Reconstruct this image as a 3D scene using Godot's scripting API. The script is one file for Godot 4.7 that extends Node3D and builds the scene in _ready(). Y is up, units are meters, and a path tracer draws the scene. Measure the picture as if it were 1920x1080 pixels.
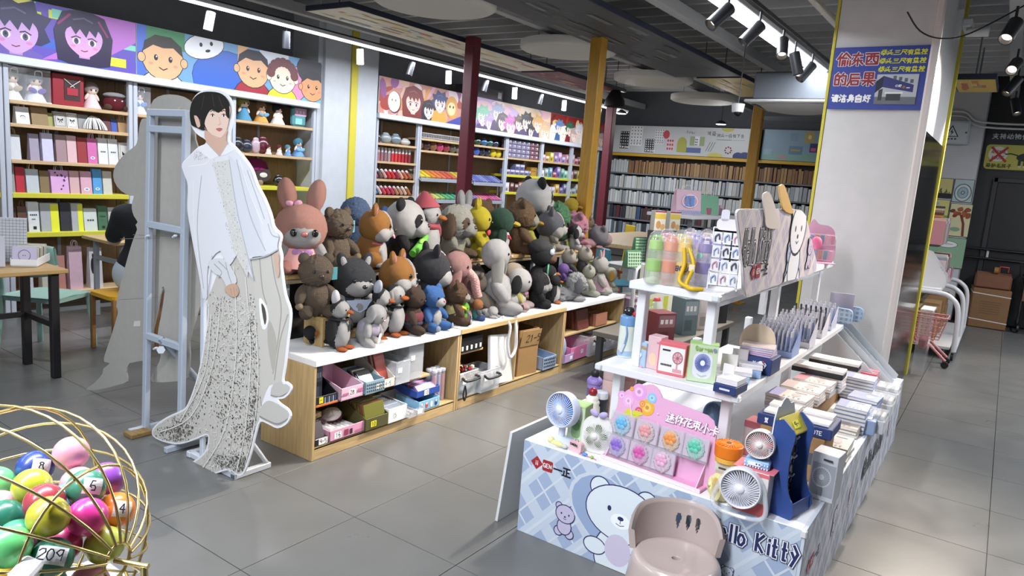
extends Node3D
# A shop floor: X runs along the left wall into the distance, Z towards the viewer, Y up; metres.
const FL:=1335.43
const CAM:=Vector3(0,1.607,0)
var RB:Basis
var mats:={}
var meshes:={}
var tex:={}
var rng:=RandomNumberGenerator.new()
# ---------- measuring: where a line of sight meets a plane of the room ----------
func ray(px:float,py:float)->Vector3:
	return RB*Vector3((px-960.0)/FL,-(py-540.0)/FL,-1.0)
func oy(px:float,py:float,h:float)->Vector3:
	var d:=ray(px,py);return CAM+d*((h-CAM.y)/d.y)
func ox(px:float,py:float,x:float)->Vector3:
	var d:=ray(px,py);return CAM+d*(x/d.x)
func oz(px:float,py:float,z:float)->Vector3:
	var d:=ray(px,py);return CAM+d*(z/d.z)
func span(p:Vector3,px:float)->float:
	return px*(RB.inverse()*(p-CAM)).z/-FL
# ---------- materials ----------
func noise_tex(key:String,type:int,freq:float,lo:float,hi:float,size:=256,oct:=3)->Texture2D:
	if tex.has(key):return tex[key]
	var n:=FastNoiseLite.new();n.noise_type=type;n.frequency=freq;n.fractal_octaves=oct;n.seed=7
	if type==FastNoiseLite.TYPE_CELLULAR:n.cellular_return_type=FastNoiseLite.RETURN_DISTANCE
	var t:=NoiseTexture2D.new();t.width=size;t.height=size;t.seamless=true;t.noise=n
	var g:=Gradient.new();g.set_color(0,Color(lo,lo,lo));g.set_color(1,Color(hi,hi,hi));t.color_ramp=g
	tex[key]=t
	return t
func mt(hex:String,rough:=0.6,kind:="")->StandardMaterial3D:
	var key:=hex+str(rough)+kind
	if mats.has(key):return mats[key]
	var m:=StandardMaterial3D.new();m.albedo_color=Color(hex);m.roughness=rough;m.resource_name=kind+hex
	match kind:
		"fur","curl":
			m.albedo_color=Color(minf(m.albedo_color.r*1.16+0.01,0.93),minf(m.albedo_color.g*1.16+0.01,0.93),minf(m.albedo_color.b*1.16+0.01,0.93))
			m.uv1_triplanar=true
			m.uv1_scale=Vector3.ONE*(4.0 if kind=="fur" else 2.6)
			m.albedo_texture=noise_tex("furc",FastNoiseLite.TYPE_SIMPLEX,0.045,0.86,1.0) if kind=="fur" else noise_tex("curlc",FastNoiseLite.TYPE_CELLULAR,0.055,0.62,1.0)
			m.heightmap_enabled=true;m.heightmap_scale=1.6 if kind=="fur" else 4.0
			m.heightmap_texture=noise_tex("furh",FastNoiseLite.TYPE_SIMPLEX,0.09,0.0,1.0) if kind=="fur" else noise_tex("curlh",FastNoiseLite.TYPE_CELLULAR,0.055,0.0,1.0)
			m.rim_enabled=true;m.rim=0.35;m.rim_tint=0.7
		"wood","woodv":
			m.uv1_triplanar=true
			m.uv1_scale=Vector3(0.5,7,7) if kind=="wood" else Vector3(7,0.5,7)
			m.albedo_texture=noise_tex("grain",FastNoiseLite.TYPE_SIMPLEX,0.012,0.86,1.0,512,4)
		"wall":
			m.uv1_triplanar=true;m.uv1_world_triplanar=true;m.uv1_scale=Vector3.ONE*0.7
			m.albedo_texture=noise_tex("smear",FastNoiseLite.TYPE_PERLIN,0.02,0.96,1.0,512,4)
		"tile":
			m.uv1_triplanar=true;m.uv1_world_triplanar=true;m.uv1_scale=Vector3.ONE*0.45
			m.albedo_texture=noise_tex("cloud",FastNoiseLite.TYPE_PERLIN,0.02,0.95,1.0,512,3)
			m.roughness_texture=noise_tex("cloudr",FastNoiseLite.TYPE_SIMPLEX,0.02,0.75,1.0,256,4)
		"cloth":
			m.uv1_triplanar=true;m.uv1_scale=Vector3.ONE*9.0
			m.heightmap_enabled=true;m.heightmap_scale=0.15;m.heightmap_texture=noise_tex("furh",FastNoiseLite.TYPE_SIMPLEX,0.09,0.0,1.0)
			m.rim_enabled=true;m.rim=0.15;m.rim_tint=0.5
		"card":
			m.uv1_triplanar=true;m.uv1_world_triplanar=true;m.uv1_scale=Vector3.ONE*2.0
			m.albedo_texture=noise_tex("smear",FastNoiseLite.TYPE_PERLIN,0.02,0.96,1.0,512,4)
		"metal":
			m.metallic=1.0
		"coat":
			m.clearcoat_enabled=true;m.clearcoat=0.5;m.clearcoat_roughness=0.15
		"glow":
			m.emission_enabled=true;m.emission=Color(hex);m.emission_energy_multiplier=rough;m.roughness=0.5
		"film":
			m.transparency=BaseMaterial3D.TRANSPARENCY_ALPHA;m.albedo_color.a=0.16;m.metallic_specular=0.5
		"clear":
			m.transparency=BaseMaterial3D.TRANSPARENCY_ALPHA;m.albedo_color.a=0.3
		"leafy":
			m.backlight_enabled=true;m.backlight=Color(hex).darkened(0.5)
		"ink":
			m.vertex_color_use_as_albedo=true
	mats[key]=m
	return m
# ---------- mesh building ----------
class MB:
	var v:=PackedVector3Array()
	var n:=PackedVector3Array()
	var c:=PackedColorArray()
	var col:=Color.WHITE
	func tri(a:Vector3,b:Vector3,d:Vector3,na:Vector3,nb:Vector3,nd:Vector3)->void:
		if (b-a).cross(d-a).dot(na+nb+nd)>0.0:
			var s:=b;b=d;d=s
			s=nb;nb=nd;nd=s
		v.append(a);v.append(b);v.append(d);n.append(na);n.append(nb);n.append(nd)
		c.append(col);c.append(col);c.append(col)
	func flat(a:Vector3,b:Vector3,d:Vector3,out:Vector3)->void:
		var k:=(b-a).cross(d-a).normalized()
		if k.dot(out)<0:k=-k
		tri(a,b,d,k,k,k)
	func quad(a:Vector3,b:Vector3,d:Vector3,e:Vector3,out:Vector3)->void:
		flat(a,b,d,out);flat(a,d,e,out)
	# a box with chamfered edges
	func box(at:Vector3,size:Vector3,b:=0.003,turn:=Basis.IDENTITY)->void:
		var h:=size/2.0
		b=minf(b,minf(h.x,minf(h.y,h.z))*0.9)
		var ax:=[Vector3.RIGHT,Vector3.UP,Vector3.BACK]
		for i in 3:
			for s in [-1.0,1.0]:
				var w:Vector3=ax[i]*s;var p:Vector3=ax[(i+1)%3];var q:Vector3=ax[(i+2)%3]
				var o:=w*h[i];var pu:=p*(h[(i+1)%3]-b);var qu:=q*(h[(i+2)%3]-b)
				quad(at+turn*(o+pu+qu),at+turn*(o-pu+qu),at+turn*(o-pu-qu),at+turn*(o+pu-qu),turn*w)
				if b>0.0:
					var j:=(i+1)%3
					for r in [-1.0,1.0]:
						var e:Vector3=ax[j]*r
						var k:=(i+2)%3
						var run:Vector3=ax[k]*(h[k]-b)
						var e1:=w*h[i]+e*(h[j]-b);var e2:=w*(h[i]-b)+e*h[j]
						quad(at+turn*(e1+run),at+turn*(e1-run),at+turn*(e2-run),at+turn*(e2+run),turn*(w+e))
		if b>0.0:
			for x in [-1.0,1.0]:
				for y in [-1.0,1.0]:
					for z in [-1.0,1.0]:
						flat(at+turn*Vector3(x*h.x,y*(h.y-b),z*(h.z-b)),at+turn*Vector3(x*(h.x-b),y*h.y,z*(h.z-b)),at+turn*Vector3(x*(h.x-b),y*(h.y-b),z*h.z),turn*Vector3(x,y,z))
	# a surface through rows of points; smooth within, outward from the middle (or from a line when 'inside' is given)
	func grid(rows:Array,close:=true,flip:=false,wrap_rows:=false)->void:
		var R:=rows.size();var C:int=rows[0].size()
		var nn:=[]
		for i in R:
			var z:=PackedVector3Array();z.resize(C);nn.append(z)
		var last:=R if wrap_rows else R-1
		var cc:=C if close else C-1
		for i in last:
			var i2:=(i+1)%R
			for j in cc:
				var j2:=(j+1)%C
				var k:Vector3=(rows[i2][j2]-rows[i][j]).cross(rows[i2][j]-rows[i][j2])
				nn[i][j]+=k;nn[i2][j]+=k;nn[i][j2]+=k;nn[i2][j2]+=k
		var sg:=-1.0 if flip else 1.0
		for i in R:
			for j in C:nn[i][j]=(nn[i][j]*sg).normalized() if nn[i][j].length()>1e-12 else Vector3.UP
		for i in last:
			var i2:=(i+1)%R
			for j in cc:
				var j2:=(j+1)%C
				tri(rows[i][j],rows[i2][j],rows[i2][j2],nn[i][j],nn[i2][j],nn[i2][j2])
				tri(rows[i][j],rows[i2][j2],rows[i][j2],nn[i][j],nn[i2][j2],nn[i][j2])
	# profile of (radius, height) turned about Y
	func lathe(prof:Array,seg:=24,at:=Vector3.ZERO,turn:=Basis.IDENTITY)->void:
		var rows:=[]
		for p in prof:
			var row:=PackedVector3Array()
			for j in seg:
				var a:=TAU*j/seg
				row.append(at+turn*Vector3(p.x*cos(a),p.y,p.x*sin(a)))
			rows.append(row)
		# split where a point repeats, so that edges stay sharp
		var run:=[rows[0]]
		for i in range(1,rows.size()):
			if prof[i].is_equal_approx(prof[i-1]):
				if run.size()>1:grid(run)
				run=[]
			run.append(rows[i])
		if run.size()>1:grid(run)
	func tube(pts:Array,r:float,seg:=6,closed:=false,caps:=true)->void:
		var rows:=[]
		var N:=pts.size()
		var up:=Vector3.UP
		for i in N:
			var d:Vector3
			if closed:d=(pts[(i+1)%N]-pts[(i+N-1)%N]).normalized()
			else:d=(pts[mini(i+1,N-1)]-pts[maxi(i-1,0)]).normalized()
			if i==0 and absf(d.dot(up))>0.9:up=Vector3.RIGHT
			var s:=d.cross(up)
			if s.length()<1e-5:s=d.cross(Vector3.BACK)
			s=s.normalized();up=s.cross(d).normalized()
			var row:=PackedVector3Array()
			for j in seg:
				var a:=TAU*j/seg
				row.append(pts[i]+(s*cos(a)+up*sin(a))*r)
			rows.append(row)
		grid(rows,true,true,closed)
		if caps and not closed:
			for e in [0,N-1]:
				var o:Vector3=(pts[e]-pts[1 if e==0 else N-2])
				for j in range(1,seg-1):flat(rows[e][0],rows[e][j],rows[e][j+1],o)
	# a flat outline in XY pushed out along Z from z0 to z1
	func prism(poly:PackedVector2Array,z0:float,z1:float,at:=Transform3D.IDENTITY)->void:
		var ix:=Geometry2D.triangulate_polygon(poly)
		for i in range(0,ix.size(),3):
			for z in [z0,z1]:
				flat(at*Vector3(poly[ix[i]].x,poly[ix[i]].y,z),at*Vector3(poly[ix[i+1]].x,poly[ix[i+1]].y,z),at*Vector3(poly[ix[i+2]].x,poly[ix[i+2]].y,z),at.basis*Vector3(0,0,1 if z==maxf(z0,z1) else -1))
		var cw:=Geometry2D.is_polygon_clockwise(poly)
		for i in poly.size():
			var a:=poly[i];var b:=poly[(i+1)%poly.size()]
			var o:=Vector3(b.y-a.y,a.x-b.x,0)*(-1.0 if cw else 1.0)
			quad(at*Vector3(a.x,a.y,z0),at*Vector3(b.x,b.y,z0),at*Vector3(b.x,b.y,z1),at*Vector3(a.x,a.y,z1),at.basis*o)
	func mesh()->ArrayMesh:
		var a:=[];a.resize(Mesh.ARRAY_MAX)
		a[Mesh.ARRAY_VERTEX]=v;a[Mesh.ARRAY_NORMAL]=n;a[Mesh.ARRAY_COLOR]=c
		var m:=ArrayMesh.new()
		m.add_surface_from_arrays(Mesh.PRIMITIVE_TRIANGLES,a)
		return m
# flat print: coloured shapes laid one over the other, in metres from the lower left corner
class Ink:
	var items:=[]
	var clip:=PackedVector2Array()
	func poly(p:PackedVector2Array,c)->void:
		if not clip.is_empty():
			for q in Geometry2D.intersect_polygons(p,clip):items.append([q,Color(c)])
		else:items.append([p,Color(c)])
	func rect(x:float,y:float,w:float,h:float,c)->void:
		poly(PackedVector2Array([Vector2(x,y),Vector2(x+w,y),Vector2(x+w,y+h),Vector2(x,y+h)]),c)
	func oval(x:float,y:float,rx:float,ry:float,c,turn:=0.0,seg:=20)->void:
		var p:=PackedVector2Array()
		for i in seg:p.append(Vector2(x,y)+Vector2(rx*cos(TAU*i/seg),ry*sin(TAU*i/seg)).rotated(turn))
		poly(p,c)
	func ring(x:float,y:float,rx:float,ry:float,w:float,c,turn:=0.0)->void:
		var p:=PackedVector2Array()
		for i in 25:p.append(Vector2(x,y)+Vector2(rx*cos(TAU*i/24),ry*sin(TAU*i/24)).rotated(turn))
		line(p,w,c)
	func line(p:PackedVector2Array,w:float,c)->void:
		for i in p.size()-1:
			var d:=(p[i+1]-p[i])
			if d.length()<1e-7:continue
			d=d.normalized();var s:=d.orthogonal()*w/2.0;var e:=d*w*0.3
			poly(PackedVector2Array([p[i]-s-e,p[i+1]-s+e,p[i+1]+s+e,p[i]+s-e]),c)
	func shape(list:Array,o:Vector2,s:float,c,turn:=0.0)->void:
		var p:=PackedVector2Array()
		for i in range(0,list.size(),2):p.append(o+(Vector2(list[i],list[i+1])*s).rotated(turn))
		poly(p,c)
	func mesh(step:=0.0002,deep:=0.006)->ArrayMesh:
		var b:=MB.new()
		step=minf(step,deep/maxf(1,items.size()))
		var z:=0.0004
		for it in items:
			z+=step
			b.col=it[1].srgb_to_linear()
			var p:PackedVector2Array=it[0]
			var ix:=Geometry2D.triangulate_polygon(p)
			for i in range(0,ix.size(),3):
				b.flat(Vector3(p[ix[i]].x,p[ix[i]].y,z),Vector3(p[ix[i+1]].x,p[ix[i+1]].y,z),Vector3(p[ix[i+2]].x,p[ix[i+2]].y,z),Vector3.BACK)
		return b.mesh() if b.v.size() else null
# ---------- objects ----------
func add(o:Node3D,called:String,parent:Node)->Node3D:
	o.name=called;parent.add_child(o,true);return o
func tag(o:Node3D,label:String,cat:String,group:="",kind:="")->Node3D:
	if label:o.set_meta("label",label)
	if cat:o.set_meta("category",cat)
	if group:o.set_meta("group",group)
	if kind:o.set_meta("kind",kind)
	return o
func numbered(called:String)->String:
	var k:=0;var s:=called
	while has_node(NodePath(s)):k+=1;s="%s_%03d"%[called,k]
	return s
var last_no:={}
func top(called:String)->String:
	if not last_no.has(called):last_no[called]=0;return called
	last_no[called]+=1;return "%s_%03d"%[called,last_no[called]]
func thing(called:String,label:String,cat:String,at:=Vector3.ZERO,yaw:=0.0,group:="")->Node3D:
	var o:=Node3D.new();add(o,top(called),self);o.position=at;o.rotation.y=yaw
	return tag(o,label,cat,group)
func put(parent:Node,called:String,mesh:Mesh,m:Material,at:=Vector3.ZERO,turn:=Basis.IDENTITY)->MeshInstance3D:
	var o:=MeshInstance3D.new();o.mesh=mesh;o.material_override=m
	add(o,top(called) if parent==self else called,parent)
	o.transform=Transform3D(turn,at);o.cast_shadow=GeometryInstance3D.SHADOW_CASTING_SETTING_ON
	return o
func obj(called:String,mesh:Mesh,m:Material,at:Vector3,label:String,cat:String,group:="",yaw:=0.0)->MeshInstance3D:
	var o:=put(self,called,mesh,m,at,Basis(Vector3.UP,yaw));tag(o,label,cat,group);return o
func struct(called:String,mesh:Mesh,m:Material,at:=Vector3.ZERO,turn:=Basis.IDENTITY,parent:Node=self)->MeshInstance3D:
	var o:=put(parent,called,mesh,m,at,turn)
	if parent==self:o.name=called;o.set_meta("kind","structure")
	return o
func ink_on(parent:Node,k:Ink,at:Vector3,turn:=Basis.IDENTITY,called:="print",rough:=0.55)->MeshInstance3D:
	var me:=k.mesh()
	return put(parent,called,me,mt("ffffff",rough,"ink"),at,turn) if me else null
func bx(w:float,h:float,d:float,b:=0.003)->ArrayMesh:
	var key:="b%.4f,%.4f,%.4f,%.4f"%[w,h,d,b]
	if not meshes.has(key):
		var m:=MB.new();m.box(Vector3.ZERO,Vector3(w,h,d),b);meshes[key]=m.mesh()
	return meshes[key]
func lat(key:String,prof:Array,seg:=24)->ArrayMesh:
	if not meshes.has(key):
		var m:=MB.new();m.lathe(prof,seg);meshes[key]=m.mesh()
	return meshes[key]
func cyl(r0:float,r1:float,h:float,seg:=20,b:=0.003)->ArrayMesh:
	b=minf(b,minf(h*0.4,maxf(r0,r1)*0.4))
	return lat("c%.4f,%.4f,%.4f,%d,%.4f"%[r0,r1,h,seg,b],[Vector2(0,0),Vector2(maxf(0,r0-b),0),Vector2(maxf(0,r0-b),0),Vector2(r0,b),Vector2(r0,b),Vector2(r1,h-b),Vector2(r1,h-b),Vector2(maxf(0,r1-b),h),Vector2(maxf(0,r1-b),h),Vector2(0,h)],seg)
func pipe(pts:Array,r:float,seg:=6,closed:=false)->ArrayMesh:
	var m:=MB.new();m.tube(pts,r,seg,closed);return m.mesh()
func slab(poly:PackedVector2Array,z0:float,z1:float)->ArrayMesh:
	var m:=MB.new();m.prism(poly,z0,z1);return m.mesh()
func ball(kind:String)->ArrayMesh:
	if meshes.has("ball"+kind):return meshes["ball"+kind]
	var seg:=20;var rr:=13;var amp:=0.0;var fr:=1.0
	if kind=="fur":seg=48;rr=30;amp=0.045;fr=8.0
	if kind=="curl":seg=64;rr=42;amp=0.1;fr=8.0
	if kind=="shag":seg=60;rr=40;amp=0.22;fr=4.5
	var nz:=FastNoiseLite.new();nz.seed=3;nz.frequency=fr*0.5;nz.fractal_octaves=2
	var rows:=[]
	for i in rr+1:
		var t:=PI*i/rr;var row:=PackedVector3Array()
		for j in seg:
			var a:=TAU*j/seg
			var p:=Vector3(sin(t)*cos(a),cos(t),sin(t)*sin(a))
			row.append(p*(1.0+amp*nz.get_noise_3dv(p*2.0)))
		rows.append(row)
	var m:=MB.new();m.grid(rows,true,true);meshes["ball"+kind]=m.mesh()
	return meshes["ball"+kind]
func egg(parent:Node,called:String,c:Vector3,r:Vector3,m:Material,kind:="",rot:=Vector3.ZERO)->MeshInstance3D:
	return put(parent,called,ball(kind),m,c,Basis.from_euler(rot)*Basis.from_scale(r))
func V(x: float, y: float, z: float) -> Vector3: return Vector3(x, y, z)
func BR(a: float) -> Basis: return Basis(Vector3.RIGHT, a)
func BU(a: float) -> Basis: return Basis(Vector3.UP, a)
func BB(a: float) -> Basis: return Basis(Vector3.BACK, a)
const V0 := Vector3.ZERO
func P2(list:Array)->PackedVector2Array:
	var p:=PackedVector2Array()
	for i in range(0,list.size(),2):p.append(Vector2(list[i],list[i+1]))
	return p
func smooth2(p:PackedVector2Array,closed:=true,sub:=4)->PackedVector2Array:
	var q:=PackedVector2Array();var N:=p.size()
	for i in (N if closed else N-1):
		var a:=p[(i+N-1)%N] if closed else p[maxi(i-1,0)]
		var b:=p[i];var c:=p[(i+1)%N]
		var d:=p[(i+2)%N] if closed else p[mini(i+2,N-1)]
		for k in sub:q.append(b.cubic_interpolate(c,a,d,float(k)/sub))
	if not closed:q.append(p[N-1])
	return q
func smooth3(p:Array,closed:=false,sub:=5)->Array:
	var q:=[];var N:=p.size()
	for i in (N if closed else N-1):
		var a:Vector3=p[(i+N-1)%N] if closed else p[maxi(i-1,0)]
		var b:Vector3=p[i];var c:Vector3=p[(i+1)%N]
		var d:Vector3=p[(i+2)%N] if closed else p[mini(i+2,N-1)]
		for k in sub:q.append(b.cubic_interpolate(c,a,d,float(k)/sub))
	if not closed:q.append(p[N-1])
	return q
func roundrect(x:float,y:float,w:float,h:float,r:float,seg:=5)->PackedVector2Array:
	var p:=PackedVector2Array()
	for k in 4:
		var c:=Vector2(x+(w-r if k in [0,3] else r),y+(h-r if k in [0,1] else r))
		for i in seg+1:p.append(c+Vector2.from_angle(PI/2*k+PI/2*i/seg)*r)
	return p
# ---------- lettering ----------
const HAN:={
	"一":"05a5","正":"1191 5159 5585 2429 09a9","偷":"3005 232a 6034 60a4 4474 464a 4666 666a 4868 8689 a6aa",
	"东":"1282 5026 2686 545a 3719 7799","西":"0191 1319 1393 9399 1999 4145 4527 6166 6688","的":"3012 1219 1242 4249 1949 1545 7053 6292 9299 9979 6577",
	"后":"8121 2126 260a 2494 3639 3686 8689 3989","果":"2080 2024 8084 2484 2282 505a 06a6 4619 5699","请":"1021 0424 2429 2937 6064 4191 4292 3494 464a 4686 868a 4787 4989",
	"洁":"1021 0314 0926 3292 6065 4585 474a 4787 878a 4a8a","身":"5031 3137 3171 717a 3373 3575 0797 941a","自":"5031 121a 1282 828a 1a8a 1585 1787","好":"2016 1649 4209 0343 5191 9173 737a 7a6a 4595",
	"举":"2032 5051 8062 03a3 3306 63a7 2676 1888 565a","头":"3142 1324 0696 6056 5609 6899","三":"1292 2585 09a9","尺":"2191 9194 2494 2125 2509 54a9","有":"0292 5106 343a 3484 848a 3686 3888",
	"监":"1114 3015 6043 5282 6374 2629 2686 8689 4649 6669 09a9","控":"0242 202a 0745 7071 4244 4292 9294 6445 7495 5686 7679 49a9","迷":"1021 0424 2428 280a 0aaa 4152 8172 4494 6068 6447 6497",
	"你":"3005 232a 6043 5292 9284 737a 5547 8597","花":"0191 3032 7072 4307 252a 6369 69a9 a9a7 9556","束":"0191 505a 2383 2326 8386 2686 4609 66a9","小":"505a 5a4a 2407 74a7","卡":"5055 5282 05a5 565a 6788",
	"支":"0292 5055 1585 850a 259a","持":"0242 202a 0745 5292 7074 4494 4696 868a 5769","动":"1141 0444 2408 0838 3648 5393 9399 9979 705a","物":"1003 0343 202a 0645 6044 5292 9299 9979 7247 8259",
	"保":"3005 232a 4181 4144 8184 4484 646a 3696 6639 66a9","护":"0242 202a 0745 7071 5393 9396 5696 534a","爱":"8011 2132 5152 8172 1494 1416 9496 2686 4609 4778 7849 4799","毛":"8021 1484 0797 4149 49a9 a9a7",
	"孩":"0141 4123 232a 0545 7071 5292 7245 4575 8549 6799","子":"2181 8153 535a 5a4a 0595","可":"0191 7179 2363 2326 6366 2666","公":"3006 70a6 5429 29 89 8799","安":"5051 1112 1191 9192 4017 1789 7318 0494","下":"0191 5159 5375","去":"1282 5055 0595 5529 2989 7799"}
func han(k:Ink,text:String,x:float,y:float,s:float,w:float,c,gap:=1.12,lean:=0.0)->void:
	var o:=0.0
	for ch in text:
		for st in HAN.get(ch,"0595").split(" "):
			var p:=PackedVector2Array()
			for i in range(0,st.length()-1,2):
				var gx:float=st.substr(i,1).hex_to_int()/10.0;var gy:float=1.0-st.substr(i+1,1).hex_to_int()/10.0
				p.append(Vector2(x+(o+gx+gy*lean)*s,y+gy*s))
			k.line(p,w,c)
		o+=gap
# Latin letters stroked the same way, for print
const ABC:={"A":"0a50 509a 2777","B":"000a 0070 7074 0575 7579 0a6a","C":"9230 3003 0307 073a 3a98","D":"000a 0050 5093 9397 975a 5a0a","E":"9000 000a 0a9a 0575","F":"9000 000a 0575","G":"9230 3003 0307 073a 3a9a 9a96 9656","H":"000a 909a 0595","I":"505a 2080 2a8a","K":"000a 9005 059a","L":"000a 0a9a","M":"0a00 0056 5690 909a","N":"0a00 009a 9a90","O":"3060 6093 9397 976a 6a3a 3a07 0703 0330","P":"000a 0070 7075 7505","R":"000a 0070 7075 7505 559a","S":"8131 3113 1314 1486 8688 885a 5a18","T":"0090 505a","U":"0007 073a 3a6a 6a97 9790","Y":"0055 9055 555a",
	"e":"0696 9674 7434 3416 1618 184a 4a89","l":"404a","o":"3464 6496 9698 986a 6a3a 3a18 1816 1634","i":"444a 4142","t":"404a 2474 4a7a","y":"1457 9430 942c","m":"040a 0634 34 5a 56 84 84 9a","p":"040c 0464 6486 8688 886a 6a0a","u":"0408 081a 1a6a 6a94 949a","n":"040a 0654 5476 767a","a":"2464 6486 868a 866 6 6628 2a8a","s":"8434 3416 1688 8a1a","c":"8434 3416 1618 183a 3a8a","r":"040a 0654 5465","b":"000a 0a6a 6a88 8664 6404",
	"0":"3060 6093 9397 976a 6a3a 3a07 0703 0330","1":"2250 505a","2":"0230 3080 8093 9309 0a9a","5":"9000 0004 0464 6497 977a 7a0a","6":"8030 3006 0637 3a8a 8a97 9775 7505","4":"6006 0696 606a","8":"3161 6182 8264 6434 3412 1231 3416 1618 182a 2a7a 7a88 8866 6664","9":"9040 4003 0366 6693 909a","$":"8131 3113 1486 8818 505a"}
func latin(k:Ink,text:String,x:float,y:float,s:float,w:float,c,gap:=1.25,tilt:=0.0,wide:=0.62)->void:
	var o:=0.0
	for ch in text:
		if ch!=" ":
			for st in ABC.get(ch,"0595").split(" "):
				var p:=PackedVector2Array()
				for i in range(0,st.length()-1,2):
					var q:Vector2=Vector2(o+st.substr(i,1).hex_to_int()/10.0*wide*s,(1.0-st.substr(i+1,1).hex_to_int()/10.0)*s)
					p.append(Vector2(x,y)+q.rotated(tilt))
				k.line(p,w,c)
		o+=s*wide*gap*(0.55 if ch in "il" else 1.0)
func rod_lamp(p:Vector3,aim:Vector3,hex:String,group:String,label:String,power:float,s:=1.0)->void:
	var t:=thing("track_spotlight",label,"spotlight",p,0,group)
	var d:=aim.normalized()
	var b:=Basis(Quaternion(Vector3.DOWN,d))
	put(t,"stem",pipe([V(0,0.1,0)*s,V(0,0.0,0)],0.008*s),mt("222226",0.5),V0)
	var body:=put(t,"barrel",lat("barrel%.2f"%s,[Vector2(0,0.02)*s,Vector2(0.036,0.02)*s,Vector2(0.036,0.02)*s,Vector2(0.04,0.015)*s,Vector2(0.04,-0.15)*s,Vector2(0.04,-0.15)*s,Vector2(0.034,-0.15)*s,Vector2(0.034,-0.15)*s,Vector2(0.03,-0.12)*s],20),mt(hex,0.4),V0,b)
	put(t,"lens",cyl(0.03*s,0.03*s,0.006,16),mt("fff1dc",1.5 if power>0 else 0.4,"glow"),d*0.118*s,b)
	if power>0:
		var l:=SpotLight3D.new();l.name="beam";l.light_energy=power;l.light_color=Color("fff0e0");l.spot_angle=34;l.spot_angle_attenuation=0.7;l.spot_range=12;l.spot_attenuation=2;l.light_size=0.04;l.shadow_enabled=true
		t.add_child(l,true);l.position=d*0.17*s;l.basis=Basis.looking_at(d,Vector3.RIGHT)
func strip(called:String,a:Vector3,b:Vector3,wide:float,power:float,label:String)->void:
	var t:=thing(called,label,"strip light",(a+b)/2,0)
	var L:=(b-a).length()
	put(t,"housing",bx(L,0.035,wide+0.03,0.004),mt("c9ccd0",0.4),V(0,0.02,0))
	put(t,"diffuser",bx(L-0.01,0.02,wide,0.006),mt("f4f8ff",2.2,"glow"),V(0,-0.003,0))
	var l:=AreaLight3D.new();l.name="strip_glow";l.area_size=Vector2(L-0.05,wide);l.light_energy=power;l.light_color=Color("f1f5ff");l.shadow_enabled=true;l.area_range=16;l.area_attenuation=2
	t.add_child(l,true);l.position=V(0,-0.02,0);l.basis=BR(-PI/2)
func _ready()->void:
	# ---- camera ----
	var yaw:=deg_to_rad(34.264);var pit:=deg_to_rad(9.144);var rol:=deg_to_rad(4.4057)
	var fw:=V(cos(yaw)*cos(pit),-sin(pit),-sin(yaw)*cos(pit))
	var rt:=V(sin(yaw),0,cos(yaw));var uu:=rt.cross(fw)
	RB=Basis(rt*cos(rol)+uu*sin(rol),uu*cos(rol)-rt*sin(rol),-fw)
	var cam:=Camera3D.new();cam.name="camera";cam.fov=44.033;cam.near=0.05;cam.far=60;add_child(cam)
	cam.transform=Transform3D(RB,CAM);cam.current=true
	# ---- light ----
	var we:=WorldEnvironment.new();we.name="surroundings";var en:=Environment.new()
	en.background_mode=Environment.BG_COLOR;en.background_color=Color("1a1c20");en.tonemap_mode=Environment.TONE_MAPPER_LINEAR;en.tonemap_exposure=1.75
	en.sdfgi_enabled=true;en.ssao_enabled=true;en.ssil_enabled=true
	we.environment=en;add_child(we)
	rng.seed=11
	strip("strip_light",V(2.2,2.89,-6.2),V(12.45,2.89,-6.2),0.075,18.0,"long thin white LED strip light running above the wall shelves")
	strip("strip_light",V(3.6,2.9,-1.86),V(8.6,2.9,-1.86),0.16,6.0,"wide bright white LED strip light above the tiered display beside black spotlights")
	strip("strip_light",V(-1.9,2.9,-1.2),V(1.6,2.9,-1.2),0.16,13.0,"wide white LED strip light behind the viewer over the prize cage")
	strip("strip_light",V(-1.9,2.9,-3.7),V(1.1,2.9,-3.7),0.16,3.5,"second wide white LED strip light behind the viewer, on the shelf side")
	strip("strip_light",V(4.5,2.9,1.6),V(10.5,2.9,1.6),0.16,13.0,"wide white LED strip light over the right-hand aisle")
	setting()
	ceiling_things()
	left_wall()
	back_wall()
	cutouts()
	seating()
	plush_cabinets()
	plush_lower()
	plush_upper()
	display_stand()
	display_goods()
	right_corridor()
	prize_cage()
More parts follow.
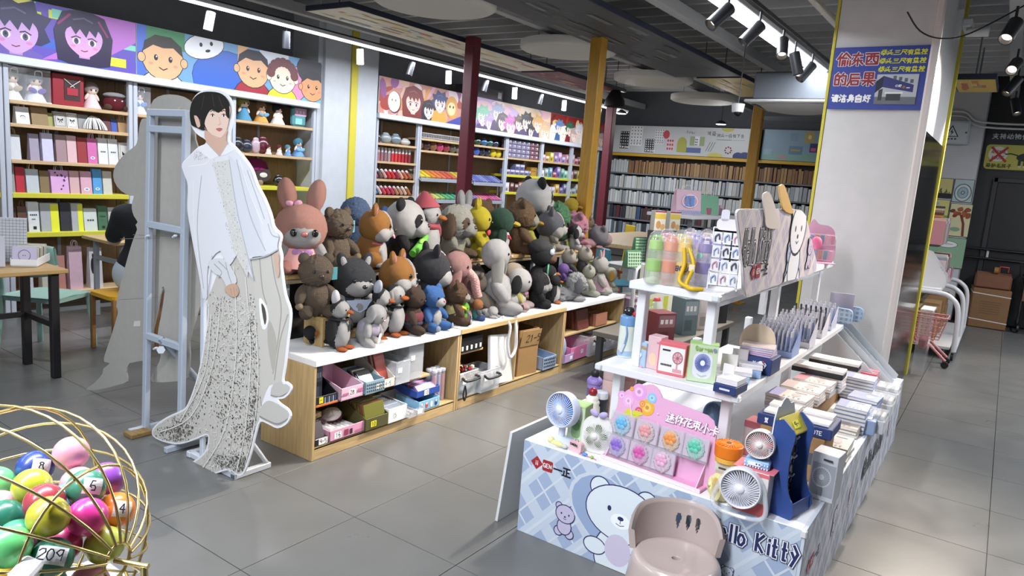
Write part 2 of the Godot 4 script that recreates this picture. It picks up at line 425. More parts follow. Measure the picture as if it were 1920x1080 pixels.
func setting()->void:
	struct("floor",bx(19,0.1,14,0.0),mt("4c4e4f",0.4,"tile"),V(6.5,-0.0635,-2))
	var fl:=get_node("floor")
	var tm:=mt("676866",0.36,"tile")
	var tile:=bx(0.5885,0.013,0.5965,0.0004)
	for i in 19:
		for j in 17:
			var p:=V(1.568+0.592*(i+0.5-2),-0.0065+0.0635,-7.645+0.6*(j+0.5))
			if i>12 and j<10:continue
			if p.x<1.0 and p.z>-1.0 or p.x<1.6 and p.z<-5.2:continue
			put(fl,"tile",tile,tm,p-V(6.5,0,-2))
	var far:=MB.new()
	for i in range(13,23):
		for j in 10:far.box(V(1.568-6.5+0.592*(i+0.5-2),0.057,-5.645+0.6*(j+0.5)),V(0.589,0.013,0.597),0.0015)
	for i in range(-2,19):
		for j in range(17,20):far.box(V(1.568-6.5+0.592*(i+0.5-2),0.057,-5.645+0.6*(j+0.5)),V(0.589,0.013,0.597),0.0015)
	tag(put(fl,"far_tiles",far.mesh(),tm),"","","","stuff")
	var wm:=mt("b9bcc0",0.8,"wall")
	struct("wall_left",bx(19,4.2,0.2,0.0),mt("7f8388",0.85,"wall"),V(6.5,2.0,-7.9))
	struct("wall_back",bx(0.2,4.2,8,0.0),mt("6a6e74",0.85,"wall"),V(14.7,2.0,-4.0))
	struct("wall_right",bx(19,4.2,0.2,0.0),wm,V(6.5,2.0,4.6))
	struct("wall_front",bx(0.2,4.2,13,0.0),wm,V(-2.6,2.0,-1.6))
	# ceiling: dark deck, joists across, beams along
	struct("ceiling",bx(19,0.1,14,0.0),mt("4a4c50",0.8),V(6.5,4.0,-2))
	var ce:=get_node("ceiling")
	var joist:=bx(0.05,0.14,12.2,0.004)
	var panel:=bx(0.3,0.02,12.2,0.003)
	for i in 34:
		var x:=-5.3+i*0.38
		put(ce,"joist",joist,mt("b4b6b8",0.6),V(x,-0.48,0))
		put(ce,"deck_panel",panel,mt("a8aaac" if i%2 else "8c8e91",0.6,"wall"),V(x+0.19,-0.36+(0.03 if i%3==0 else 0.0),0))
	for z in [-6.75,-4.43,-2.8,-0.2,1.4]:
		put(ce,"beam",bx(12.5,0.11,0.1,0.004),mt("a7a9ab",0.6),V(1.6,-0.79,z+2))
	# the pilaster between the two shelf runs, white with a yellow channel
	var pm:=mt("c4c9ce",0.6,"wall")
	struct("trim_1",bx(1.0,3.95,0.5,0.004),pm,V(6.59,1.97,-7.56))
	var p1:=get_node("trim_1")
	put(p1,"raised_face",bx(0.36,3.95,0.06,0.003),pm,V(0.29,0,0.28))
	put(p1,"raised_face",bx(0.42,3.95,0.05,0.003),pm,V(-0.22,0,0.275))
	put(p1,"yellow_channel",bx(0.11,3.95,0.08,0.003),mt("c9bd3c",0.6),V(0.05,0,0.28))
	# the big column with the notice
	var cm:=mt("d6d4d0",0.55,"wall")
	struct("trim_2",bx(2.1,3.95,0.6,0.004),cm,V(6.66,1.97,-0.9))
	var p2:=get_node("trim_2")
	put(p2,"yellow_edge",bx(0.05,3.95,0.02,0.002),mt("c9bd3c",0.6),V(-1.03,0,-0.312))
	put(p2,"yellow_edge",bx(0.09,3.95,0.03,0.002),mt("c9bd3c",0.6),V(0.99,0,0.31))
	put(p2,"corner_moulding",bx(0.07,3.95,0.05,0.012),mt("d8cfc8",0.5),V(-1.05,0,0.325))
	put(p2,"corner_moulding",bx(0.06,3.95,0.03,0.008),mt("dcdcdc",0.5),V(-0.96,0,0.315))
	put(p2,"dark_glass_panel",bx(1.85,2.13,0.012,0.002),mt("0d0e10",0.12),V(0.0,-0.9,0.308))
	# notice on the column
	var W:=0.6;var H:=0.423
	var sg:=thing("warning_sign","blue warning notice with red and yellow characters on the white column","sign",V(5.592,2.233,-1.194),-PI/2)
	put(sg,"board",bx(W,H,0.008,0.001),mt("2c3f94",0.45),V(W/2,H/2,0))
	var k:=Ink.new()
	var rows:=[["偷东西",0.025,0.298,0.086],["的后果",0.02,0.16,0.086]]
	for r in rows:
		han(k,r[0],r[1],r[2],r[3],0.021,"e9e4e0",1.06)
		han(k,r[0],r[1],r[2],r[3],0.0135,"8e2730",1.06)
	han(k,"请洁身自好",0.022,0.05,0.048,0.0095,"f2f2f2",1.08)
	for r in 3:han(k,"举头三尺有监控",0.297,0.362-0.056*r,0.037,0.0055,"d8dc3a",1.1,0.12)
	k.rect(0.298,0.035,0.255,0.2,"b9bec2")
	k.rect(0.298,0.035,0.255,0.05,"6e7274")
	k.poly(P2([0.298,0.19,0.34,0.225,0.34,0.15,0.298,0.11]),"25273a")
	k.poly(P2([0.34,0.225,0.53,0.165,0.53,0.115,0.34,0.15]),"3a3d78")
	k.poly(P2([0.32,0.06,0.345,0.06,0.345,0.14,0.32,0.13]),"3f4644")
	k.rect(0.37,0.06,0.09,0.05,"3a3f41");k.rect(0.36,0.105,0.11,0.012,"e8e8e4")
	for i in 4:k.rect(0.40+0.035*i,0.2-0.008*i,0.02,0.025,"5c666c")
	han(k,"公安",0.42,0.148,0.018,0.003,"f0f0f0");k.oval(0.472,0.15,0.009,0.009,"9a6a3a");k.rect(0.487,0.142,0.022,0.006,"e8e8e8")
	ink_on(sg,k,V(0,0,0.004))
	# poles that carry the ceiling panels
	for q in [[888,70,3.05,"6b1a2a","dark red square pole in front of the anime banner",0.13],[1125,62,3.05,"b0842a","mustard yellow square pole nearest the plush toys",0.13],[1427,176,2.95,"b0842a","mustard yellow square pole before the far notebook wall, beside the white column",0.13],[1149,180,2.95,"6b1a2a","dark red square pole at the far end of the anime banner",0.13]]:
		var b:=oy(q[0],q[1],q[2])
		var t:=thing("pole",q[4],"pole",V(b.x,0,b.z))
		put(t,"shaft",bx(q[5],q[2],q[5],0.008),mt(q[3],0.45,"woodv"),V(0,q[2]/2,0))
		put(t,"foot_plate",bx(0.24,0.012,0.24,0.003),mt(q[3],0.5),V(0,0.006,0))
func ceiling_things()->void:
	for q in [[815,15,"nearest"],[1065,100,"second"],[1224,156,"third"],[1320,192,"farthest"]]:
		var p:=oy(q[0],q[1],3.0)
		var t:=thing("disc_panel","%s of the round white discs hanging in a row from the ceiling"%q[2],"ceiling panel",p,0,"hanging discs")
		put(t,"disc",lat("disc",[Vector2(0,0.0),Vector2(0.47,0.0),Vector2(0.47,0.0),Vector2(0.52,0.012),Vector2(0.55,0.03),Vector2(0.55,0.1),Vector2(0.55,0.1),Vector2(0,0.1)],56),mt("c8c8c4",0.7),V(0,0,0))
		for a in 3:put(t,"wire",pipe([V(0.35*cos(a*2.1),0.1,0.35*sin(a*2.1)),V(0.35*cos(a*2.1),0.42,0.35*sin(a*2.1))],0.004,4),mt("55585c",0.5))
	# printed panels hung flat under the ceiling
	var inks:=[["d8d2c0","c2563f","5b8ab0","d9c85a"],["3c4048","6a5a4c","7f8a8c","2f5a44"],["c9b060","a5523c","6f8fa0","d5cba8"],["6a2430","a03a3a","57708f","c79a58"]]
	var k4:=0
	for q in [[4.72,8.35,-5.88,-5.26,"printed ceiling panel with pale print and navy rim, nearest over the shelves"],[8.45,10.5,-5.88,-5.26,"red printed ceiling panel with navy rim beyond the first dark red pole"],[4.0,9.05,-3.85,-2.98,"dark printed ceiling panel with landscape print between discs and strip light"],[9.15,11.0,-3.6,-2.98,"pale printed ceiling panel above the far yellow pole"],[4.15,5.5,-1.3,-0.35,"dark printed ceiling panel above the notice on the column"],[7.75,8.6,-0.62,-0.28,"orange and green printed ceiling panel seen right of the column"]]:
		var w:float=q[1]-q[0];var d:float=q[3]-q[2]
		var t:=thing("ceiling_poster",q[4],"ceiling panel",V(q[0],3.0 if k4!=5 else 2.75,q[2]))
		put(t,"rim",bx(w,0.05,d,0.003),mt("1d2338",0.5),V(w/2,0.025,d/2))
		var k:=Ink.new();var cs:Array=inks[[0,3,1,2,3,2][k4]]
		k.rect(0.01,0.01,w-0.02,d-0.02,cs[0])
		for i in int(w*14):
			var x:=rng.randf_range(0.05,w-0.5);var y:=rng.randf_range(0.04,d-0.12)
			k.rect(x,y,rng.randf_range(0.05,0.42),rng.randf_range(0.008,0.06),Color(cs[rng.randi()%4]).lerp(Color(cs[0]),rng.randf_range(0.1,0.7)))
		ink_on(t,k,V(0,-0.001,0),Basis(Vector3.RIGHT,Vector3.BACK,Vector3.DOWN))
		for x in [0.15,w-0.15]:put(t,"hanger",pipe([V(x,0.05,d/2),V(x,0.4,d/2)],0.008,5),mt("6d7074",0.5))
		k4+=1
	# spotlights under the wall strip, silver and black in turn
	var n:=0
	for q in [[395,26],[537,62],[675,95],[773,119],[841,135],[912,152],[965,166],[1015,178],[1058,190],[1124,205]]:
		var p:=oz(q[0],q[1],-6.32)
		var silver:=n%2==0
		rod_lamp(p,V([-0.12,0.1,0.18,-0.22,0.2,-0.2,0.22,-0.15,0.2,0.1][n],-1,-0.12),"c9cdd2" if silver else "26282c","spotlights below the wall strip","%s spotlight under the wall strip light, number %s from the viewer"%["silver" if silver else "black",["one","two","three","four","five","six","seven","eight","nine","ten"][n]],0.0,1.0)
		n+=1
	var tk:=obj("light_track",bx(9.6,0.03,0.035,0.004),mt("2a2c30",0.5),V(7.6,oz(773,119,-6.32).y+0.11,-6.32),"thin dark track along the wall strip light carrying small spotlights","light track")
	tk.position.y=oz(773,119,-6.32).y+0.115
	# spotlights by the wide strip, aimed at the display and at the toys
	n=0
	var aims:=[V(-0.85,-1,-0.62),V(-0.6,-1,-0.7),V(-0.75,-1,0.25),V(0.1,-1,0.3),V(-0.55,-1,-0.6)]
	for q in [[1365,18],[1424,50],[1468,78],[1490,103],[1522,124]]:
		var p:=oz(q[0],q[1],-1.62)
		rod_lamp(p,aims[n],"1e2023","black spotlights over the display","black spotlight above the display, %s along the track"%["nearest","second","third","fourth","farthest"][n],[5.0,5.0,1.2,1.5,5.0][n],1.05)
		n+=1
	obj("light_track",bx(4.6,0.035,0.04,0.004),mt("1e2023",0.5),V(6.2,oz(1424,50,-1.62).y+0.12,-1.62),"black light track beside the wide strip light with five spotlights","light track")
	obj("cable_duct",bx(5.2,0.05,0.05,0.006),mt("a8a49c",0.6),V(6.0,3.03,-1.42),"beige cable duct running beside the black light track","cable duct")
	n=0
	for q in [[1903,45],[1906,118],[1908,150],[1903,190]]:
		var p:=oy(q[0],q[1],2.8)
		rod_lamp(p,(V(3.9,0.9,-0.7)-p) if n<2 else V(-0.5,-1,0.3 if n%2 else -0.5),"1e2023","black spotlights over the aisle","black spotlight at the upper right edge, %s from the top"%["first","second","third","fourth"][n],4.5 if n<2 else 2.5,1.1)
		n+=1
	obj("light_track",bx(6.0,0.035,0.04,0.004),mt("1e2023",0.5),V(8.0,2.95,0.05),"black light track over the right-hand aisle","light track")
	# air conditioner cassette, bulkhead, camera, pendant
	var p:=oz(1500,205,-2.1)
	var ac:=thing("air_conditioner","white ceiling cassette air conditioner hanging left of the column","air conditioner",V(p.x,p.y,p.z))
	put(ac,"case",bx(0.84,0.3,0.84,0.02),mt("5c6268",0.5),V(0,0.2,0))
	put(ac,"face_panel",bx(0.98,0.03,0.98,0.012),mt("b4b4b2",0.45),V(0,0.035,0))
	put(ac,"grille",lat("acg",[Vector2(0,-0.045),Vector2(0.22,-0.042),Vector2(0.36,-0.02),Vector2(0.42,0.02),Vector2(0.42,0.02),Vector2(0,0.02)],32),mt("b0b0ae",0.4))
	for s in [-1,1]:put(ac,"vent_slot",bx(0.6,0.008,0.05,0.003),mt("3c4044",0.5),V(0,0.018,s*0.43))
	struct("trim_3",bx(0.9,0.9,3.2,0.005),mt("70757c",0.7,"wall"),V(13.2,3.35,-2.3))
	var cp:=oz(1384,200,-2.6)
	var cc:=thing("security_camera","small white dome security camera hanging before the back wall","camera",cp)
	var cp_up:=3.64-cp.y;put(cc,"bracket",pipe([V(0,0,0),V(0,cp_up,0)],0.006),mt("55585c",0.5));put(cc,"body",cyl(0.06,0.07,0.09),mt("d8d8d8",0.4),V(0,-0.06,0));put(cc,"eye",ball(""),mt("101114",0.1),V(0,-0.06,0),Basis.from_scale(Vector3.ONE*0.045))
	for q in [[1352,232,-4.5,"small lit downlight hanging before the far banner"],[1165,212,-6.0,"small lit downlight at the far end of the wall strip"]]:
		var lp:=oz(q[0],q[1],q[2])
		var t:=thing("downlight",q[3],"downlight",lp)
		put(t,"shade",lat("dl",[Vector2(0.02,0.06),Vector2(0.09,0.02),Vector2(0.1,-0.01),Vector2(0.1,-0.01),Vector2(0.02,0.03)],20),mt("2c2e32",0.5));put(t,"bulb_face",cyl(0.085,0.085,0.012),mt("f4f8ff",2.0,"glow"),V(0,-0.015,0))
		put(t,"cord",pipe([V(0,0.05,0),V(0,0.8,0)],0.004,4),mt("222222",0.6))
		var l:=OmniLight3D.new();l.light_energy=0.25;l.light_size=0.06;l.omni_range=9;l.omni_attenuation=2;l.shadow_enabled=true;l.name="glow";t.add_child(l);l.position=V(0,-0.08,0)
	var bp:=oy(1152,200,2.75)
	var bl:=thing("pendant_shade","black bell-shaped pendant shade in front of the far red pole","pendant lamp",bp)
	put(bl,"shade",lat("bell",[Vector2(0.02,0.3),Vector2(0.05,0.27),Vector2(0.1,0.2),Vector2(0.15,0.1),Vector2(0.17,0.0),Vector2(0.17,0.0),Vector2(0.15,0.01),Vector2(0,0.05)],24),mt("141518",0.5));put(bl,"cord",pipe([V(0,0.3,0),V(0,0.9,0)],0.006,4),mt("141518",0.5))
	# loose cable slung from the ceiling panel to the right
	obj("cable",pipe(smooth3([ox(1701,22,5.3),ox(1725,58,5.35),ox(1765,72,5.45),ox(1820,62,5.6),ox(1925,8,5.8)]),0.005),mt("17181a",0.6),V0,"thin black cable sagging across the top of the column","cable")
	var wc:=thing("security_camera","white bracketed camera on the corner at the top of the column","camera",ox(1798,45,7.05))
	put(wc,"arm",bx(0.3,0.07,0.07,0.01),mt("cfd0d0",0.5),V(0.1,0.0,0.06));put(wc,"mount",bx(0.1,0.22,0.05,0.008),mt("d6d6d6",0.5));put(wc,"head",cyl(0.035,0.04,0.16,14),mt("dddddd",0.4),V(0,-0.07,0.06),BR(PI/2))
# ---------- generic drawn figures for the printed banners ----------
func bust(k:Ink,x:float,y:float,s:float,hair:String,skin:String,coat:String,kind:int)->void:
	k.shape([-0.55,-0.75,0.55,-0.75,0.4,-0.3,0.12,-0.2,-0.12,-0.2,-0.4,-0.3],Vector2(x,y),s,coat)
	var back:=[-0.5,-0.45,-0.56,0.1,-0.4,0.48,0,0.6,0.4,0.48,0.56,0.1,0.5,-0.45,0.3,-0.5,-0.3,-0.5] if kind==0 else [-0.42,-0.1,-0.62,0.12,-0.45,0.2,-0.55,0.42,-0.3,0.42,-0.2,0.62,0.05,0.5,0.3,0.6,0.35,0.4,0.58,0.35,0.46,0.15,0.55,-0.05,0.4,-0.15]
	k.shape(back,Vector2(x,y),s,hair)
	k.shape([-0.1,-0.36,0.1,-0.36,0.12,-0.1,-0.12,-0.1],Vector2(x,y),s,Color(skin).darkened(0.12))
	k.poly(smooth2(P2([x-0.33*s,y+0.15*s,x-0.31*s,y-0.12*s,x-0.12*s,y-0.3*s,x,y-0.34*s,x+0.12*s,y-0.3*s,x+0.31*s,y-0.12*s,x+0.33*s,y+0.15*s,x,y+0.4*s])),skin)
	for e in [-1,1]:
		k.oval(x+e*0.15*s,y-0.04*s,0.075*s,0.06*s,"fbf7ff");k.oval(x+e*0.15*s,y-0.04*s,0.045*s,0.06*s,Color(hair).lightened(0.15));k.oval(x+e*0.15*s,y-0.03*s,0.02*s,0.028*s,"17141c")
		k.line(P2([x+e*0.07*s,y+0.03*s,x+e*0.15*s,y+0.055*s,x+e*0.24*s,y+0.01*s]),0.022*s,"1c1622")
		k.oval(x+e*0.21*s,y-0.14*s,0.05*s,0.025*s,Color(skin).lerp(Color("e0506a"),0.35))
	k.line(P2([x-0.06*s,y-0.21*s,x,y-0.225*s,x+0.06*s,y-0.2*s]),0.018*s,"7a2434")
	k.shape([-0.38,0.12,-0.33,0.42,0,0.52,0.34,0.42,0.38,0.1,0.27,0.22,0.22,0.08,0.1,0.2,0.04,0.05,-0.08,0.2,-0.16,0.08,-0.25,0.22],Vector2(x,y),s,hair)
	k.line(P2([x-0.2*s,y+0.36*s,x,y+0.42*s,x+0.16*s,y+0.36*s]),0.03*s,Color(hair).lightened(0.22))
func toon_kid(k:Ink,x:float,y:float,s:float,hair:String,skin:String,coat:String,style:int)->void:
	var ol:="1d1a20"
	k.oval(x,y-0.75*s,0.62*s,0.5*s,ol);k.oval(x,y-0.75*s,0.6*s,0.48*s,coat)
	k.oval(x,y,0.53*s,0.5*s,ol);k.oval(x,y,0.51*s,0.48*s,skin)
	for e in [-1,1]:
		k.oval(x+e*0.53*s,y-0.02*s,0.1*s,0.12*s,ol);k.oval(x+e*0.53*s,y-0.02*s,0.085*s,0.105*s,skin)
		k.oval(x+e*0.18*s,y+0.02*s,0.05*s,0.07*s,ol);k.oval(x+e*0.18*s+0.012*s,y+0.045*s,0.015*s,0.02*s,"ffffff")
		k.oval(x+e*0.31*s,y-0.13*s,0.06*s,0.035*s,Color(skin).lerp(Color("e0606a"),0.35))
	k.line(P2([x-0.1*s,y-0.2*s,x,y-0.25*s,x+0.1*s,y-0.2*s]),0.025*s,ol)
	if style==0:k.shape([-0.5,0.12,-0.46,0.36,-0.2,0.54,0.2,0.54,0.46,0.36,0.5,0.12,0.25,0.3,0,0.26,-0.25,0.3],Vector2(x,y),s,hair)
	else:
		for i in 9:
			var a:=PI*i/8.0;k.oval(x+cos(a)*0.46*s,y+0.12*s+sin(a)*0.38*s,0.16*s,0.15*s,hair)
func banner(label:String,x0:float,x1:float,y0:float,y1:float,zz:float,bg:String,fill:Callable)->void:
	var t:=thing("banner",label,"banner",V(x0,y0,zz))
	put(t,"board",bx(x1-x0,y1-y0,0.02,0.002),mt("d0d0d0",0.6),V((x1-x0)/2,(y1-y0)/2,0))
	var k:=Ink.new();var w:=x1-x0;var h:=y1-y0
	k.clip=P2([0.002,0.002,w-0.002,0.002,w-0.002,h-0.002,0.002,h-0.002])
	k.rect(0.002,0.002,w-0.004,h-0.004,bg);fill.call(k,w,h)
	ink_on(t,k,V(0,0,0.0101),Basis.IDENTITY,"print",0.4)
# ---------- goods ----------
func bag(label:String,at:Vector3,w:float,h:float,d:float,hex:String,cord:="e8e4dc",mark:="",yaw:=0.0,group:="paper bags on the wall shelves")->Node3D:
	var t:=thing("paper_bag",label,"paper bag",at,yaw,group)
	var m:=MB.new();var th:=d*0.35
	var B:=[V(-w/2,0,-d/2),V(w/2,0,-d/2),V(w/2,0,d/2),V(-w/2,0,d/2)]
	var T:=[V(-w/2,h,-th/2),V(w/2,h,-th/2),V(w/2,h*0.985,th/2),V(-w/2,h*0.985,th/2)]
	for i in [0,2]:m.quad(B[i],B[(i+1)%4],T[(i+1)%4],T[i],V(0,0.1,-1 if i==0 else 1))
	for s in [-1,1]:
		var x:float=s*w/2;var mid:=V(x-s*0.018,h,0);var low:=V(x,h*0.3,0)
		m.flat(V(x,0,-d/2),V(x,h,-th/2),low,V(s,0,0));m.flat(V(x,0,d/2),V(x,h*0.985,th/2),low,V(s,0,0))
		m.flat(V(x,0,-d/2),V(x,0,d/2),low,V(s,0,0));m.flat(V(x,h,-th/2),mid,low,V(s,0,0));m.flat(V(x,h*0.985,th/2),mid,low,V(s,0,0))
	m.quad(B[0],B[1],B[2],B[3],Vector3.DOWN)
	var bo:=put(t,"body",m.mesh(),mt(hex,0.55,"card"))
	if cord:
		for s in [-1,1]:
			put(bo,"handle",pipe(smooth3([V(-w*0.2,h*0.98,s*th*0.45),V(-w*0.17,h+0.035,s*th*0.5),V(0,h+0.055,s*th*0.6),V(w*0.17,h+0.035,s*th*0.5),V(w*0.2,h*0.98,s*th*0.45)],false,3),0.003,5),mt(cord,0.7))
	if mark:
		var k:=Ink.new();var u:=w/2
		match mark:
			"bow":
				for s in [-1,1]:k.poly(P2([u,h*0.5,u+s*w*0.25,h*0.62,u+s*w*0.22,h*0.42]),"1d1c20");k.line(P2([u,h*0.5,u+s*w*0.12,h*0.3]),w*0.05,"1d1c20")
				k.line(P2([w*0.1,h*0.08,w*0.9,h*0.08,w*0.9,h*0.9,w*0.1,h*0.9,w*0.1,h*0.08]),0.003,"55565c")
			"squares":
				for i in 3:k.rect(w*(0.24+0.19*i),h*0.45,w*0.14,w*0.14,"3c3d44")
			"hearts":
				for i in 9:k.oval(rng.randf_range(0.1,0.9)*w,rng.randf_range(0.1,0.95)*h,w*0.06,w*0.05,"3d2c5a",rng.randf())
			"badge":
				k.oval(u,h*0.22,w*0.25,w*0.16,"dfe6ec");k.oval(u,h*0.22,w*0.15,w*0.09,"6a86a4")
			"text":
				for i in 4:k.rect(w*0.18+i*w*0.17,h*0.55,w*0.12,h*0.05,"2a2a2e")
				k.rect(w*0.3,h*0.42,w*0.35,h*0.03,"55565c");k.rect(w*0.4,h*0.1,w*0.3,h*0.1,"1c1c20")
			"half":k.rect(w*0.55,0,w*0.45,h*0.97,"d9dc2e")
			"blot":k.oval(w*0.25,h*0.55,w*0.16,h*0.2,"17171a");k.oval(w*0.28,h*0.8,w*0.06,h*0.06,"17171a")
			"face":
				k.oval(u,h*0.4,w*0.2,w*0.15,"222226");k.oval(u,h*0.38,w*0.17,w*0.11,"f1efe9");k.oval(u-w*0.07,h*0.38,0.003,0.004,"222226");k.oval(u+w*0.07,h*0.38,0.003,0.004,"222226")
		var a:=atan2((d-th)/2,h)
		ink_on(t,k,V(-w/2,0,d/2+0.0006),BR(-a))
	return t
func plain_box(called:String,label:String,cat:String,at:Vector3,s:Vector3,hex:String,yaw:=0.0,group:="",face:="",b:=0.002)->Node3D:
	var t:=thing(called,label,cat,at,yaw,group)
	put(t,"body",bx(s.x,s.y,s.z,b),mt(hex,0.5),V(0,s.y/2,0))
	if face:
		var k:=Ink.new();var cs:=face.split(",")
		k.rect(s.x*0.06,s.y*0.55,s.x*0.88,s.y*0.38,cs[0])
		k.rect(s.x*0.12,s.y*0.12,s.x*0.5,s.y*0.3,cs[1%cs.size()])
		for i in 3:k.rect(s.x*(0.15+0.25*i),s.y*0.66,s.x*0.16,s.y*0.14,cs[2%cs.size()])
		ink_on(t,k,V(-s.x/2,0,s.z/2+0.0002))
	return t
func doll(called:String,label:String,at:Vector3,s:float,hair:String,dress:String,bow:String,boxed:bool,group:String,yaw:=0.0)->void:
	var t:=thing(called,label,"doll",at,yaw,group)
	var y0:=0.008 if boxed else 0.0
	put(t,"dress",lat("dress%.3f"%s,[Vector2(0,0)*s,Vector2(0.3,0)*s,Vector2(0.31,0.02)*s,Vector2(0.22,0.2)*s,Vector2(0.13,0.4)*s,Vector2(0.1,0.5)*s,Vector2(0,0.52)*s],18),mt(dress,0.85,"cloth"),V(0,y0,0))
	egg(t,"head",V(0,y0+0.64*s,0),V(0.2,0.19,0.18)*s,mt("eed2c0",0.7))
	egg(t,"hair",V(0,y0+0.68*s,-0.03*s),V(0.24,0.22,0.21)*s,mt(hair,0.9,"fur"),"fur")
	for e in [-1,1]:
		egg(t,"eye",V(e*0.075*s,y0+0.62*s,0.165*s),V(0.028,0.036,0.02)*s,mt("2a2233",0.2))
		egg(t,"arm",V(e*0.17*s,y0+0.4*s,0.03*s),V(0.05,0.13,0.05)*s,mt("eed2c0",0.7),"",V(0,0,e*0.5))
		if bow:egg(t,"bow",V(e*0.13*s,y0+0.33*s,0.2*s),V(0.13,0.08,0.04)*s,mt(bow,0.5,"cloth"),"",V(0,0,e*0.4))
	if boxed:
		put(t,"base_card",bx(0.72*s,0.008,0.6*s,0.001),mt("eeeeee",0.6),V(0,0.004,0))
		put(t,"clear_cover",bx(0.7*s,0.98*s,0.58*s,0.004),mt("e8eef4",0.08,"film"),V(0,0.009+0.49*s,0))
		put(t,"hanger",pipe(smooth3([V(-0.1*s,0.8*s,0.28*s),V(-0.08*s,0.93*s,0.29*s),V(0.08*s,0.94*s,0.29*s),V(0.1*s,0.8*s,0.28*s)]),0.005,5),mt("f4f4f4",0.4))
func pouch(label:String,at:Vector3,w:float,h:float,hex:String,group:String,called:="pouch",yaw:=0.0)->void:
	var t:=thing(called,label,"pouch",at,yaw,group)
	egg(t,"body",V(0,h*0.46,0),V(w/2,h*0.47,w*0.3),mt(hex,0.25,"coat"))
	egg(t,"gathered_top",V(0,h*0.9,0),V(w*0.3,h*0.14,w*0.12),mt(hex,0.3,"coat"),"fur")
func shelf_bay(called:String,label:String,x0:float,x1:float,levels:Array,yellow:Array,z0:=-7.68,z1:=-7.3,ht:=2.21)->void:
	var t:=thing(called,label,"shelving unit",V(x0,0,z1),0,"shelving along the left wall")
	var w:=x1-x0;var d:=z1-z0
	put(t,"back_panel",bx(w-0.002,ht,0.02,0.001),mt("8d7350",0.7,"woodv"),V(w/2,ht/2,-d+0.01))
	for x in [0.0,w-0.045]:put(t,"upright",bx(0.04,ht,0.05,0.004),mt("b7bdc6",0.4),V(x+0.022,ht/2,-0.025))
	for x in [w*0.5]:put(t,"slotted_strip",bx(0.03,ht,0.012,0.001),mt("9a9fa6",0.4),V(x,ht/2,-d+0.027))
	put(t,"kick_board",bx(w-0.002,0.1,0.02,0.001),mt("4a3c2e",0.7),V(w/2,0.05,-0.2))
	for i in levels.size():
		var y:float=levels[i]
		put(t,"shelf_board",bx(w-0.09,0.032 if not i in yellow else 0.045,d-0.025,0.003),mt("d2b48a" if not i in yellow else "c9c33c",0.5,"wood" if not i in yellow else ""),V(w/2,y-0.017,-d/2+0.008))
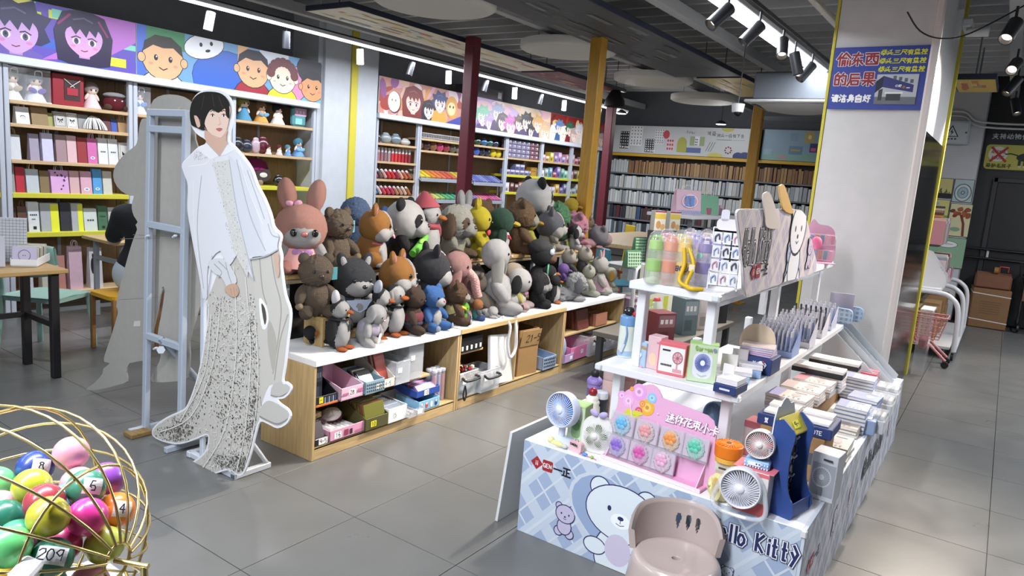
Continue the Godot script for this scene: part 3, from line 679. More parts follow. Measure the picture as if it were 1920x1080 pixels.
func left_wall()->void:
	var Z:=-7.34
	shelf_bay("shelving_unit","grey-posted shelving bay with wood and yellow shelves at the far left edge",1.56,2.668,[1.91,1.71,1.39,1.09,0.73,0.164],[3,4])
	shelf_bay("shelving_unit","grey-posted shelving bay full of paper bags left of the cutouts",2.671,3.79,[1.91,1.71,1.39,1.09,0.73,0.164],[3,4])
	shelf_bay("shelving_unit","grey-posted shelving bay mostly hidden behind the standing cutouts",3.793,4.90,[1.91,1.62,1.3,1.0,0.73,0.164],[3,4])
	shelf_bay("shelving_unit","grey-posted shelving bay of wrapped dolls between the white cutout and the pilaster",4.903,6.08,[1.97,1.605,1.225,0.8,0.164],[2,3])
	shelf_bay("shelving_unit","shelving bay with thin white shelves of tubes right of the pilaster",7.12,8.0,[1.885,1.635,1.385,1.155,0.8,0.2],[4])
	shelf_bay("shelving_unit","wide shelving bay with sloped stationery racks behind the first dark red pole",8.003,10.24,[2.02,1.846,0.9,0.3],[2])
	shelf_bay("shelving_unit","shelving bay stacked with small drawer boxes left of the yellow pole",10.243,11.38,[1.875,1.575,1.27,0.9,0.3],[1,2])
	shelf_bay("shelving_unit","shelving bay of mixed small goods behind the nearest yellow pole",11.383,12.48,[1.875,1.575,1.27,0.9,0.3],[1,2])
	shelf_bay("shelving_unit","last shelving bay before the corner by the far red pole",12.483,13.6,[1.875,1.575,1.27,0.9,0.3],[1,2])
	obj("header_ledge",bx(4.5,0.07,0.12,0.006),mt("ccd3da",0.45),V(3.83,2.246,-7.3),"long white ledge under the cartoon banners at the upper left","ledge")
	obj("header_ledge",bx(6.5,0.07,0.12,0.006),mt("ccd3da",0.45),V(10.36,2.246,-7.3),"long white ledge under the anime banners right of the pilaster","ledge")
	# banners
	banner("anime banner of a dark-haired couple on bright graphic colours at the upper left",1.6,3.8,2.282,2.77,-7.27,"5f4fb0",func(k,w,h):
		for i in 46:k.rect(rng.randf_range(0,w),rng.randf_range(0,h),rng.randf_range(0.06,0.3),rng.randf_range(0.02,0.1),["3fb8c4","d6de3a","c24a9a","3f5fc0","7fd0b8","e8e26a"][i%6])
		k.shape([1.35,0,1.75,0.25,1.6,0.5,2.2,0.5,2.2,0.3,1.9,0.1],Vector2.ZERO,1.0,"b56fc4")
		bust(k,1.16,0.19,0.5,"2a2250","c99fd4","6a58a8",1);bust(k,1.72,0.235,0.46,"251c40","d3a0d6","4a62b8",0)
		k.line(P2([1.5,0.34,1.6,0.44]),0.02,"8e2a6a");k.line(P2([1.85,0.42,1.93,0.3]),0.018,"8e2a6a"))
	banner("cartoon banner of round-faced children in blue, red and pink above the doll shelves",3.806,6.1,2.282,2.77,-7.27,"6fa0c8",func(k,w,h):
		k.rect(0,0.3,0.5,0.2,"3f8a58");k.rect(0,0,0.1,h,"4a6cc8");k.rect(1.4,0.32,0.4,0.2,"d8dde6")
		k.oval(1.0,0.1,0.42,0.3,"1d1a20");k.oval(1.0,0.1,0.415,0.295,"3a66c0")
		toon_kid(k,0.27,0.19,0.42,"2a2220","e4b184","c9d0d8",0)
		k.oval(0.72,0.4,0.24,0.13,"1d1a20",0.3);k.oval(0.72,0.4,0.233,0.123,"eceff2",0.3);k.oval(0.68,0.41,0.018,0.022,"1d1a20");k.oval(0.8,0.44,0.018,0.022,"1d1a20");k.oval(0.76,0.36,0.03,0.015,"1d1a20",0.3)
		k.rect(1.12,0.25,0.13,0.25,"e4b184")
		toon_kid(k,1.32,0.25,0.4,"2a2430","e4b184","a02e38",0)
		k.oval(1.95,0.13,0.22,0.26,"1d1a20");k.oval(1.95,0.13,0.214,0.254,"d98cb0")
		toon_kid(k,1.72,0.22,0.36,"6a3436","eeddc6","d2d83a",1)
		k.oval(2.12,0.38,0.2,0.17,"2b2c34");toon_kid(k,2.16,0.17,0.34,"23222a","d99a6a","6fb0c4",0))
	banner("anime banner of red-haired figures and a white blob on warm colours next to the pilaster",7.1,8.93,2.282,2.77,-7.27,"c98a7a",func(k,w,h):
		for i in 40:k.oval(rng.randf_range(0,w),rng.randf_range(0,h),rng.randf_range(0.05,0.16),rng.randf_range(0.03,0.1),["e0b49a","a53a2c","d9a2b0","e6d3d6","8a4a86","e09a4a"][i%6],rng.randf()*3)
		k.oval(0.3,0.17,0.13,0.15,"5a2a28");k.oval(0.29,0.18,0.12,0.14,"f4eee8");k.oval(0.25,0.2,0.012,0.015,"8a7040");k.oval(0.32,0.2,0.012,0.015,"8a7040")
		bust(k,0.68,0.2,0.42,"7a2a22","f0d0c0","8a1f24",0);bust(k,1.02,0.12,0.3,"2a2028","f3dcd0","a52a30",0);bust(k,1.26,0.25,0.34,"2c3a70","f3dcd0","e0a040",1)
		k.oval(1.53,0.25,0.14,0.16,"d9962c");k.oval(1.53,0.22,0.1,0.1,"f0d9a0");k.oval(1.49,0.25,0.018,0.02,"3a2410");k.oval(1.57,0.25,0.018,0.02,"3a2410")
		k.poly(P2([1.4,0,1.83,0,1.83,0.16]),"3a3f9a"))
	banner("anime banner of a crowd with violet, green and black hair behind the dark red pole",8.936,11.5,2.282,2.77,-7.27,"d9b8b0",func(k,w,h):
		for i in 22:k.oval(rng.randf_range(0,w),rng.randf_range(0.2,h),rng.randf_range(0.15,0.4),rng.randf_range(0.06,0.14),["eed0a8","e6b8c0","c8a8d8","f0dfc8"][i%4])
		for q in [[0.22,0.1,0.34,"8f6fc0"],[0.5,0.17,0.36,"7fbf9f"],[0.72,0.08,0.32,"b49ad8"],[0.9,0.26,0.34,"a0a8c8"],[1.05,0.13,0.32,"5a4a50"],[1.3,0.09,0.36,"c86ab4"],[1.55,0.16,0.3,"6a5048"],[1.78,0.2,0.36,"2a2830"],[1.98,0.06,0.34,"33323c"],[2.15,0.2,0.34,"e0b070"],[2.4,0.08,0.36,"d8b890"]]:bust(k,q[0],q[1],q[2],q[3],"f3dccc","54486c" if q[3]!="33323c" else "22222a",int(q[0]*10)%2))
	banner("anime banner of white-haired figures on crimson at the far end of the wall shelves",11.506,13.62,2.282,2.77,-7.27,"8f2a26",func(k,w,h):
		for i in 30:k.oval(rng.randf_range(0,w),rng.randf_range(0,h),rng.randf_range(0.04,0.16),rng.randf_range(0.02,0.08),["d9a040","6a1a1c","b03a30","e8c890"][i%4],rng.randf()*3)
		for i in 11:bust(k,0.15+0.19*i,0.12+0.1*(i%2),0.3,["e8e4e0","5f86b8","f0e8dc","2f6a50","c0a8a0","d8d8e4"][i%6],"f3dccc",["7a2430","3a5f90","d8d0c8"][i%3],i%2))
	# ---- bags on the second bay: [px left, px right, row y, height m, colour, cord, mark, words]
	var rows:=[[1.71,236,0.165],[1.39,302,0.255],[1.09,365,0.235],[0.73,436,0.27],[0.164,540,0.38]]
	var goods:=[
		[0,33,59,0.15,"dfe2e4","e8e4dc","face","white paper bag with a small dark-haired face printed on it"],[0,62,94,0.165,"8a744c","","","brown kraft bag without handles on the second shelf"],[0,95,104,0.12,"9a9c58","","","narrow olive green bag beside the brown kraft bag"],[0,105,128,0.14,"b9b8b2","","bow","greyer of the two bags with a black bow"],[0,129,149,0.14,"dfe0da","","bow","whiter of the two bags with a black bow"],[0,150,170,0.135,"8c8c8a","","","plain grey bag behind the bundle of white cords"],[0,196,212,0.13,"5c2c30","","","dark maroon bag on the second shelf"],[0,213,224,0.12,"3a56a8","","","narrow royal blue bag on the second shelf"],[0,225,242,0.125,"a8865c","d9c0a8","","tan bag with a pale loop handle at the right end of the second shelf"],
		[1,15,43,0.22,"c6cacc","b49a6a","","pale grey bag with twisted straw handles on the third shelf"],[1,60,78,0.24,"9c94a6","","","dusky mauve bag on the third shelf"],[1,83,104,0.255,"c4c2dc","d8d8e4","","lavender bag with a grey cord on the third shelf"],[1,109,129,0.25,"9a8084","","","brownish pink bag in the shade on the third shelf"],[1,130,148,0.25,"d2b0b4","","","pale rose bag on the third shelf"],[1,149,167,0.24,"8f2e30","","","brick red bag on the third shelf"],[1,168,186,0.24,"c86aa4","f0dce8","badge","magenta pink bag on the third shelf"],[1,188,206,0.25,"d9dcdc","f0f0f0","squares","white bag with three small dark squares, left of a pair"],[1,207,225,0.25,"d9dcdc","f0f0f0","squares","white bag with three small dark squares, right of a pair"],[1,227,248,0.22,"dedcd4","","bow","cream bag with a black bow beside the standing cutout"],
		[2,2,32,0.27,"94928e","d8cfae","","big grey bag with straw handle behind the upright at the left edge"],[2,34,51,0.235,"b01e34","","","crimson bag on the upper yellow shelf"],[2,53,77,0.22,"b4bcc2","c8b890","","silver bag with a row of straw handles"],[2,79,97,0.21,"7c6a46","","","brown kraft bag on the upper yellow shelf"],[2,99,133,0.22,"cfa0d0","d8d0dc","hearts","orchid bag with dark butterflies"],[2,135,153,0.22,"c8a4a8","","","dusty pink bag left of the bag with silver cats"],[2,155,176,0.22,"cda0b2","","badge","pink bag with silver cats near its foot"],[2,178,195,0.25,"4e96d0","","badge","sky blue bag on the upper yellow shelf"],[2,197,214,0.23,"c2c0b8","","","cream bag touching the standing cutout"],
		[3,20,36,0.23,"4a3226","","","dark brown gift bag on the lower yellow shelf"],[3,38,55,0.24,"5a3a2c","6a4a38","","chocolate brown bag with a rope handle"],[3,57,78,0.28,"cfd2d2","","text","tall white bag with black print"],[3,80,115,0.27,"a2a6a8","","half","silver bag with a broad yellow side, left one"],[3,117,136,0.28,"26272e","","","black bag between the two silver and yellow bags"],[3,138,160,0.27,"a2a6ac","","half","silver bag with a broad yellow side, right one"],[3,161,186,0.22,"c4ccc6","","squares","pale green-white bag with three dots"],[3,188,205,0.25,"3f6a4c","","text","dark green bag with white print"],[3,207,236,0.23,"b8bab8","","blot","pale bag with a black apple-like blot beside the seated person"],
		[4,3,17,0.38,"7a1c22","","","deep red bag on the bottom shelf by the upright"],[4,45,66,0.33,"c4c2c8","","badge","white bag with a blue print under the near table"],[4,82,106,0.36,"b8b6a4","","","cream bag on the bottom shelf behind the green chair"],[4,108,127,0.34,"b07a70","","","terracotta bag on the bottom shelf behind the green chair"],[4,134,159,0.42,"c8a8b4","e0c8d0","","tall pink bag on the bottom shelf right of the green chair"],[4,172,196,0.40,"c8c8c8","3a3a3a","blot","tall white bag with black flowers on the bottom shelf"]]
	for g in goods:
		var r:Array=rows[g[0]]
		var a:=oz(g[1],r[1],Z);var b:=oz(g[2],r[1],Z)
		var w:float=(b.x-a.x)*0.97
		bag(g[7],V((a.x+b.x)/2,r[0],Z-0.07),w,g[3],minf(0.1,w*0.8+0.02),g[4],g[5],g[6],0.0)
	# cords, bundles of handles
	var bc:=MB.new()
	for i in 26:
		var x:=rng.randf_range(-0.1,0.1)
		bc.tube(smooth3([V(0,0.13,0),V(x*0.5,0.11,0.03),V(x,0.05,0.05),V(x*1.15,0.005,0.06)],false,3),0.0035,4)
	obj("cord_bundle",bc.mesh(),mt("dcdcd8",0.7),V(oz(178,232,Z).x,1.712,Z-0.06),"bundle of white cords spilling over the second shelf","cords")
	# top shelf
	var y1:=1.911
	for q in [[30,0.29,"c9b48e","e8e6e2","c8b89a","boxed doll in a white dress with a beige bow"],[75,0.29,"d0ccd0","e8e8ee","6a4fae","boxed doll in a white dress with a purple bow"],[268,0.27,"8a8078","dfe8f0","5a8ed0","boxed doll in a pale dress with a blue bow"]]:
		doll("boxed_doll",q[5],V(oz(q[0],190,Z).x,y1 if q[0]<250 else 1.911,Z-0.1),q[1],q[2],q[3],q[4],true,"boxed dolls on the top shelf")
	doll("bagged_doll","curly pink-haired doll in a clear bag beside the red window box",V(oz(181,190,Z).x,y1,Z-0.1),0.28,"d8b8b4","e8c8cc","",false,"")
	var rb:=thing("gift_box","red gift box with a clear window and crossed ribbon","box",V(oz(130,185,Z).x,y1,Z-0.1))
	put(rb,"frame",bx(0.27,0.28,0.2,0.004),mt("8e1c2a",0.5),V(0,0.14,-0.01));put(rb,"window",bx(0.14,0.19,0.006,0.002),mt("3a2a2c",0.15),V(0.03,0.145,0.09));put(rb,"purse",bx(0.1,0.07,0.01,0.004),mt("a02838",0.5),V(0.03,0.13,0.094))
	for s in [-1,1]:put(rb,"ribbon",pipe([V(0.03-s*0.07,0.24,0.098),V(0.03+s*0.02,0.17,0.098)],0.004,5),mt("c8c0b8",0.4))
	var st:=thing("plush_toy","red round plush wearing a white fur-trimmed hat on the top shelf","plush toy",V(oz(222,195,Z).x,y1,Z-0.08))
	egg(st,"body",V(0,0.075,0),V(0.1,0.08,0.09),mt("7e1424",0.9,"fur"),"fur");egg(st,"fur_trim",V(0,0.15,0),V(0.1,0.03,0.085),mt("e8e8e4",0.9,"fur"),"fur")
	for s in [-1,1]:egg(st,"foot",V(s*0.09,0.03,0.06),V(0.035,0.03,0.04),mt("6a4a34",0.9,"fur"),"fur");egg(st,"eye",V(s*0.035,0.1,0.084),Vector3.ONE*0.008,mt("f4f4f4",0.3))
	var gf:=thing("foil_bunch","bunch of gold foil wrappers on the top shelf behind the cutout","wrapped sweets",V(oz(350,205,Z).x,y1,Z-0.1))
	for i in 5:egg(gf,"wrapper",V(-0.16+0.08*i,0.07+0.02*(i%2),0.02*(i%3)),V(0.05,0.07,0.045),mt("7c6a22" if i%2 else "b0a890",0.3,"coat"),"curl")
	# dolls and wrapped toys in the bay right of the white cutout
	var g2:="dolls and cushions on the shelves right of the white cutout"
	doll("doll","yellow-haired doll cushion on the upper shelf of the doll bay",V(oz(466,226,Z).x,1.971,Z-0.1),0.31,"d9c35a","4f8fb0","",false,g2)
	doll("doll","sandy-haired doll with a light blue bow next to the yellow-haired cushion",V(oz(499,230,Z).x,1.971,Z-0.1),0.28,"b08a58","d9a050","6fa4cc",false,g2)
	doll("doll","black-haired doll in a white suit on the upper shelf of the doll bay",V(oz(530,236,Z).x,1.971,Z-0.1),0.28,"24222a","e8e8e6","",false,g2)
	plain_box("cushion","teal printed cushion at the right end of the doll shelf","cushion",V(oz(568,240,Z).x,1.971,Z-0.1),V(0.2,0.24,0.1),"5a9aa4",0.0,g2,"c9a0b8,8fd0d0,e8dce8",0.03)
	for q in [[453,292,0.16,0.17,"25262e","black wrapped pouch at the left of the middle doll shelf"],[470,294,0.15,0.15,"2c3040","navy wrapped pouch on the middle doll shelf"],[487,296,0.13,0.18,"b8a0ac","mauve wrapped pouch on the middle doll shelf"],[500,297,0.17,0.2,"5a1f2c","wine red wrapped pouch on the middle doll shelf"],[530,352,0.15,0.14,"17181c","black wrapped pouch on the yellow doll shelf"]]:
		pouch(q[5],V(oz(q[0],q[1],Z).x,1.606 if q[1]<320 else 1.226,Z-0.08),q[2],q[3],q[4],"wrapped pouches on the doll shelves")
	doll("doll","small red and white doll in plastic, left one on the middle shelf",V(oz(505,297,Z).x,1.606,Z-0.02),0.13,"6a2a30","e0d4d0","",false,g2);doll("doll","small red and white doll in plastic, right one on the middle shelf",V(oz(525,299,Z).x,1.606,Z-0.02),0.14,"7a2a30","d8c8c4","",false,g2)
	doll("doll","small blue-haired doll on the middle doll shelf",V(oz(541,300,Z).x,1.606,Z-0.02),0.15,"6fa8c8","5f94c4","",false,g2);doll("doll","large turquoise-haired doll on the middle doll shelf",V(oz(568,302,Z).x,1.606,Z-0.1),0.26,"5fa6c0","6a9cd0","7fb8d0",false,g2)
	var mk:=thing("party_mask","white eye mask with a magenta feather crest on the yellow doll shelf","mask",V(oz(490,350,Z).x,1.226,Z-0.1))
	egg(mk,"feathers",V(0,0.22,-0.03),V(0.17,0.1,0.05),mt("a0206e",0.95,"fur"),"shag");put(mk,"mask_plate",slab(smooth2(P2([-0.19,0.1,-0.17,0.19,-0.08,0.2,0,0.17,0.08,0.2,0.17,0.19,0.19,0.1,0.1,0.05,0,0.09,-0.1,0.05])),0,0.012),mt("3c3634",0.5))
	for s in [-1,1]:egg(mk,"eye_rim",V(s*0.09,0.13,0.014),V(0.055,0.03,0.006),mt("d8d4cc",0.5));egg(mk,"support",V(s*0.06,0.04,-0.01),V(0.04,0.045,0.03),mt("8a7468",0.6))
	# ---- first far bay: tubes
	var n:=0
	for i in 4:pouch("grey plastic-wrapped cap, %s from the left on the tube bay"%["first","second","third","fourth"][i],V(7.24+0.2*i,1.886,Z-0.1),0.2,0.15 if i<3 else 0.1,["30343a","8a9294","6f8088","b8b8b4"][i],"wrapped caps on the tube bay")
	for i in 11:
		var hx:String=["b8808c","a87884","9a6a74","8a7074","a08a90","c03a44","c8383c","b83038","a82c34","983038","8a3038"][i]
		var t:=thing("tube","upright cosmetic tube with clear top standing on the second thin shelf of the tube bay","tube",V(7.2+0.07*i,1.636,Z-0.06),0,"upright tubes");put(t,"body",cyl(0.024,0.026,0.12,12),mt(hx,0.4));put(t,"cap",cyl(0.022,0.022,0.07,12),mt("c8c4c4",0.3),V(0,0.12,0))
	for r in 2:
		for i in 9:
			var hx:String=[["b03a66","6a5a58","c8a0a0","c82a34","d0343c","9a2a4a","d8a090","b86a48","a85438"],["4a86c0","d0b8b8","c84a5c","c03a58","b83a5a","b08060","b8907a","d0b4a8","b06a40"]][r][i]
			var t:=thing("tube","%s cosmetic tube leaning in the %s slanted row of the tube bay"%["slanted",["upper","lower"][r]],"tube",V(7.2+0.085*i,[1.388,1.158][r],Z-0.02),0.0,"slanted tubes, %s row"%["upper","lower"][r])
			var tb:=BB(0.75);put(t,"body",cyl(0.022,0.025,0.12,12),mt(hx,0.4),V(0.03,0.02,0),tb);put(t,"cap",cyl(0.018,0.018,0.03,12),mt("e0dcdc",0.3),V(0.03,0.02,0)+tb.y*0.12,tb)
	# ---- second far bay: pouches and sloped racks
	var ph:=["6a4430","3a2824","7a5238","b03a6a","8a3440","5a5a4c","75756c","2c2c30","c87a8a","3a5ab0","23293a","2b3242","d0c02a","d8c830"]
	var pn:=["brown","dark brown","tan brown","magenta","burgundy","olive grey","grey","charcoal","pink","royal blue","dark navy","slate navy","lemon yellow","bright yellow"]
	for i in 14:pouch("%s drawstring pouch in a row on the shelf behind the dark red pole"%pn[i],V(8.13+0.155*i,1.847,Z-0.08),0.16,0.16,ph[i],"row of drawstring pouches")
	for i in 5:pouch("%s folded bag on the high shelf right of the dark red pole"%["deep green","bottle green","blue","teal","dark blue"][i],V(9.4+0.17*i,2.021,Z-0.1),0.17,0.13,["2a5038","23402e","2f6090","2a5a5c","22304a"][i],"folded bags on the high shelf","folded_bag")
	var wr:=thing("wire_rail","white wire rail along the front of the high shelf","rail",V(8.06,2.022,Z+0.02))
	for y in [0.01,0.075]:put(wr,"rod",pipe([V(0,y,0),V(1.1,y,0)],0.004,5),mt("e0e2e4",0.4))
	var wb:=MB.new()
	for i in 45:wb.tube([V(0.02+0.0245*i,0.01,0),V(0.02+0.0245*i,0.075,0)],0.0028,4)
	tag(put(wr,"pickets",wb.mesh(),mt("e0e2e4",0.4)),"","","","stuff")
	var pal:=[["c8b44a","d0bc3c","c8862c","c87a4a","c86a48","b85c48","c2564a","b8a83c","c0a838","b86a3c"],["7a78b0","6a6aa8","5c68a8","7484b8","8a8ec0","6a6ea8","5a64a0","7078b0","8088b8","6068a4"],["c05a4a","c8b45a","c0b85a","b8b468","8aa85a","5a9a68","4a9a6a","4a8a74","4a7a74","46706c"],["5a68a8","7a70a8","a87098","b86a8c","c06a8a","c85a84","b84a74","b06088","a85880","b86890"]]
	var places:=[[8.02,9.25,1.47],[9.3,10.15,1.45],[8.02,9.25,1.15],[9.3,10.15,1.15]]
	for r in 4:
		var q:Array=places[r];var w:float=q[1]-q[0]
		var t:=thing("sloped_rack","grey sloped %s stationery rack %s the dark red pole"%[["upper","upper","lower","lower"][r],["left of","right of","left of","right of"][r]],"rack",V(q[0],q[2],-7.27))
		put(t,"tray",bx(w,0.02,0.3,0.003),mt("8a8f96",0.45),V(w/2,0,-0.12),BR(0.5));put(t,"lip",bx(w,0.055,0.012,0.002),mt("9ba0a8",0.4),V(w/2,-0.06,0.02))
		for s in [0.02,w-0.02]:put(t,"leg",bx(0.025,0.24,0.025,0.002),mt("9ba0a8",0.4),V(s,-0.13,-0.1))
		for i in 10:
			var e:=thing("marker_pack","slim coloured marker pack on the %s sloped rack %s the dark red pole"%[["upper","upper","lower","lower"][r],["left of","right of","left of","right of"][r]],"marker",V(q[0]+(i+0.5)*w/10,q[2]+0.012,-7.36),0.25,"marker packs on sloped rack %s"%["one","two","three","four"][r])
			put(e,"pack",bx(w/12,0.03,0.2,0.004),mt(pal[r][i],0.35),V(0,0.01,0),BR(0.5));put(e,"label_strip",bx(w/14,0.004,0.08,0.001),mt(Color(pal[r][i]).lightened(0.5).to_html(false),0.4),V(0,0.038,-0.03),BR(0.5))
	# ---- drawer boxes
	for c in 7:
		for r in 4:
			var hx:String="7a7490" if c<5 else "6f4a54"
			var t:=thing("drawer_box","small %s drawer box with a pale knob in the stack on the upper shelf"%["mauve","maroon"][int(c>4)],"drawer box",V(10.36+0.145*c,1.876+0.078*r,Z-0.06),0,"stacked drawer boxes %s"%["mauve","maroon"][int(c>4)])
			put(t,"case",bx(0.138,0.075,0.12,0.003),mt(hx,0.4),V(0,0.0375,0));var df:=put(t,"drawer_front",bx(0.12,0.058,0.01,0.003),mt(Color(hx).lightened(0.15).to_html(false),0.3),V(0,0.0375,0.062));put(df,"knob",ball(""),mt("f0ecec",0.3),V(0,0.008,0.008),Basis.from_scale(Vector3.ONE*0.014))
	for q in [[0,0],[1,0],[2,0],[3,0],[4,0],[5,0],[2,1],[3,1],[2,2],[3,2]]:
		if q[1]==2:continue
		plain_box("patterned_box","violet patterned box in the small pile on the yellow shelf left of the yellow pole","box",V(10.38+0.15*q[0],1.576+0.1*q[1],Z-0.07),V(0.145,0.095,0.12),"6a6a90",0,"pile of violet boxes","b8b4d0,45456a,e8e4f0")
	plain_box("carton","mustard carton at the right of the violet boxes","box",V(11.2,1.576,Z-0.08),V(0.2,0.16,0.16),"a07828",0,"","8a6420,b08a3a,c8a050")
	# mixed goods, each bay and shelf its own row
	var mixed:=[[11.45,1.876,7,["c8909c","b0986a","c8b83a","9a80b8","b890c0","a090b8","c88a9c"],"upper shelf of the bay behind the yellow pole"],[11.45,1.576,7,["c8c8cc","8a9a9c","5a9ab0","a84a58","7a6ab0","5a9a84","8ac0b0"],"yellow shelf of the bay behind the yellow pole"],[10.33,1.271,6,["c8c4d0","5a2a28","4a3030","8a4a3c","4a4450","7a7484"],"yellow shelf behind the big panda"],[11.45,1.271,7,["c8c4d4","b8b4c8","d0ccd8","c0bcd0","c89a3a","7a70a0","6a6898"],"lower yellow shelf behind the yellow pole"],[12.55,1.876,6,["c8a0a8","b06a7a","8a4a50","b8a8a8","7a3a48","c07a84"],"upper shelf of the last bay"],[12.55,1.576,6,["c08a94","5a4a40","c0a83a","4a3a3c","8a7a70","6a5048"],"yellow shelf of the last bay"],[12.55,1.271,6,["a8b0b4","9aa2a8","b0b8bc","5a606a","c0c4c8","8a9098"],"lower yellow shelf of the last bay"]]
	for q in mixed:
		for i in q[2]:
			var w:=0.13;var hh:=rng.randf_range(0.1,0.22)
			plain_box("small_box","%s small box on the %s"%[["first","second","third","fourth","fifth","sixth","seventh"][i],q[4]],"box",V(q[0]+0.075+0.148*i,q[1],Z-0.08),V(w,hh,0.12),q[3][i],rng.randf_range(-0.1,0.1),"boxes on the "+q[4],"%s,%s,f0eef0"%[Color(q[3][i]).lightened(0.4).to_html(false),Color(q[3][i]).darkened(0.4).to_html(false)])
	var gx:=10.37
	for i in 4:
		var t:=thing("wall_carton","%s"%["grey carton standing on top of the anime banner right of the dark red pole","","",""][i],"carton",V(9.55,2.775,-7.45)) if i==0 else null
		if t:put(t,"body",bx(0.9,0.17,0.3,0.004),mt("57525a",0.6),V(0,0.085,0));put(t,"label",bx(0.1,0.1,0.004,0.001),mt("d8d8d8",0.5),V(0.36,0.09,0.152))
	# underneath: dark stock in the lower shelves seen between the toys
	for q in [[7.3,0.21],[7.75,0.21],[8.4,0.31],[9.0,0.31],[9.7,0.31],[10.6,0.31],[11.1,0.31],[11.9,0.31],[12.9,0.31]]:
		pass
func back_wall()->void:
	var X:=13.9
	# long rack facing the viewer: yellow rail, four rows of notebooks
	var za:=-7.2;var zb:=-2.55
	var t:=thing("notebook_rack","long grey rack of notebooks with a yellow top rail on the far wall","rack",V(X,0,za),-PI/2)
	var w:=zb-za
	put(t,"back_panel",bx(w,2.17,0.03,0.002),mt("5a5650",0.7),V(w/2,1.085,-0.36))
	put(t,"yellow_rail",bx(w,0.06,0.05,0.004),mt("b8901c",0.45),V(w/2,2.18,0.0))
	var lv:=[1.79,1.47,1.15,0.83,0.5]
	for y in lv:put(t,"shelf_board",bx(w,0.03,0.34,0.003),mt("6a6e72",0.5),V(w/2,y,-0.17))
	for z in [0.02,w*0.25,w*0.5,w*0.75,w-0.02]:put(t,"upright",bx(0.03,2.15,0.04,0.003),mt("74787c",0.5),V(z,1.075,-0.33))
	var book:=[bx(0.05,0.27,0.2,0.002),bx(0.06,0.25,0.2,0.002),bx(0.078,0.26,0.2,0.003),bx(0.04,0.24,0.2,0.002)]
	var cols:=[["8a6a44","7c5c3a","9a7a50","6c4e34","846040"],["b8bcbc","a8acb0","c4c8c8","9aa0a4","b4b4ac"],["c0c4c4","aab0b4","b8bcb8","8a9096","d0d2d0"],["2c3240","5a2a2e","7a7870","3a3c44","a8a8a0","4a4238","3a5078"],["a8b0b4","8a9098","3a4048","c8ccd0","5a6470"]]
	var side:=["left of the mustard pole","right of the mustard pole"]
	var nm:=["notebook in the top row of the far rack","pale notebook in the second row of the far rack","pale notebook in the third row of the far rack","notebook in the fourth row of the far rack","notebook in the lowest seen row of the far rack"]
	for r in 5:
		var z:=za+0.04
		var limit:=zb-0.06
		while z<limit:
			var i:=rng.randi()%4
			var step:float=[0.055,0.066,0.084,0.045][i]
			var hx:String=cols[r][rng.randi()%cols[r].size()]
			if r==0 and z<-6.75:hx="b0b4b4"
			if r>2 and z>-3.5 and r==4:break
			obj("notebook",book[i],mt(hx,0.5),V(X-0.005+0.11+rng.randf_range(0,0.02),lv[r]+0.015+[0.135,0.125,0.13,0.12][i],z+step/2),"%s%s, %s"%[{"8a6a44":"brown ","7c5c3a":"brown ","9a7a50":"tan ","6c4e34":"dark brown ","846040":"brown ","2c3240":"navy ","5a2a2e":"maroon ","7a7870":"grey ","3a3c44":"charcoal ","a8a8a0":"pale ","4a4238":"dark olive ","3a5078":"blue "}.get(hx,""),nm[r],side[int(z>-4.17)]],"notebook","far rack row %s %s %s"%[["one","two","three","four","five"][r],side[int(z>-4.17)],hx if r in [0,3] else ""],-PI/2)
			z+=step+(0.0 if rng.randf()<0.8 else 0.012)
	# banners above it
	var b:=thing("wall_banner","white stationery banner with polka-dot notebooks above the far notebook rack","banner",V(X-0.02,2.215,za),-PI/2)
	put(b,"board",bx(2.98,0.56,0.02,0.002),mt("b8babc",0.6),V(1.49,0.28,0))
	var k:=Ink.new();k.clip=P2([0.003,0.003,2.97,0.003,2.97,0.555,0.003,0.555])
	k.rect(0,0,2.98,0.56,"b4b8ba")
	for q in [[0.22,0.08,0.2,0.36,"202226","d8dadc"],[0.45,0.15,0.27,0.4,"d8dadc","303236"],[0.8,0.03,0.2,0.27,"202226","d8dadc"],[1.0,0.2,0.2,0.3,"ccd0d2","6a6c70"]]:
		k.rect(q[0],q[1],q[2],q[3],q[4])
		for i in 4:
			for j in 6:k.oval(q[0]+q[2]*(i+0.5)/4,q[1]+q[3]*(j+0.6)/6,0.011,0.015,q[5],0,8)
	latin(k,"Campus",0.23,0.1,0.05,0.008,"e8e8e8");latin(k,"Campus",0.49,0.2,0.05,0.006,"8a8c90");latin(k,"Campus",0.83,0.05,0.045,0.007,"e8e8e8");latin(k,"Campus",1.03,0.24,0.04,0.004,"8a8c90")
	for q in [[1.25,0.4,0.07,"b03040"],[1.36,0.2,0.11,"c8b4b8"],[1.6,0.24,0.1,"9a9a3c"]]:k.oval(q[0],q[1],q[2],q[2]*1.2,q[3])
	for i in 9:k.oval(1.3+0.05*(i%3),0.12+0.08*(i/3),0.02,0.025,"a03040",0,8)
	k.rect(1.5,0.06,0.2,0.2,"9a9a3c");k.rect(1.76,0.2,0.3,0.18,"8a9a70");k.rect(1.86,0.2,0.1,0.18,"d0d0d8");k.rect(1.7,0.06,0.3,0.1,"4a5a8a")
	for i in 6:k.oval(1.88+0.03*(i%2),0.22+0.05*(i/2),0.012,0.014,"303050",0,8)
	latin(k,"baloi",1.68,0.45,0.05,0.006,"3a3c40",1.3,-0.15)
	han(k,"可爱",2.1,0.4,0.085,0.008,"3a3c40");han(k,"持头一自用下去".replace("用","有"),2.3,0.38,0.07,0.006,"3a3c40",1.1)
	k.rect(2.3,0.33,0.3,0.01,"6a6c70");k.line(P2([2.62,0.33,2.85,0.34]),0.004,"6a6c70")
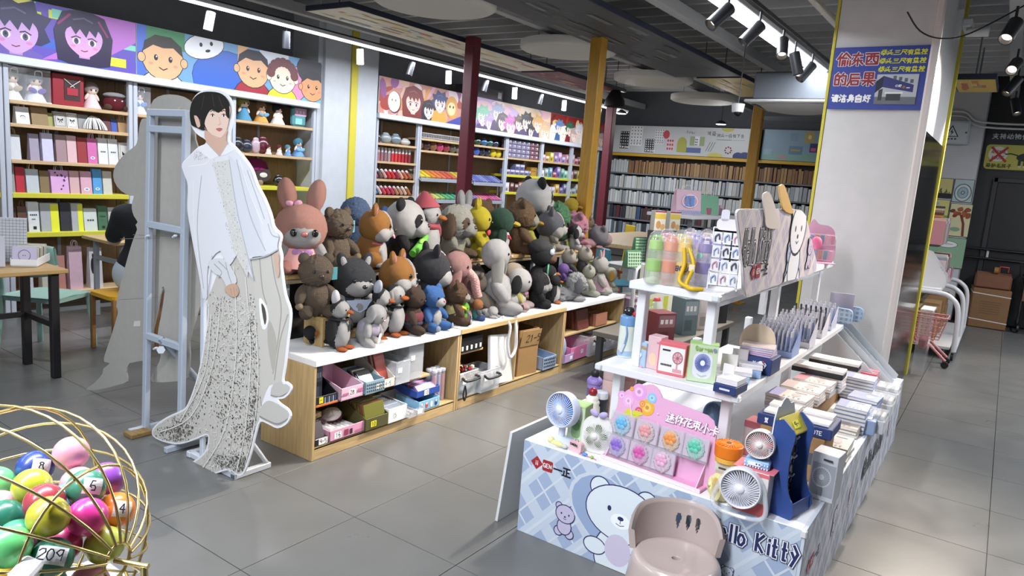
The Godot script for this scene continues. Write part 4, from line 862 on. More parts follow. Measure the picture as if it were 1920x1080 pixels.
	for i in 3:k.line(P2([2.1+0.05*i,0.1,2.18+0.05*i,0.28]),0.008,"4a4c50")
	for i in 8:k.oval(2.55+0.06*cos(i*0.8),0.14+0.06*sin(i*0.8),0.017,0.017,"7a2a34",0,8)
	k.oval(2.3,0.02,0.15,0.06,"b8b050");k.oval(2.75,0.03,0.1,0.08,"2a3468");k.oval(2.88,0.02,0.12,0.1,"2a3468");k.oval(2.5,0.54,0.12,0.05,"b0a850")
	ink_on(b,k,V(0,0,0.0102))
	obj("speaker",bx(0.16,0.55,0.14,0.006),mt("1c1d20",0.5),V(X-0.05,2.49,-4.12),"tall black speaker between the two banners on the far wall","speaker","",-PI/2)
	var b2:=thing("wall_banner","blue stationery banner with school bag beside the white column","banner",V(X-0.02,2.215,-4.02),-PI/2)
	put(b2,"board",bx(1.8,0.56,0.02,0.002),mt("8a9eae",0.6),V(0.9,0.28,0))
	k=Ink.new();k.rect(0.002,0.002,1.796,0.556,"7f98aa");k.rect(0.002,0.002,1.796,0.14,"7aa098")
	for q in [[0.5,0.12,0.24,0.15,"5f8098"],[0.53,0.18,0.17,0.03,"b0904a"],[0.75,0.34,0.17,0.2,"a8985a"],[0.86,0.17,0.13,0.16,"3a3468"],[0.88,0.19,0.09,0.06,"c0507a"],[1.05,0.33,0.2,0.06,"3a5a9a"],[1.05,0.27,0.18,0.015,"4a6078"],[1.05,0.1,0.2,0.13,"8fa8b8"],[0.3,0.04,0.16,0.05,"b08898"],[0.5,0.36,0.14,0.14,"7890a4"],[0.05,0.1,0.14,0.1,"8aa4b4"],[1.3,0.02,0.1,0.08,"6a9a8a"]]:k.rect(q[0],q[1],q[2],q[3],q[4])
	k.poly(roundrect(1.3,0.1,0.24,0.24,0.05),"2f5a90");k.rect(1.33,0.12,0.18,0.1,"a8b8c8");k.rect(1.36,0.2,0.04,0.03,"c8504a");k.oval(1.45,0.46,0.06,0.06,"a8502a");k.oval(0.84,0.44,0.03,0.04,"d8c890")
	ink_on(b2,k,V(0,0,0.0102))
# ---------- the two standing cutouts ----------
func on_x(list:Array,X:float)->PackedVector2Array:
	var p:=PackedVector2Array()
	for i in range(0,list.size(),2):
		var q:=ox(list[i],list[i+1],X);p.append(Vector2(q.z,q.y))
	return p
func shift(p:PackedVector2Array,o:Vector2)->PackedVector2Array:
	var q:=PackedVector2Array()
	for v in p:q.append(v-o)
	return q
func cutouts()->void:
	var X:=2.0
	var face:=BU(-PI/2)
	var o:=Vector2(-3.25,0)
	var L:=func(list:Array)->PackedVector2Array:return shift(on_x(list,X),o)
	var S:=func(list:Array)->PackedVector2Array:return smooth2(shift(on_x(list,X),o),true,3)
	var t:=thing("standing_cutout","life-size cardboard cutout of a dark-haired figure in white shirt, trousers and lace train","cutout",V(X,0,o.x),-PI/2)
	var outline:PackedVector2Array=S.call([398,168,377,171,362,185,356,210,359,236,370,252,385,262,384,270,371,276,354,293,341,308,345,326,352,348,351,390,356,425,363,465,371,505,378,545,381,560,388,566,389,585,388,605,383,640,376,680,366,720,352,757,342,768,318,779,300,790,286,804,287,818,305,828,330,833,350,830,371,822,389,816,389,832,384,846,372,858,353,872,361,883,373,886,400,889,428,881,441,889,450,892,459,884,470,852,480,812,488,791,502,795,520,803,537,795,545,780,540,767,526,757,520,749,532,747,544,736,546,724,537,716,531,714,535,688,540,645,545,605,545,580,536,553,531,520,528,496,529,480,525,462,528,446,525,436,514,424,508,400,496,370,483,345,472,315,455,291,441,275,429,262,433,240,437,215,434,190,420,173])
	put(t,"board",slab(outline,-0.008,0.0),mt("e9ebec",0.5))
	var k:=Ink.new()
	var inner:=Geometry2D.offset_polygon(outline,-0.01)
	var big:PackedVector2Array=inner[0]
	for q in inner:
		if q.size()>big.size():big=q
	k.clip=big
	# trousers and shoes
	k.poly(S.call([455,440,528,440,531,520,538,555,546,585,545,610,538,650,532,720,505,722,485,772,470,772,478,700,470,600,455,520]),"c9c6bd")
	for q in [[505,450,515,520,527,570,524,620,512,700],[486,470,492,540,500,570],[470,610,482,680,490,760],[540,590,525,640,515,712]]:k.line(smooth2(L.call(q),false),0.008,"a5a198")
	k.poly(S.call([505,600,519,640,513,700,502,640]),"b3afa5")
	k.poly(S.call([486,560,499,572,504,598,498,617,490,610]),"f2f3f3");k.poly(S.call([490,570,497,578,500,598,496,608]),"5a5147")
	k.poly(S.call([500,752,520,757,545,775,540,792,520,799,494,788,484,775]),"c2c0b9");k.line(smooth2(L.call([486,780,505,790,522,795,540,786]),false),0.008,"8f8d88")
	k.poly(S.call([512,722,532,716,545,728,540,740,522,745,508,742]),"c2c0b9");k.line(smooth2(L.call([508,741,524,744,541,736]),false),0.006,"8f8d88")
	# lace train
	var lace:PackedVector2Array=L.call([390,560,440,430,470,470,478,560,488,650,489,740,486,790,470,850,456,892,440,890,400,890,350,880,353,868,390,845,389,815,340,832,285,820,285,800,345,765,372,700])
	var old:=k.clip
	k.poly(lace,"c6c4bb")
	var both:=Geometry2D.intersect_polygons(lace,big)
	if both.size():k.clip=both[0]
	# shade between the threads, then the pale net itself
	for q in [[425,560,433,700,420,800,40],[408,560,398,700,345,800,42],[455,600,462,760,440,870,40],[470,560,480,720,470,850,12],[330,790,350,812,300,815,26],[400,860,440,868,462,870,30]]:
		for i in 330:
			var f:=rng.randf();var a:=Vector2(q[0],q[1]).lerp(Vector2(q[2],q[3]),minf(f*2,1)) if f<0.5 else Vector2(q[2],q[3]).lerp(Vector2(q[4],q[5]),f*2-1)
			a+=Vector2(rng.randfn()*q[6]*0.38,rng.randf_range(-14,14))
			var z:=ox(a.x,a.y,X);var s:=rng.randf_range(0.0018,0.0048)*(0.7+0.6*f)
			k.oval(z.z-o.x,z.y,s,s*rng.randf_range(0.8,1.9),["3a3834","55524b","6a675f","7e7b72"][rng.randi()%4],rng.randf()*3,5)
	for i in 700:
		var a:=Vector2(rng.randf_range(290,488),rng.randf_range(560,890));var z:=ox(a.x,a.y,X)
		var p:=Vector2(z.z-o.x,z.y);var an:=rng.randf()*TAU
		k.line(PackedVector2Array([p,p+Vector2.from_angle(an)*0.02,p+Vector2.from_angle(an)*0.02+Vector2.from_angle(an+1.1)*0.02]),0.0022,"efeee8")
	for q in [[415,560,402,680,360,780,300,810],[440,500,445,650,425,800,380,880],[462,520,472,660,462,800,445,885],[480,600,486,700,478,800,462,870],[398,590,385,700,340,790]]:k.line(smooth2(L.call(q),false),0.006,"e4e3dc")
	k.clip=old
	# shirt
	k.poly(S.call([372,280,392,268,430,268,455,290,475,325,500,385,515,425,527,440,526,465,500,478,470,486,478,520,455,470,430,500,415,470,392,500,390,558,380,556,366,490,354,400,352,345,343,308,356,292]),"dcdee1")
	k.poly(L.call([430,290,450,480,478,526,470,480,500,480,490,420,460,320]),"d3d7dc")
	k.poly(L.call([400,305,432,300,446,410,470,490,466,520,440,470,425,400]),"d2d2cd")
	for i in 160:
		var f:=rng.randf();var a:=Vector2(412,300).lerp(Vector2(458,505),f)+Vector2(rng.randf_range(-14,12),0);var z:=ox(a.x,a.y,X)
		k.oval(z.z-o.x,z.y,0.003,0.003,["a8a79f","8f8e86","eeeeea"][rng.randi()%3],0,4)
	for i in 60:
		var z:=ox(rng.randf_range(366,396),rng.randf_range(284,300),X);k.oval(z.z-o.x,z.y,0.003,0.003,"a9a9a4",0,4)
	for q in [[356,312,385,308,395,300,0],[452,300,470,360,495,420,0],[380,330,372,430,384,540,1],[365,340,366,420,376,500,0],[446,300,470,400,500,470,1],[466,320,484,370,498,410,1],[470,486,500,480,526,466,1],[505,420,512,440,525,445,1],[432,300,448,400,478,525,1],[400,480,396,520,391,556,1]]:k.line(smooth2(L.call(q.slice(0,6)),false),0.006 if q[6] else 0.004,"b3b7bd" if q[6] else "f0f1f3")
	k.poly(S.call([392,492,410,484,425,488,438,505,446,528,430,540,418,520,402,510]),"d6d8da")
	for q in [[404,495,418,510,412,520],[412,490,428,506,432,520],[425,492,430,512,436,530]]:k.line(smooth2(L.call(q),false),0.005,"9fa2a6")
	# hand in front and hand behind
	k.poly(S.call([423,542,432,533,444,532,450,543,448,553,440,557,430,551]),"c9a78f")
	for q in [[434,540,437,553],[440,538,443,555],[446,540,448,552]]:k.line(L.call(q),0.003,"a58470")
	k.poly(S.call([515,478,524,475,527,500,524,520,518,505]),"cdb09c")
	# collar, neck, face, hair
	k.poly(S.call([389,240,426,240,429,268,416,293,394,284,387,268]),"d0ad98")
	k.poly(L.call([372,280,388,266,412,292,398,300]),"e6e8ea");k.poly(L.call([432,266,444,280,426,290,416,292]),"e6e8ea");k.line(L.call([388,266,412,291,432,267]),0.004,"b0b4b8")
	k.poly(S.call([398,168,377,171,362,185,356,210,359,232,372,240,384,244,392,236,426,232,434,214,434,190,420,173]),"26221f")
	k.poly(S.call([366,216,374,221,378,236,372,238]),"d9b6a2")
	k.poly(S.call([374,200,430,196,432,222,426,246,414,259,400,254,386,240,377,224]),"e6cbb9")
	k.poly(S.call([395,174,420,180,432,198,432,222,426,216,424,204,412,212,400,206,392,214,386,232,392,246,384,240,374,218,365,216,362,198,372,180]),"26221f")
	for q in [[385,180,380,205],[400,178,404,200],[412,180,420,202]]:k.line(L.call(q),0.004,"4a423c")
	for q in [[401,217],[422,217]]:
		var z:=ox(q[0],q[1],X);var c:=Vector2(z.z-o.x,z.y)
		k.oval(c.x,c.y,0.014,0.006,"f2ece6");k.oval(c.x,c.y,0.006,0.006,"2a1c16");k.line(PackedVector2Array([c+Vector2(-0.016,0.003),c+Vector2(0,0.008),c+Vector2(0.016,0.002)]),0.003,"2a1c16");k.line(PackedVector2Array([c+Vector2(-0.018,0.018),c+Vector2(0,0.024),c+Vector2(0.016,0.019)]),0.004,"4a3a30")
	k.line(L.call([413,220,416,233,411,235]),0.003,"c39a86");k.poly(S.call([407,242,414,240,420,242,414,247]),"b8706a")
	k.line(L.call([386,240,400,254,414,259]),0.003,"c3a08c")
	ink_on(t,k,V(0,0,0.0003),Basis.IDENTITY,"print",0.45)
	# its white metal foot
	var wm:=mt("c3cbd4",0.35)
	put(t,"base_beam",bx(0.42,0.03,0.03,0.003),wm,V(0.09,0.016,-0.03));put(t,"base_beam",bx(0.03,0.03,0.22,0.003),wm,V(0.29,0.016,-0.12))
	put(t,"base_beam",bx(0.03,0.03,0.22,0.003),wm,V(-0.1,0.016,-0.12))
	put(t,"post",bx(0.03,0.9,0.02,0.003),wm,V(0.29,0.45,-0.02));put(t,"brace",pipe([V(0.29,0.3,-0.03),V(0.29,0.03,-0.21)],0.012,4),wm)
	put(t,"back_post",bx(0.03,1.6,0.02,0.003),wm,V(0.02,0.8,-0.02))
	# the cutout seen from behind
	X=2.1;o=Vector2(-3.95,0)
	t=thing("standing_cutout","plain beige back of a second life-size cutout with two trouser legs","cutout",V(X,0,o.x),-PI/2)
	var L2:=func(list:Array)->PackedVector2Array:return shift(on_x(list,2.1),Vector2(-3.95,0))
	var bo:=smooth2(L2.call([306,178,288,187,281,203,278,221,266,223,261,240,258,262,253,274,238,285,223,301,213,320,214,340,227,358,244,367,251,367,248,378,247,391,251,405,258,416,254,422,257,430,250,448,243,470,236,495,222,548,218,575,221,587,208,631,195,670,197,679,206,681,193,692,192,701,177,718,161,730,182,731,220,722,239,715,237,699,243,681,270,676,281,668,286,625,296,578,303,540,309,545,302,592,295,631,301,660,298,680,285,702,286,716,331,715,351,709,356,664,355,640,366,600,376,560,384,480,384,380,378,300,366,262,362,210,354,188,331,178]),true,2)
	var bp:=PackedVector2Array()
	for v in bo:bp.append(Vector2(v.x,maxf(v.y,0.004)))
	put(t,"board",slab(bp,-0.008,0.0),mt("a8a69f",0.75,"card"))
	k=Ink.new()
	for q in [[223,562,300,557],[226,448,300,446],[250,440,380,446]]:k.line(L2.call(q),0.002,"8f8d86")
	k.poly(L2.call([330,208,337,199,340,203,333,212]),"b9ad96")
	k.poly(L2.call([252,602,264,601,264,612,251,612]),"cfcdc6")
	ink_on(t,k,V(0,0,0.0003))
	t=thing("easel","grey metal ladder-shaped easel frame against the back of the beige cutout","easel",V(2.05,0,-3.65),-PI/2)
	var am:=mt("a9b3bf",0.35)
	var P:=func(px:float,py:float)->Vector3:
		var q:=ox(px,py,2.05);return V(q.z+3.65,q.y,0)
	for q in [[283,207,273,806],[350,207,339,840]]:
		var a:Vector3=P.call(q[0],q[1]);var b:Vector3=P.call(q[2],q[3])
		var m:=MB.new();var d:=(a-b);m.box(V0,V(0.036,d.length(),0.03),0.003)
		put(t,"upright",m.mesh(),am,(a+b)/2,Basis(Quaternion(Vector3.UP,d.normalized())))
	for q in [[316,212],[314,243],[311,426],[306,639]]:
		var a:Vector3=P.call(q[0],q[1])
		put(t,"crossbar",bx(0.36,0.036,0.028,0.003),am,a+V(0,0,0.002))
	var b0:Vector3=P.call(308,633)
	put(t,"prop",pipe([b0+V(0,0,0.02),V(0.1,0.06,-0.36)],0.017,4),am)
	put(t,"prop_joint",pipe([b0+V(-0.02,-0.07,0.0),b0+V(0.02,-0.06,0.03)],0.022,6),mt("c2c8ce",0.3))
	for s in [-0.2,0.17]:put(t,"foot_beam",bx(0.03,0.03,0.42,0.003),am,V(s,0.016,-0.12))
	put(t,"foot_beam",bx(0.42,0.03,0.03,0.003),am,V(0,0.016,-0.3));put(t,"wood_wedge",bx(0.09,0.025,0.12,0.003),mt("8f7442",0.7,"wood"),V(-0.16,0.014,0.06))
	for q in [[285,443],[336,443],[300,652]]:
		var a:Vector3=P.call(q[0],q[1]);put(t,"wing_nut",bx(0.03,0.012,0.02,0.004),mt("d0d4d8",0.3),a+V(0,0,0.025),BB(0.5))
# ---------- smooth bodies meshed from bones ----------
func body_mesh(bones:Array,cell:float,k:=0.05)->ArrayMesh:
	var lo:=Vector3.ONE*1e9;var hi:=-lo
	for b in bones:
		var r:float=maxf(b[2],b[3])+cell*2
		for e in [b[0],b[1]]:
			lo=V(minf(lo.x,e.x-r),minf(lo.y,e.y-r),minf(lo.z,e.z-r));hi=V(maxf(hi.x,e.x+r),maxf(hi.y,e.y+r),maxf(hi.z,e.z+r))
	var n:=Vector3i((hi-lo)/cell)+Vector3i.ONE*2
	var f:=PackedFloat32Array();f.resize(n.x*n.y*n.z);f.fill(1.0)
	for b in bones:
		var r:float=maxf(b[2],b[3])+k+cell*2
		var A:Vector3=b[0];var B:Vector3=b[1];var ra:float=b[2];var rb:float=b[3]
		var l0:=Vector3i((V(minf(A.x,B.x),minf(A.y,B.y),minf(A.z,B.z))-Vector3.ONE*r-lo)/cell).max(Vector3i.ZERO)
		var l1:=Vector3i((V(maxf(A.x,B.x),maxf(A.y,B.y),maxf(A.z,B.z))+Vector3.ONE*r-lo)/cell).min(n-Vector3i.ONE)
		var ab:=B-A;var dd:=maxf(ab.length_squared(),1e-9)
		for z in range(l0.z,l1.z+1):
			for y in range(l0.y,l1.y+1):
				for x in range(l0.x,l1.x+1):
					var p:=lo+V(x,y,z)*cell
					var t:=clampf((p-A).dot(ab)/dd,0.0,1.0)
					var d:=(p-A-ab*t).length()-lerpf(ra,rb,t)
					var i:=(z*n.y+y)*n.x+x
					var o:=f[i]
					var h:=maxf(k-absf(o-d),0.0)/k
					f[i]=minf(o,d)-h*h*k*0.25
	var idx:={};var pts:=PackedVector3Array();var quads:=[]
	var cs:=[Vector3i(0,0,0),Vector3i(1,0,0),Vector3i(0,1,0),Vector3i(1,1,0),Vector3i(0,0,1),Vector3i(1,0,1),Vector3i(0,1,1),Vector3i(1,1,1)]
	var es:=[[0,1],[2,3],[4,5],[6,7],[0,2],[1,3],[4,6],[5,7],[0,4],[1,5],[2,6],[3,7]]
	for z in n.z-1:
		for y in n.y-1:
			for x in n.x-1:
				var i:=(z*n.y+y)*n.x+x
				var v:=[f[i],f[i+1],f[i+n.x],f[i+n.x+1],f[i+n.x*n.y],f[i+n.x*n.y+1],f[i+n.x*n.y+n.x],f[i+n.x*n.y+n.x+1]]
				var m:=0
				for c in 8:
					if v[c]<0:m|=1<<c
				if m==0 or m==255:continue
				var s:=V0;var cnt:=0
				for e in es:
					if (v[e[0]]<0)!=(v[e[1]]<0):
						s+=Vector3(cs[e[0]]).lerp(Vector3(cs[e[1]]),v[e[0]]/(v[e[0]]-v[e[1]]));cnt+=1
				idx[i]=pts.size();pts.append(lo+(V(x,y,z)+s/cnt)*cell)
	var nn:=PackedVector3Array();nn.resize(pts.size())
	var st:=[1,n.x,n.x*n.y]
	for i in idx:
		for a in 3:
			var j:int=i+st[a]
			if j>=f.size() or (f[i]<0)==(f[j]<0):continue
			var u:int=st[(a+1)%3];var w:int=st[(a+2)%3]
			if idx.has(i-u) and idx.has(i-w) and idx.has(i-u-w):
				var q:=[idx[i],idx[i-u],idx[i-u-w],idx[i-w]]
				if f[i]>=0:q.reverse()
				quads.append(q)
				var k2:Vector3=(pts[q[2]]-pts[q[0]]).cross(pts[q[3]]-pts[q[1]])
				for c in q:nn[c]+=k2
	var mb:=MB.new()
	# pick the sign so that normals point away from the bones
	var sgn:=0.0
	for i in mini(200,pts.size()):
		var best:=1e9;var dir:=V0
		for b in bones:
			var ab:Vector3=b[1]-b[0];var t:=clampf((pts[i]-b[0]).dot(ab)/maxf(ab.length_squared(),1e-9),0,1);var c:Vector3=b[0]+ab*t
			if (pts[i]-c).length()<best:best=(pts[i]-c).length();dir=pts[i]-c
		sgn+=signf(nn[i].dot(dir))
	for i in nn.size():nn[i]=nn[i].normalized()*signf(sgn)
	for q in quads:
		mb.tri(pts[q[0]],pts[q[1]],pts[q[2]],nn[q[0]],nn[q[1]],nn[q[2]]);mb.tri(pts[q[0]],pts[q[2]],pts[q[3]],nn[q[0]],nn[q[2]],nn[q[3]])
	return mb.mesh()
func seating()->void:
	# near table with its cards
	var t:=thing("table","wood-topped table with a black metal frame at the left edge","table",V(1.55,0,-5.36))
	put(t,"table_top",bx(1.3,0.028,0.56,0.004),mt("a98b57",0.5,"wood"),V(0,0.736,0))
	var bm:=mt("141416",0.45)
	put(t,"apron",bx(1.2,0.05,0.03,0.003),bm,V(0,0.69,-0.2))
	for s in [-1,1]:
		for r in [-1,1]:put(t,"leg",bx(0.05,0.72,0.05,0.004),bm,V(s*0.58,0.36,r*0.22-(0.0)))
		put(t,"side_rail",bx(0.04,0.04,0.42,0.003),bm,V(s*0.58,0.37,0))
	put(t,"long_rail",bx(1.14,0.035,0.035,0.003),bm,V(0,0.37,-0.2));put(t,"brace",pipe([V(0.2,0.7,-0.2),V(0.36,0.38,-0.2)],0.022,4),bm)
	var pn:=thing("grid_panel","pale grid-lined display panel standing on the near table","panel",V(2.02,0.751,-5.54),-0.55)
	put(pn,"board",bx(0.42,0.3,0.012,0.002),mt("c0c4c8",0.5),V(-0.1,0.151,0),BR(-0.1))
	var k:=Ink.new()
	for i in 21:k.rect(-0.31+0.02*i,0.003,0.0016,0.295,"7d838a")
	for i in 15:k.rect(-0.31,0.003+0.02*i,0.42,0.0016,"7d838a")
	ink_on(pn,k,V(0,0,0.0215),BR(-0.1))
	obj("grid_panel",bx(0.2,0.2,0.01,0.002),mt("b8bcc8",0.4),V(1.83,0.853,-5.36),"second pale grid panel cut by the left edge of the photo","panel","",-0.5)
	var tr:=thing("card_tray","white tray of sticker cards standing on edge on the near table","tray",V(2.075,0.751,-5.37),-0.62)
	put(tr,"floor_plate",bx(0.15,0.008,0.3,0.002),mt("dadcde",0.5),V(0,0.004,-0.05));put(tr,"front_lip",bx(0.15,0.04,0.006,0.001),mt("dadcde",0.5),V(0,0.028,0.1))
	for s in [-1,1]:put(tr,"side_wall",bx(0.005,0.05,0.3,0.001),mt("dadcde",0.5),V(s*0.076,0.03,-0.05))
	for i in 16:
		var c:=obj("sticker_card",bx(0.135,0.1+0.02*(i%3==0 as int),0.004,0.001),mt(["c8c4b4","b8b8b0","d0d0d0","a8a898","484a4c","c0b890"][i%6],0.4),V0,"sticker card standing in the white tray behind the silver one","card","cards in the tray")
		c.transform=tr.transform*Transform3D(BR(-0.12),V(0,0.063,0.06-0.015*i))
	var c0:=thing("sticker_card","silver sticker card with a round bear outline at the front of the tray","card");c0.transform=tr.transform*Transform3D(BR(-0.1),V(0,0.073,0.085))
	put(c0,"sheet",bx(0.14,0.12,0.004,0.001),mt("b9b4cc",0.3));k=Ink.new();k.ring(0,0,0.034,0.036,0.003,"5c5a68");k.oval(-0.006,0.0,0.003,0.003,"5c5a68");k.oval(0.006,0,0.003,0.003,"5c5a68");k.rect(-0.069,-0.058,0.138,0.025,"e8e8ec");ink_on(c0,k,V(0,0,0.0022))
	# pale green chair
	var gm:=mt("8fb3a8",0.4)
	t=thing("chair","pale green plastic chair behind the near table","chair",V(2.38,0,-5.86),2.12)
	var seat:=MB.new();var rows:=[]
	for i in 9:
		var row:=PackedVector3Array()
		for j in 9:
			var u:=(i-4)/4.0;var v:=(j-4)/4.0
			row.append(V(u*(0.215-0.02*v),0.45-0.02*(1-u*u)*(1-v*v)+0.012*maxf(v,0)*-1.0,v*0.21))
		rows.append(row)
	seat.grid(rows,false);put(t,"seat",seat.mesh(),gm);put(t,"seat_edge",slab(roundrect(-0.215,-0.21,0.43,0.42,0.06),0,0.03),gm,V(0,0.445,0),BR(PI/2))
	var bk:=MB.new();rows=[]
	for i in 11:
		var row:=PackedVector3Array();var u:=(i-5)/5.0
		for q in [[0.6,0.0],[0.62,0.006],[0.72,0.014],[0.84,0.014],[0.86,0.006],[0.86,-0.006],[0.84,-0.012],[0.72,-0.014],[0.62,-0.01],[0.6,0.0]]:row.append(V(u*0.22,q[0]-0.025*u*u*(1 if q[0]>0.7 else -1),-0.2-(q[0]-0.5)*0.2+0.06*u*u+q[1]))
		rows.append(row)
	bk.grid(rows,false);put(t,"backrest",bk.mesh(),gm)
	for s in [-1,1]:
		put(t,"leg",pipe([V(s*0.2,0.44,0.18),V(s*0.225,0.0,0.22)],0.02,8),gm);put(t,"leg",pipe(smooth3([V(s*0.215,0.7,-0.2),V(s*0.2,0.45,-0.19),V(s*0.22,0.0,-0.25)],false,3),0.021,8),gm)
	k=Ink.new();k.rect(-0.12,0.77,0.15,0.06,"d8dcd4")
	for r in 2:
		for i in 7:k.rect(-0.113+0.02*i,0.778+0.026*r,0.014,0.016,"33363a")
	ink_on(t,k,V(0,0,-0.245),BR(-0.18)*BU(PI),"sticker")
	var pc:=thing("chair","pink plastic chair mostly cut off by the left edge","chair",V(1.78,0,-6.35),0.4)
	put(pc,"seat",slab(roundrect(-0.21,-0.2,0.42,0.4,0.06),0,0.03),mt("b0848e",0.4),V(0,0.46,0),BR(PI/2));put(pc,"backrest",bx(0.4,0.26,0.02,0.01),mt("b0848e",0.4),V(0,0.72,0.2))
	for s in [-1,1]:
		for r in [-1,1]:put(pc,"leg",pipe([V(s*0.19,0.45,r*0.17),V(s*0.23,0,r*0.2)],0.02,8),mt("b0848e",0.4))
	# far table where the person sits
	t=thing("table","light wood table with grey legs in front of the seated person","table",V(3.66,0,-6.62))
	put(t,"table_top",bx(1.1,0.03,0.6,0.004),mt("c0a572",0.5,"wood"),V(0,0.735,0))
	for s in [-1,1]:
		for r in [-1,1]:put(t,"leg",bx(0.04,0.72,0.04,0.004),mt("8f969c",0.4),V(s*0.45,0.36,r*0.24))
		put(t,"side_rail",bx(0.03,0.04,0.45,0.003),mt("8f969c",0.4),V(s*0.45,0.55,0))
	# yellow stool
	t=thing("stool","wooden stool with a mustard yellow seat under the seated person","stool",V(2.82,0,-5.58))
	put(t,"seat",slab(roundrect(-0.19,-0.19,0.38,0.38,0.07),0,0.03),mt("c9971a",0.45),V(0,0.462,0),BR(PI/2))
	for s in [-1,1]:
		for r in [-1,1]:put(t,"leg",bx(0.032,0.44,0.032,0.006),mt("8a6436",0.5,"woodv"),V(s*0.165,0.22,r*0.165))
		put(t,"apron_rail",bx(0.3,0.05,0.02,0.004),mt("8a6436",0.5,"wood"),V(0,0.405,s*0.165))
	# the person
	var o:=V(2.98,0.06,-5.56)
	t=thing("person","person seated with back turned in a black T-shirt, pale shorts and pink slippers, half hidden","person",o,2.6)
	var sk:=mt("b08a74",0.6)
	var hips:=V(0,0.56,0);var chest:=V(0,0.88,0.05);var nk:=V(0,1.06,0.08)
	var bones:=[[hips,chest,0.14,0.13],[V(-0.08,0.97,0.05),V(0.08,0.97,0.05),0.1,0.1],[nk+V(0,-0.05,0),nk+V(0,0.07,0.03),0.052,0.05],[nk+V(0,0.16,0.05),nk+V(0,0.2,0.06),0.085,0.09],[nk+V(0,0.1,0.1),nk+V(0,0.14,0.1),0.05,0.06]]
	for s in [-1,1]:
		var kn:=V(s*0.14,0.5,0.46);var an:=V(s*0.1,0.1,0.48)
		bones.append_array([[V(s*0.09,0.55,0.02),kn,0.09,0.062],[kn,an,0.06,0.036],[an,an+V(s*0.02,-0.05,0.02),0.036,0.035],[an+V(0,-0.06,0.0),an+V(s*0.03,-0.07,0.16),0.035,0.028]])
		var sh:=V(s*0.18,1.0,0.05);var el:=V(s*0.24,0.78,0.2);var wr:=V(s*0.16,0.8,0.44)
		bones.append_array([[sh,el,0.055,0.042],[el,wr,0.04,0.028],[wr,wr+V(-s*0.01,0,0.07),0.03,0.034]])
		for f in 4:bones.append([wr+V(s*(0.026-0.018*f),-0.005,0.09),wr+V(s*(0.022-0.017*f),-0.02,0.15-0.01*absf(f-1.5)),0.01,0.008])
		bones.append([wr+V(-s*0.035,0,0.05),wr+V(-s*0.055,-0.01,0.1),0.011,0.009])
	put(t,"body",body_mesh(bones,0.014,0.04),sk)
	var shirt:=[[V(0,0.56,0),chest,0.155,0.15],[V(-0.1,0.965,0.05),V(0.1,0.965,0.05),0.115,0.115],[V(-0.06,0.6,0.0),V(0.06,0.6,0.0),0.15,0.15]]
	for s in [-1,1]:shirt.append([V(s*0.17,0.99,0.05),V(s*0.235,0.82,0.16),0.075,0.066])
	put(t,"t_shirt",body_mesh(shirt,0.018,0.06),mt("0c0d12",0.85,"cloth"))
	var shorts:=[[V(-0.08,0.53,0),V(0.08,0.53,0),0.155,0.155]]
	for s in [-1,1]:shorts.append([V(s*0.1,0.545,0.0),V(s*0.14,0.52,0.34),0.115,0.09])
	put(t,"shorts",body_mesh(shorts,0.018,0.06),mt("a9b4bc",0.8,"cloth"))
	put(t,"hair",body_mesh([[nk+V(0,0.19,0.02),nk+V(0,0.22,0.06),0.105,0.105],[nk+V(0,0.2,-0.01),nk+V(0.01,0.05,-0.045),0.09,0.06]],0.016,0.05),mt("1a1412",0.6,"fur"))
	for s in [-1,1]:
		egg(t,"ear",nk+V(s*0.1,0.15,0.06),V(0.014,0.03,0.022),sk);egg(t,"eye",nk+V(s*0.035,0.17,0.15),V(0.013,0.009,0.008),mt("efe8e2",0.3))
		put(t,"slipper",body_mesh([[V(s*0.1,0.03,0.42),V(s*0.14,0.028,0.64),0.03,0.036],[V(s*0.115,0.06,0.54),V(s*0.135,0.05,0.6),0.044,0.042]],0.012,0.04),mt("a57f86",0.6))
	egg(t,"nose",nk+V(0,0.135,0.165),V(0.014,0.02,0.018),sk);egg(t,"mouth",nk+V(0,0.1,0.155),V(0.022,0.007,0.006),mt("9a5f58",0.5))
# ---------- low cabinets and what is stored in them ----------
func low_cabinet(label:String,x0:float,x1:float,white_lip:bool,dividers:Array,shelves:Array)->void:
	var t:=thing("display_cabinet",label,"cabinet",V(x0,0,-2.86),0,"low wooden cabinets under the toys")
	var w:=x1-x0;var d:=0.44;var wd:=mt("c3a878",0.5,"wood");var wv:=mt("c3a878",0.5,"woodv")
	for x in [0.009,w-0.009]:put(t,"side_panel",bx(0.018,0.525,d,0.002),wv,V(x,0.2625,-d/2))
	put(t,"back_panel",bx(w-0.036,0.525,0.012,0.001),mt("a8905f",0.6,"wood"),V(w/2,0.2625,-d+0.006))
	put(t,"plinth",bx(w-0.036,0.07,0.018,0.002),wd,V(w/2,0.035,-0.012));put(t,"bottom_board",bx(w-0.036,0.016,d-0.014,0.001),wd,V(w/2,0.068,-d/2+0.004))
	put(t,"top_board",bx(w,0.035,d+0.01,0.003),mt("dde0e2",0.45) if white_lip else wd,V(w/2,0.5425,-d/2+0.004))
	if not white_lip:put(t,"white_cover",bx(w-0.004,0.004,d,0.001),mt("dde0e2",0.45),V(w/2,0.562,-d/2))
	for x in dividers:put(t,"divider",bx(0.018,0.45,d-0.02,0.002),wv,V(x-x0,0.3,-d/2))
	for q in shelves:put(t,"shelf_board",bx(q[1]-q[0],0.016,d-0.06,0.002),wd,V((q[0]+q[1])/2-x0,q[2],-d/2-0.015))
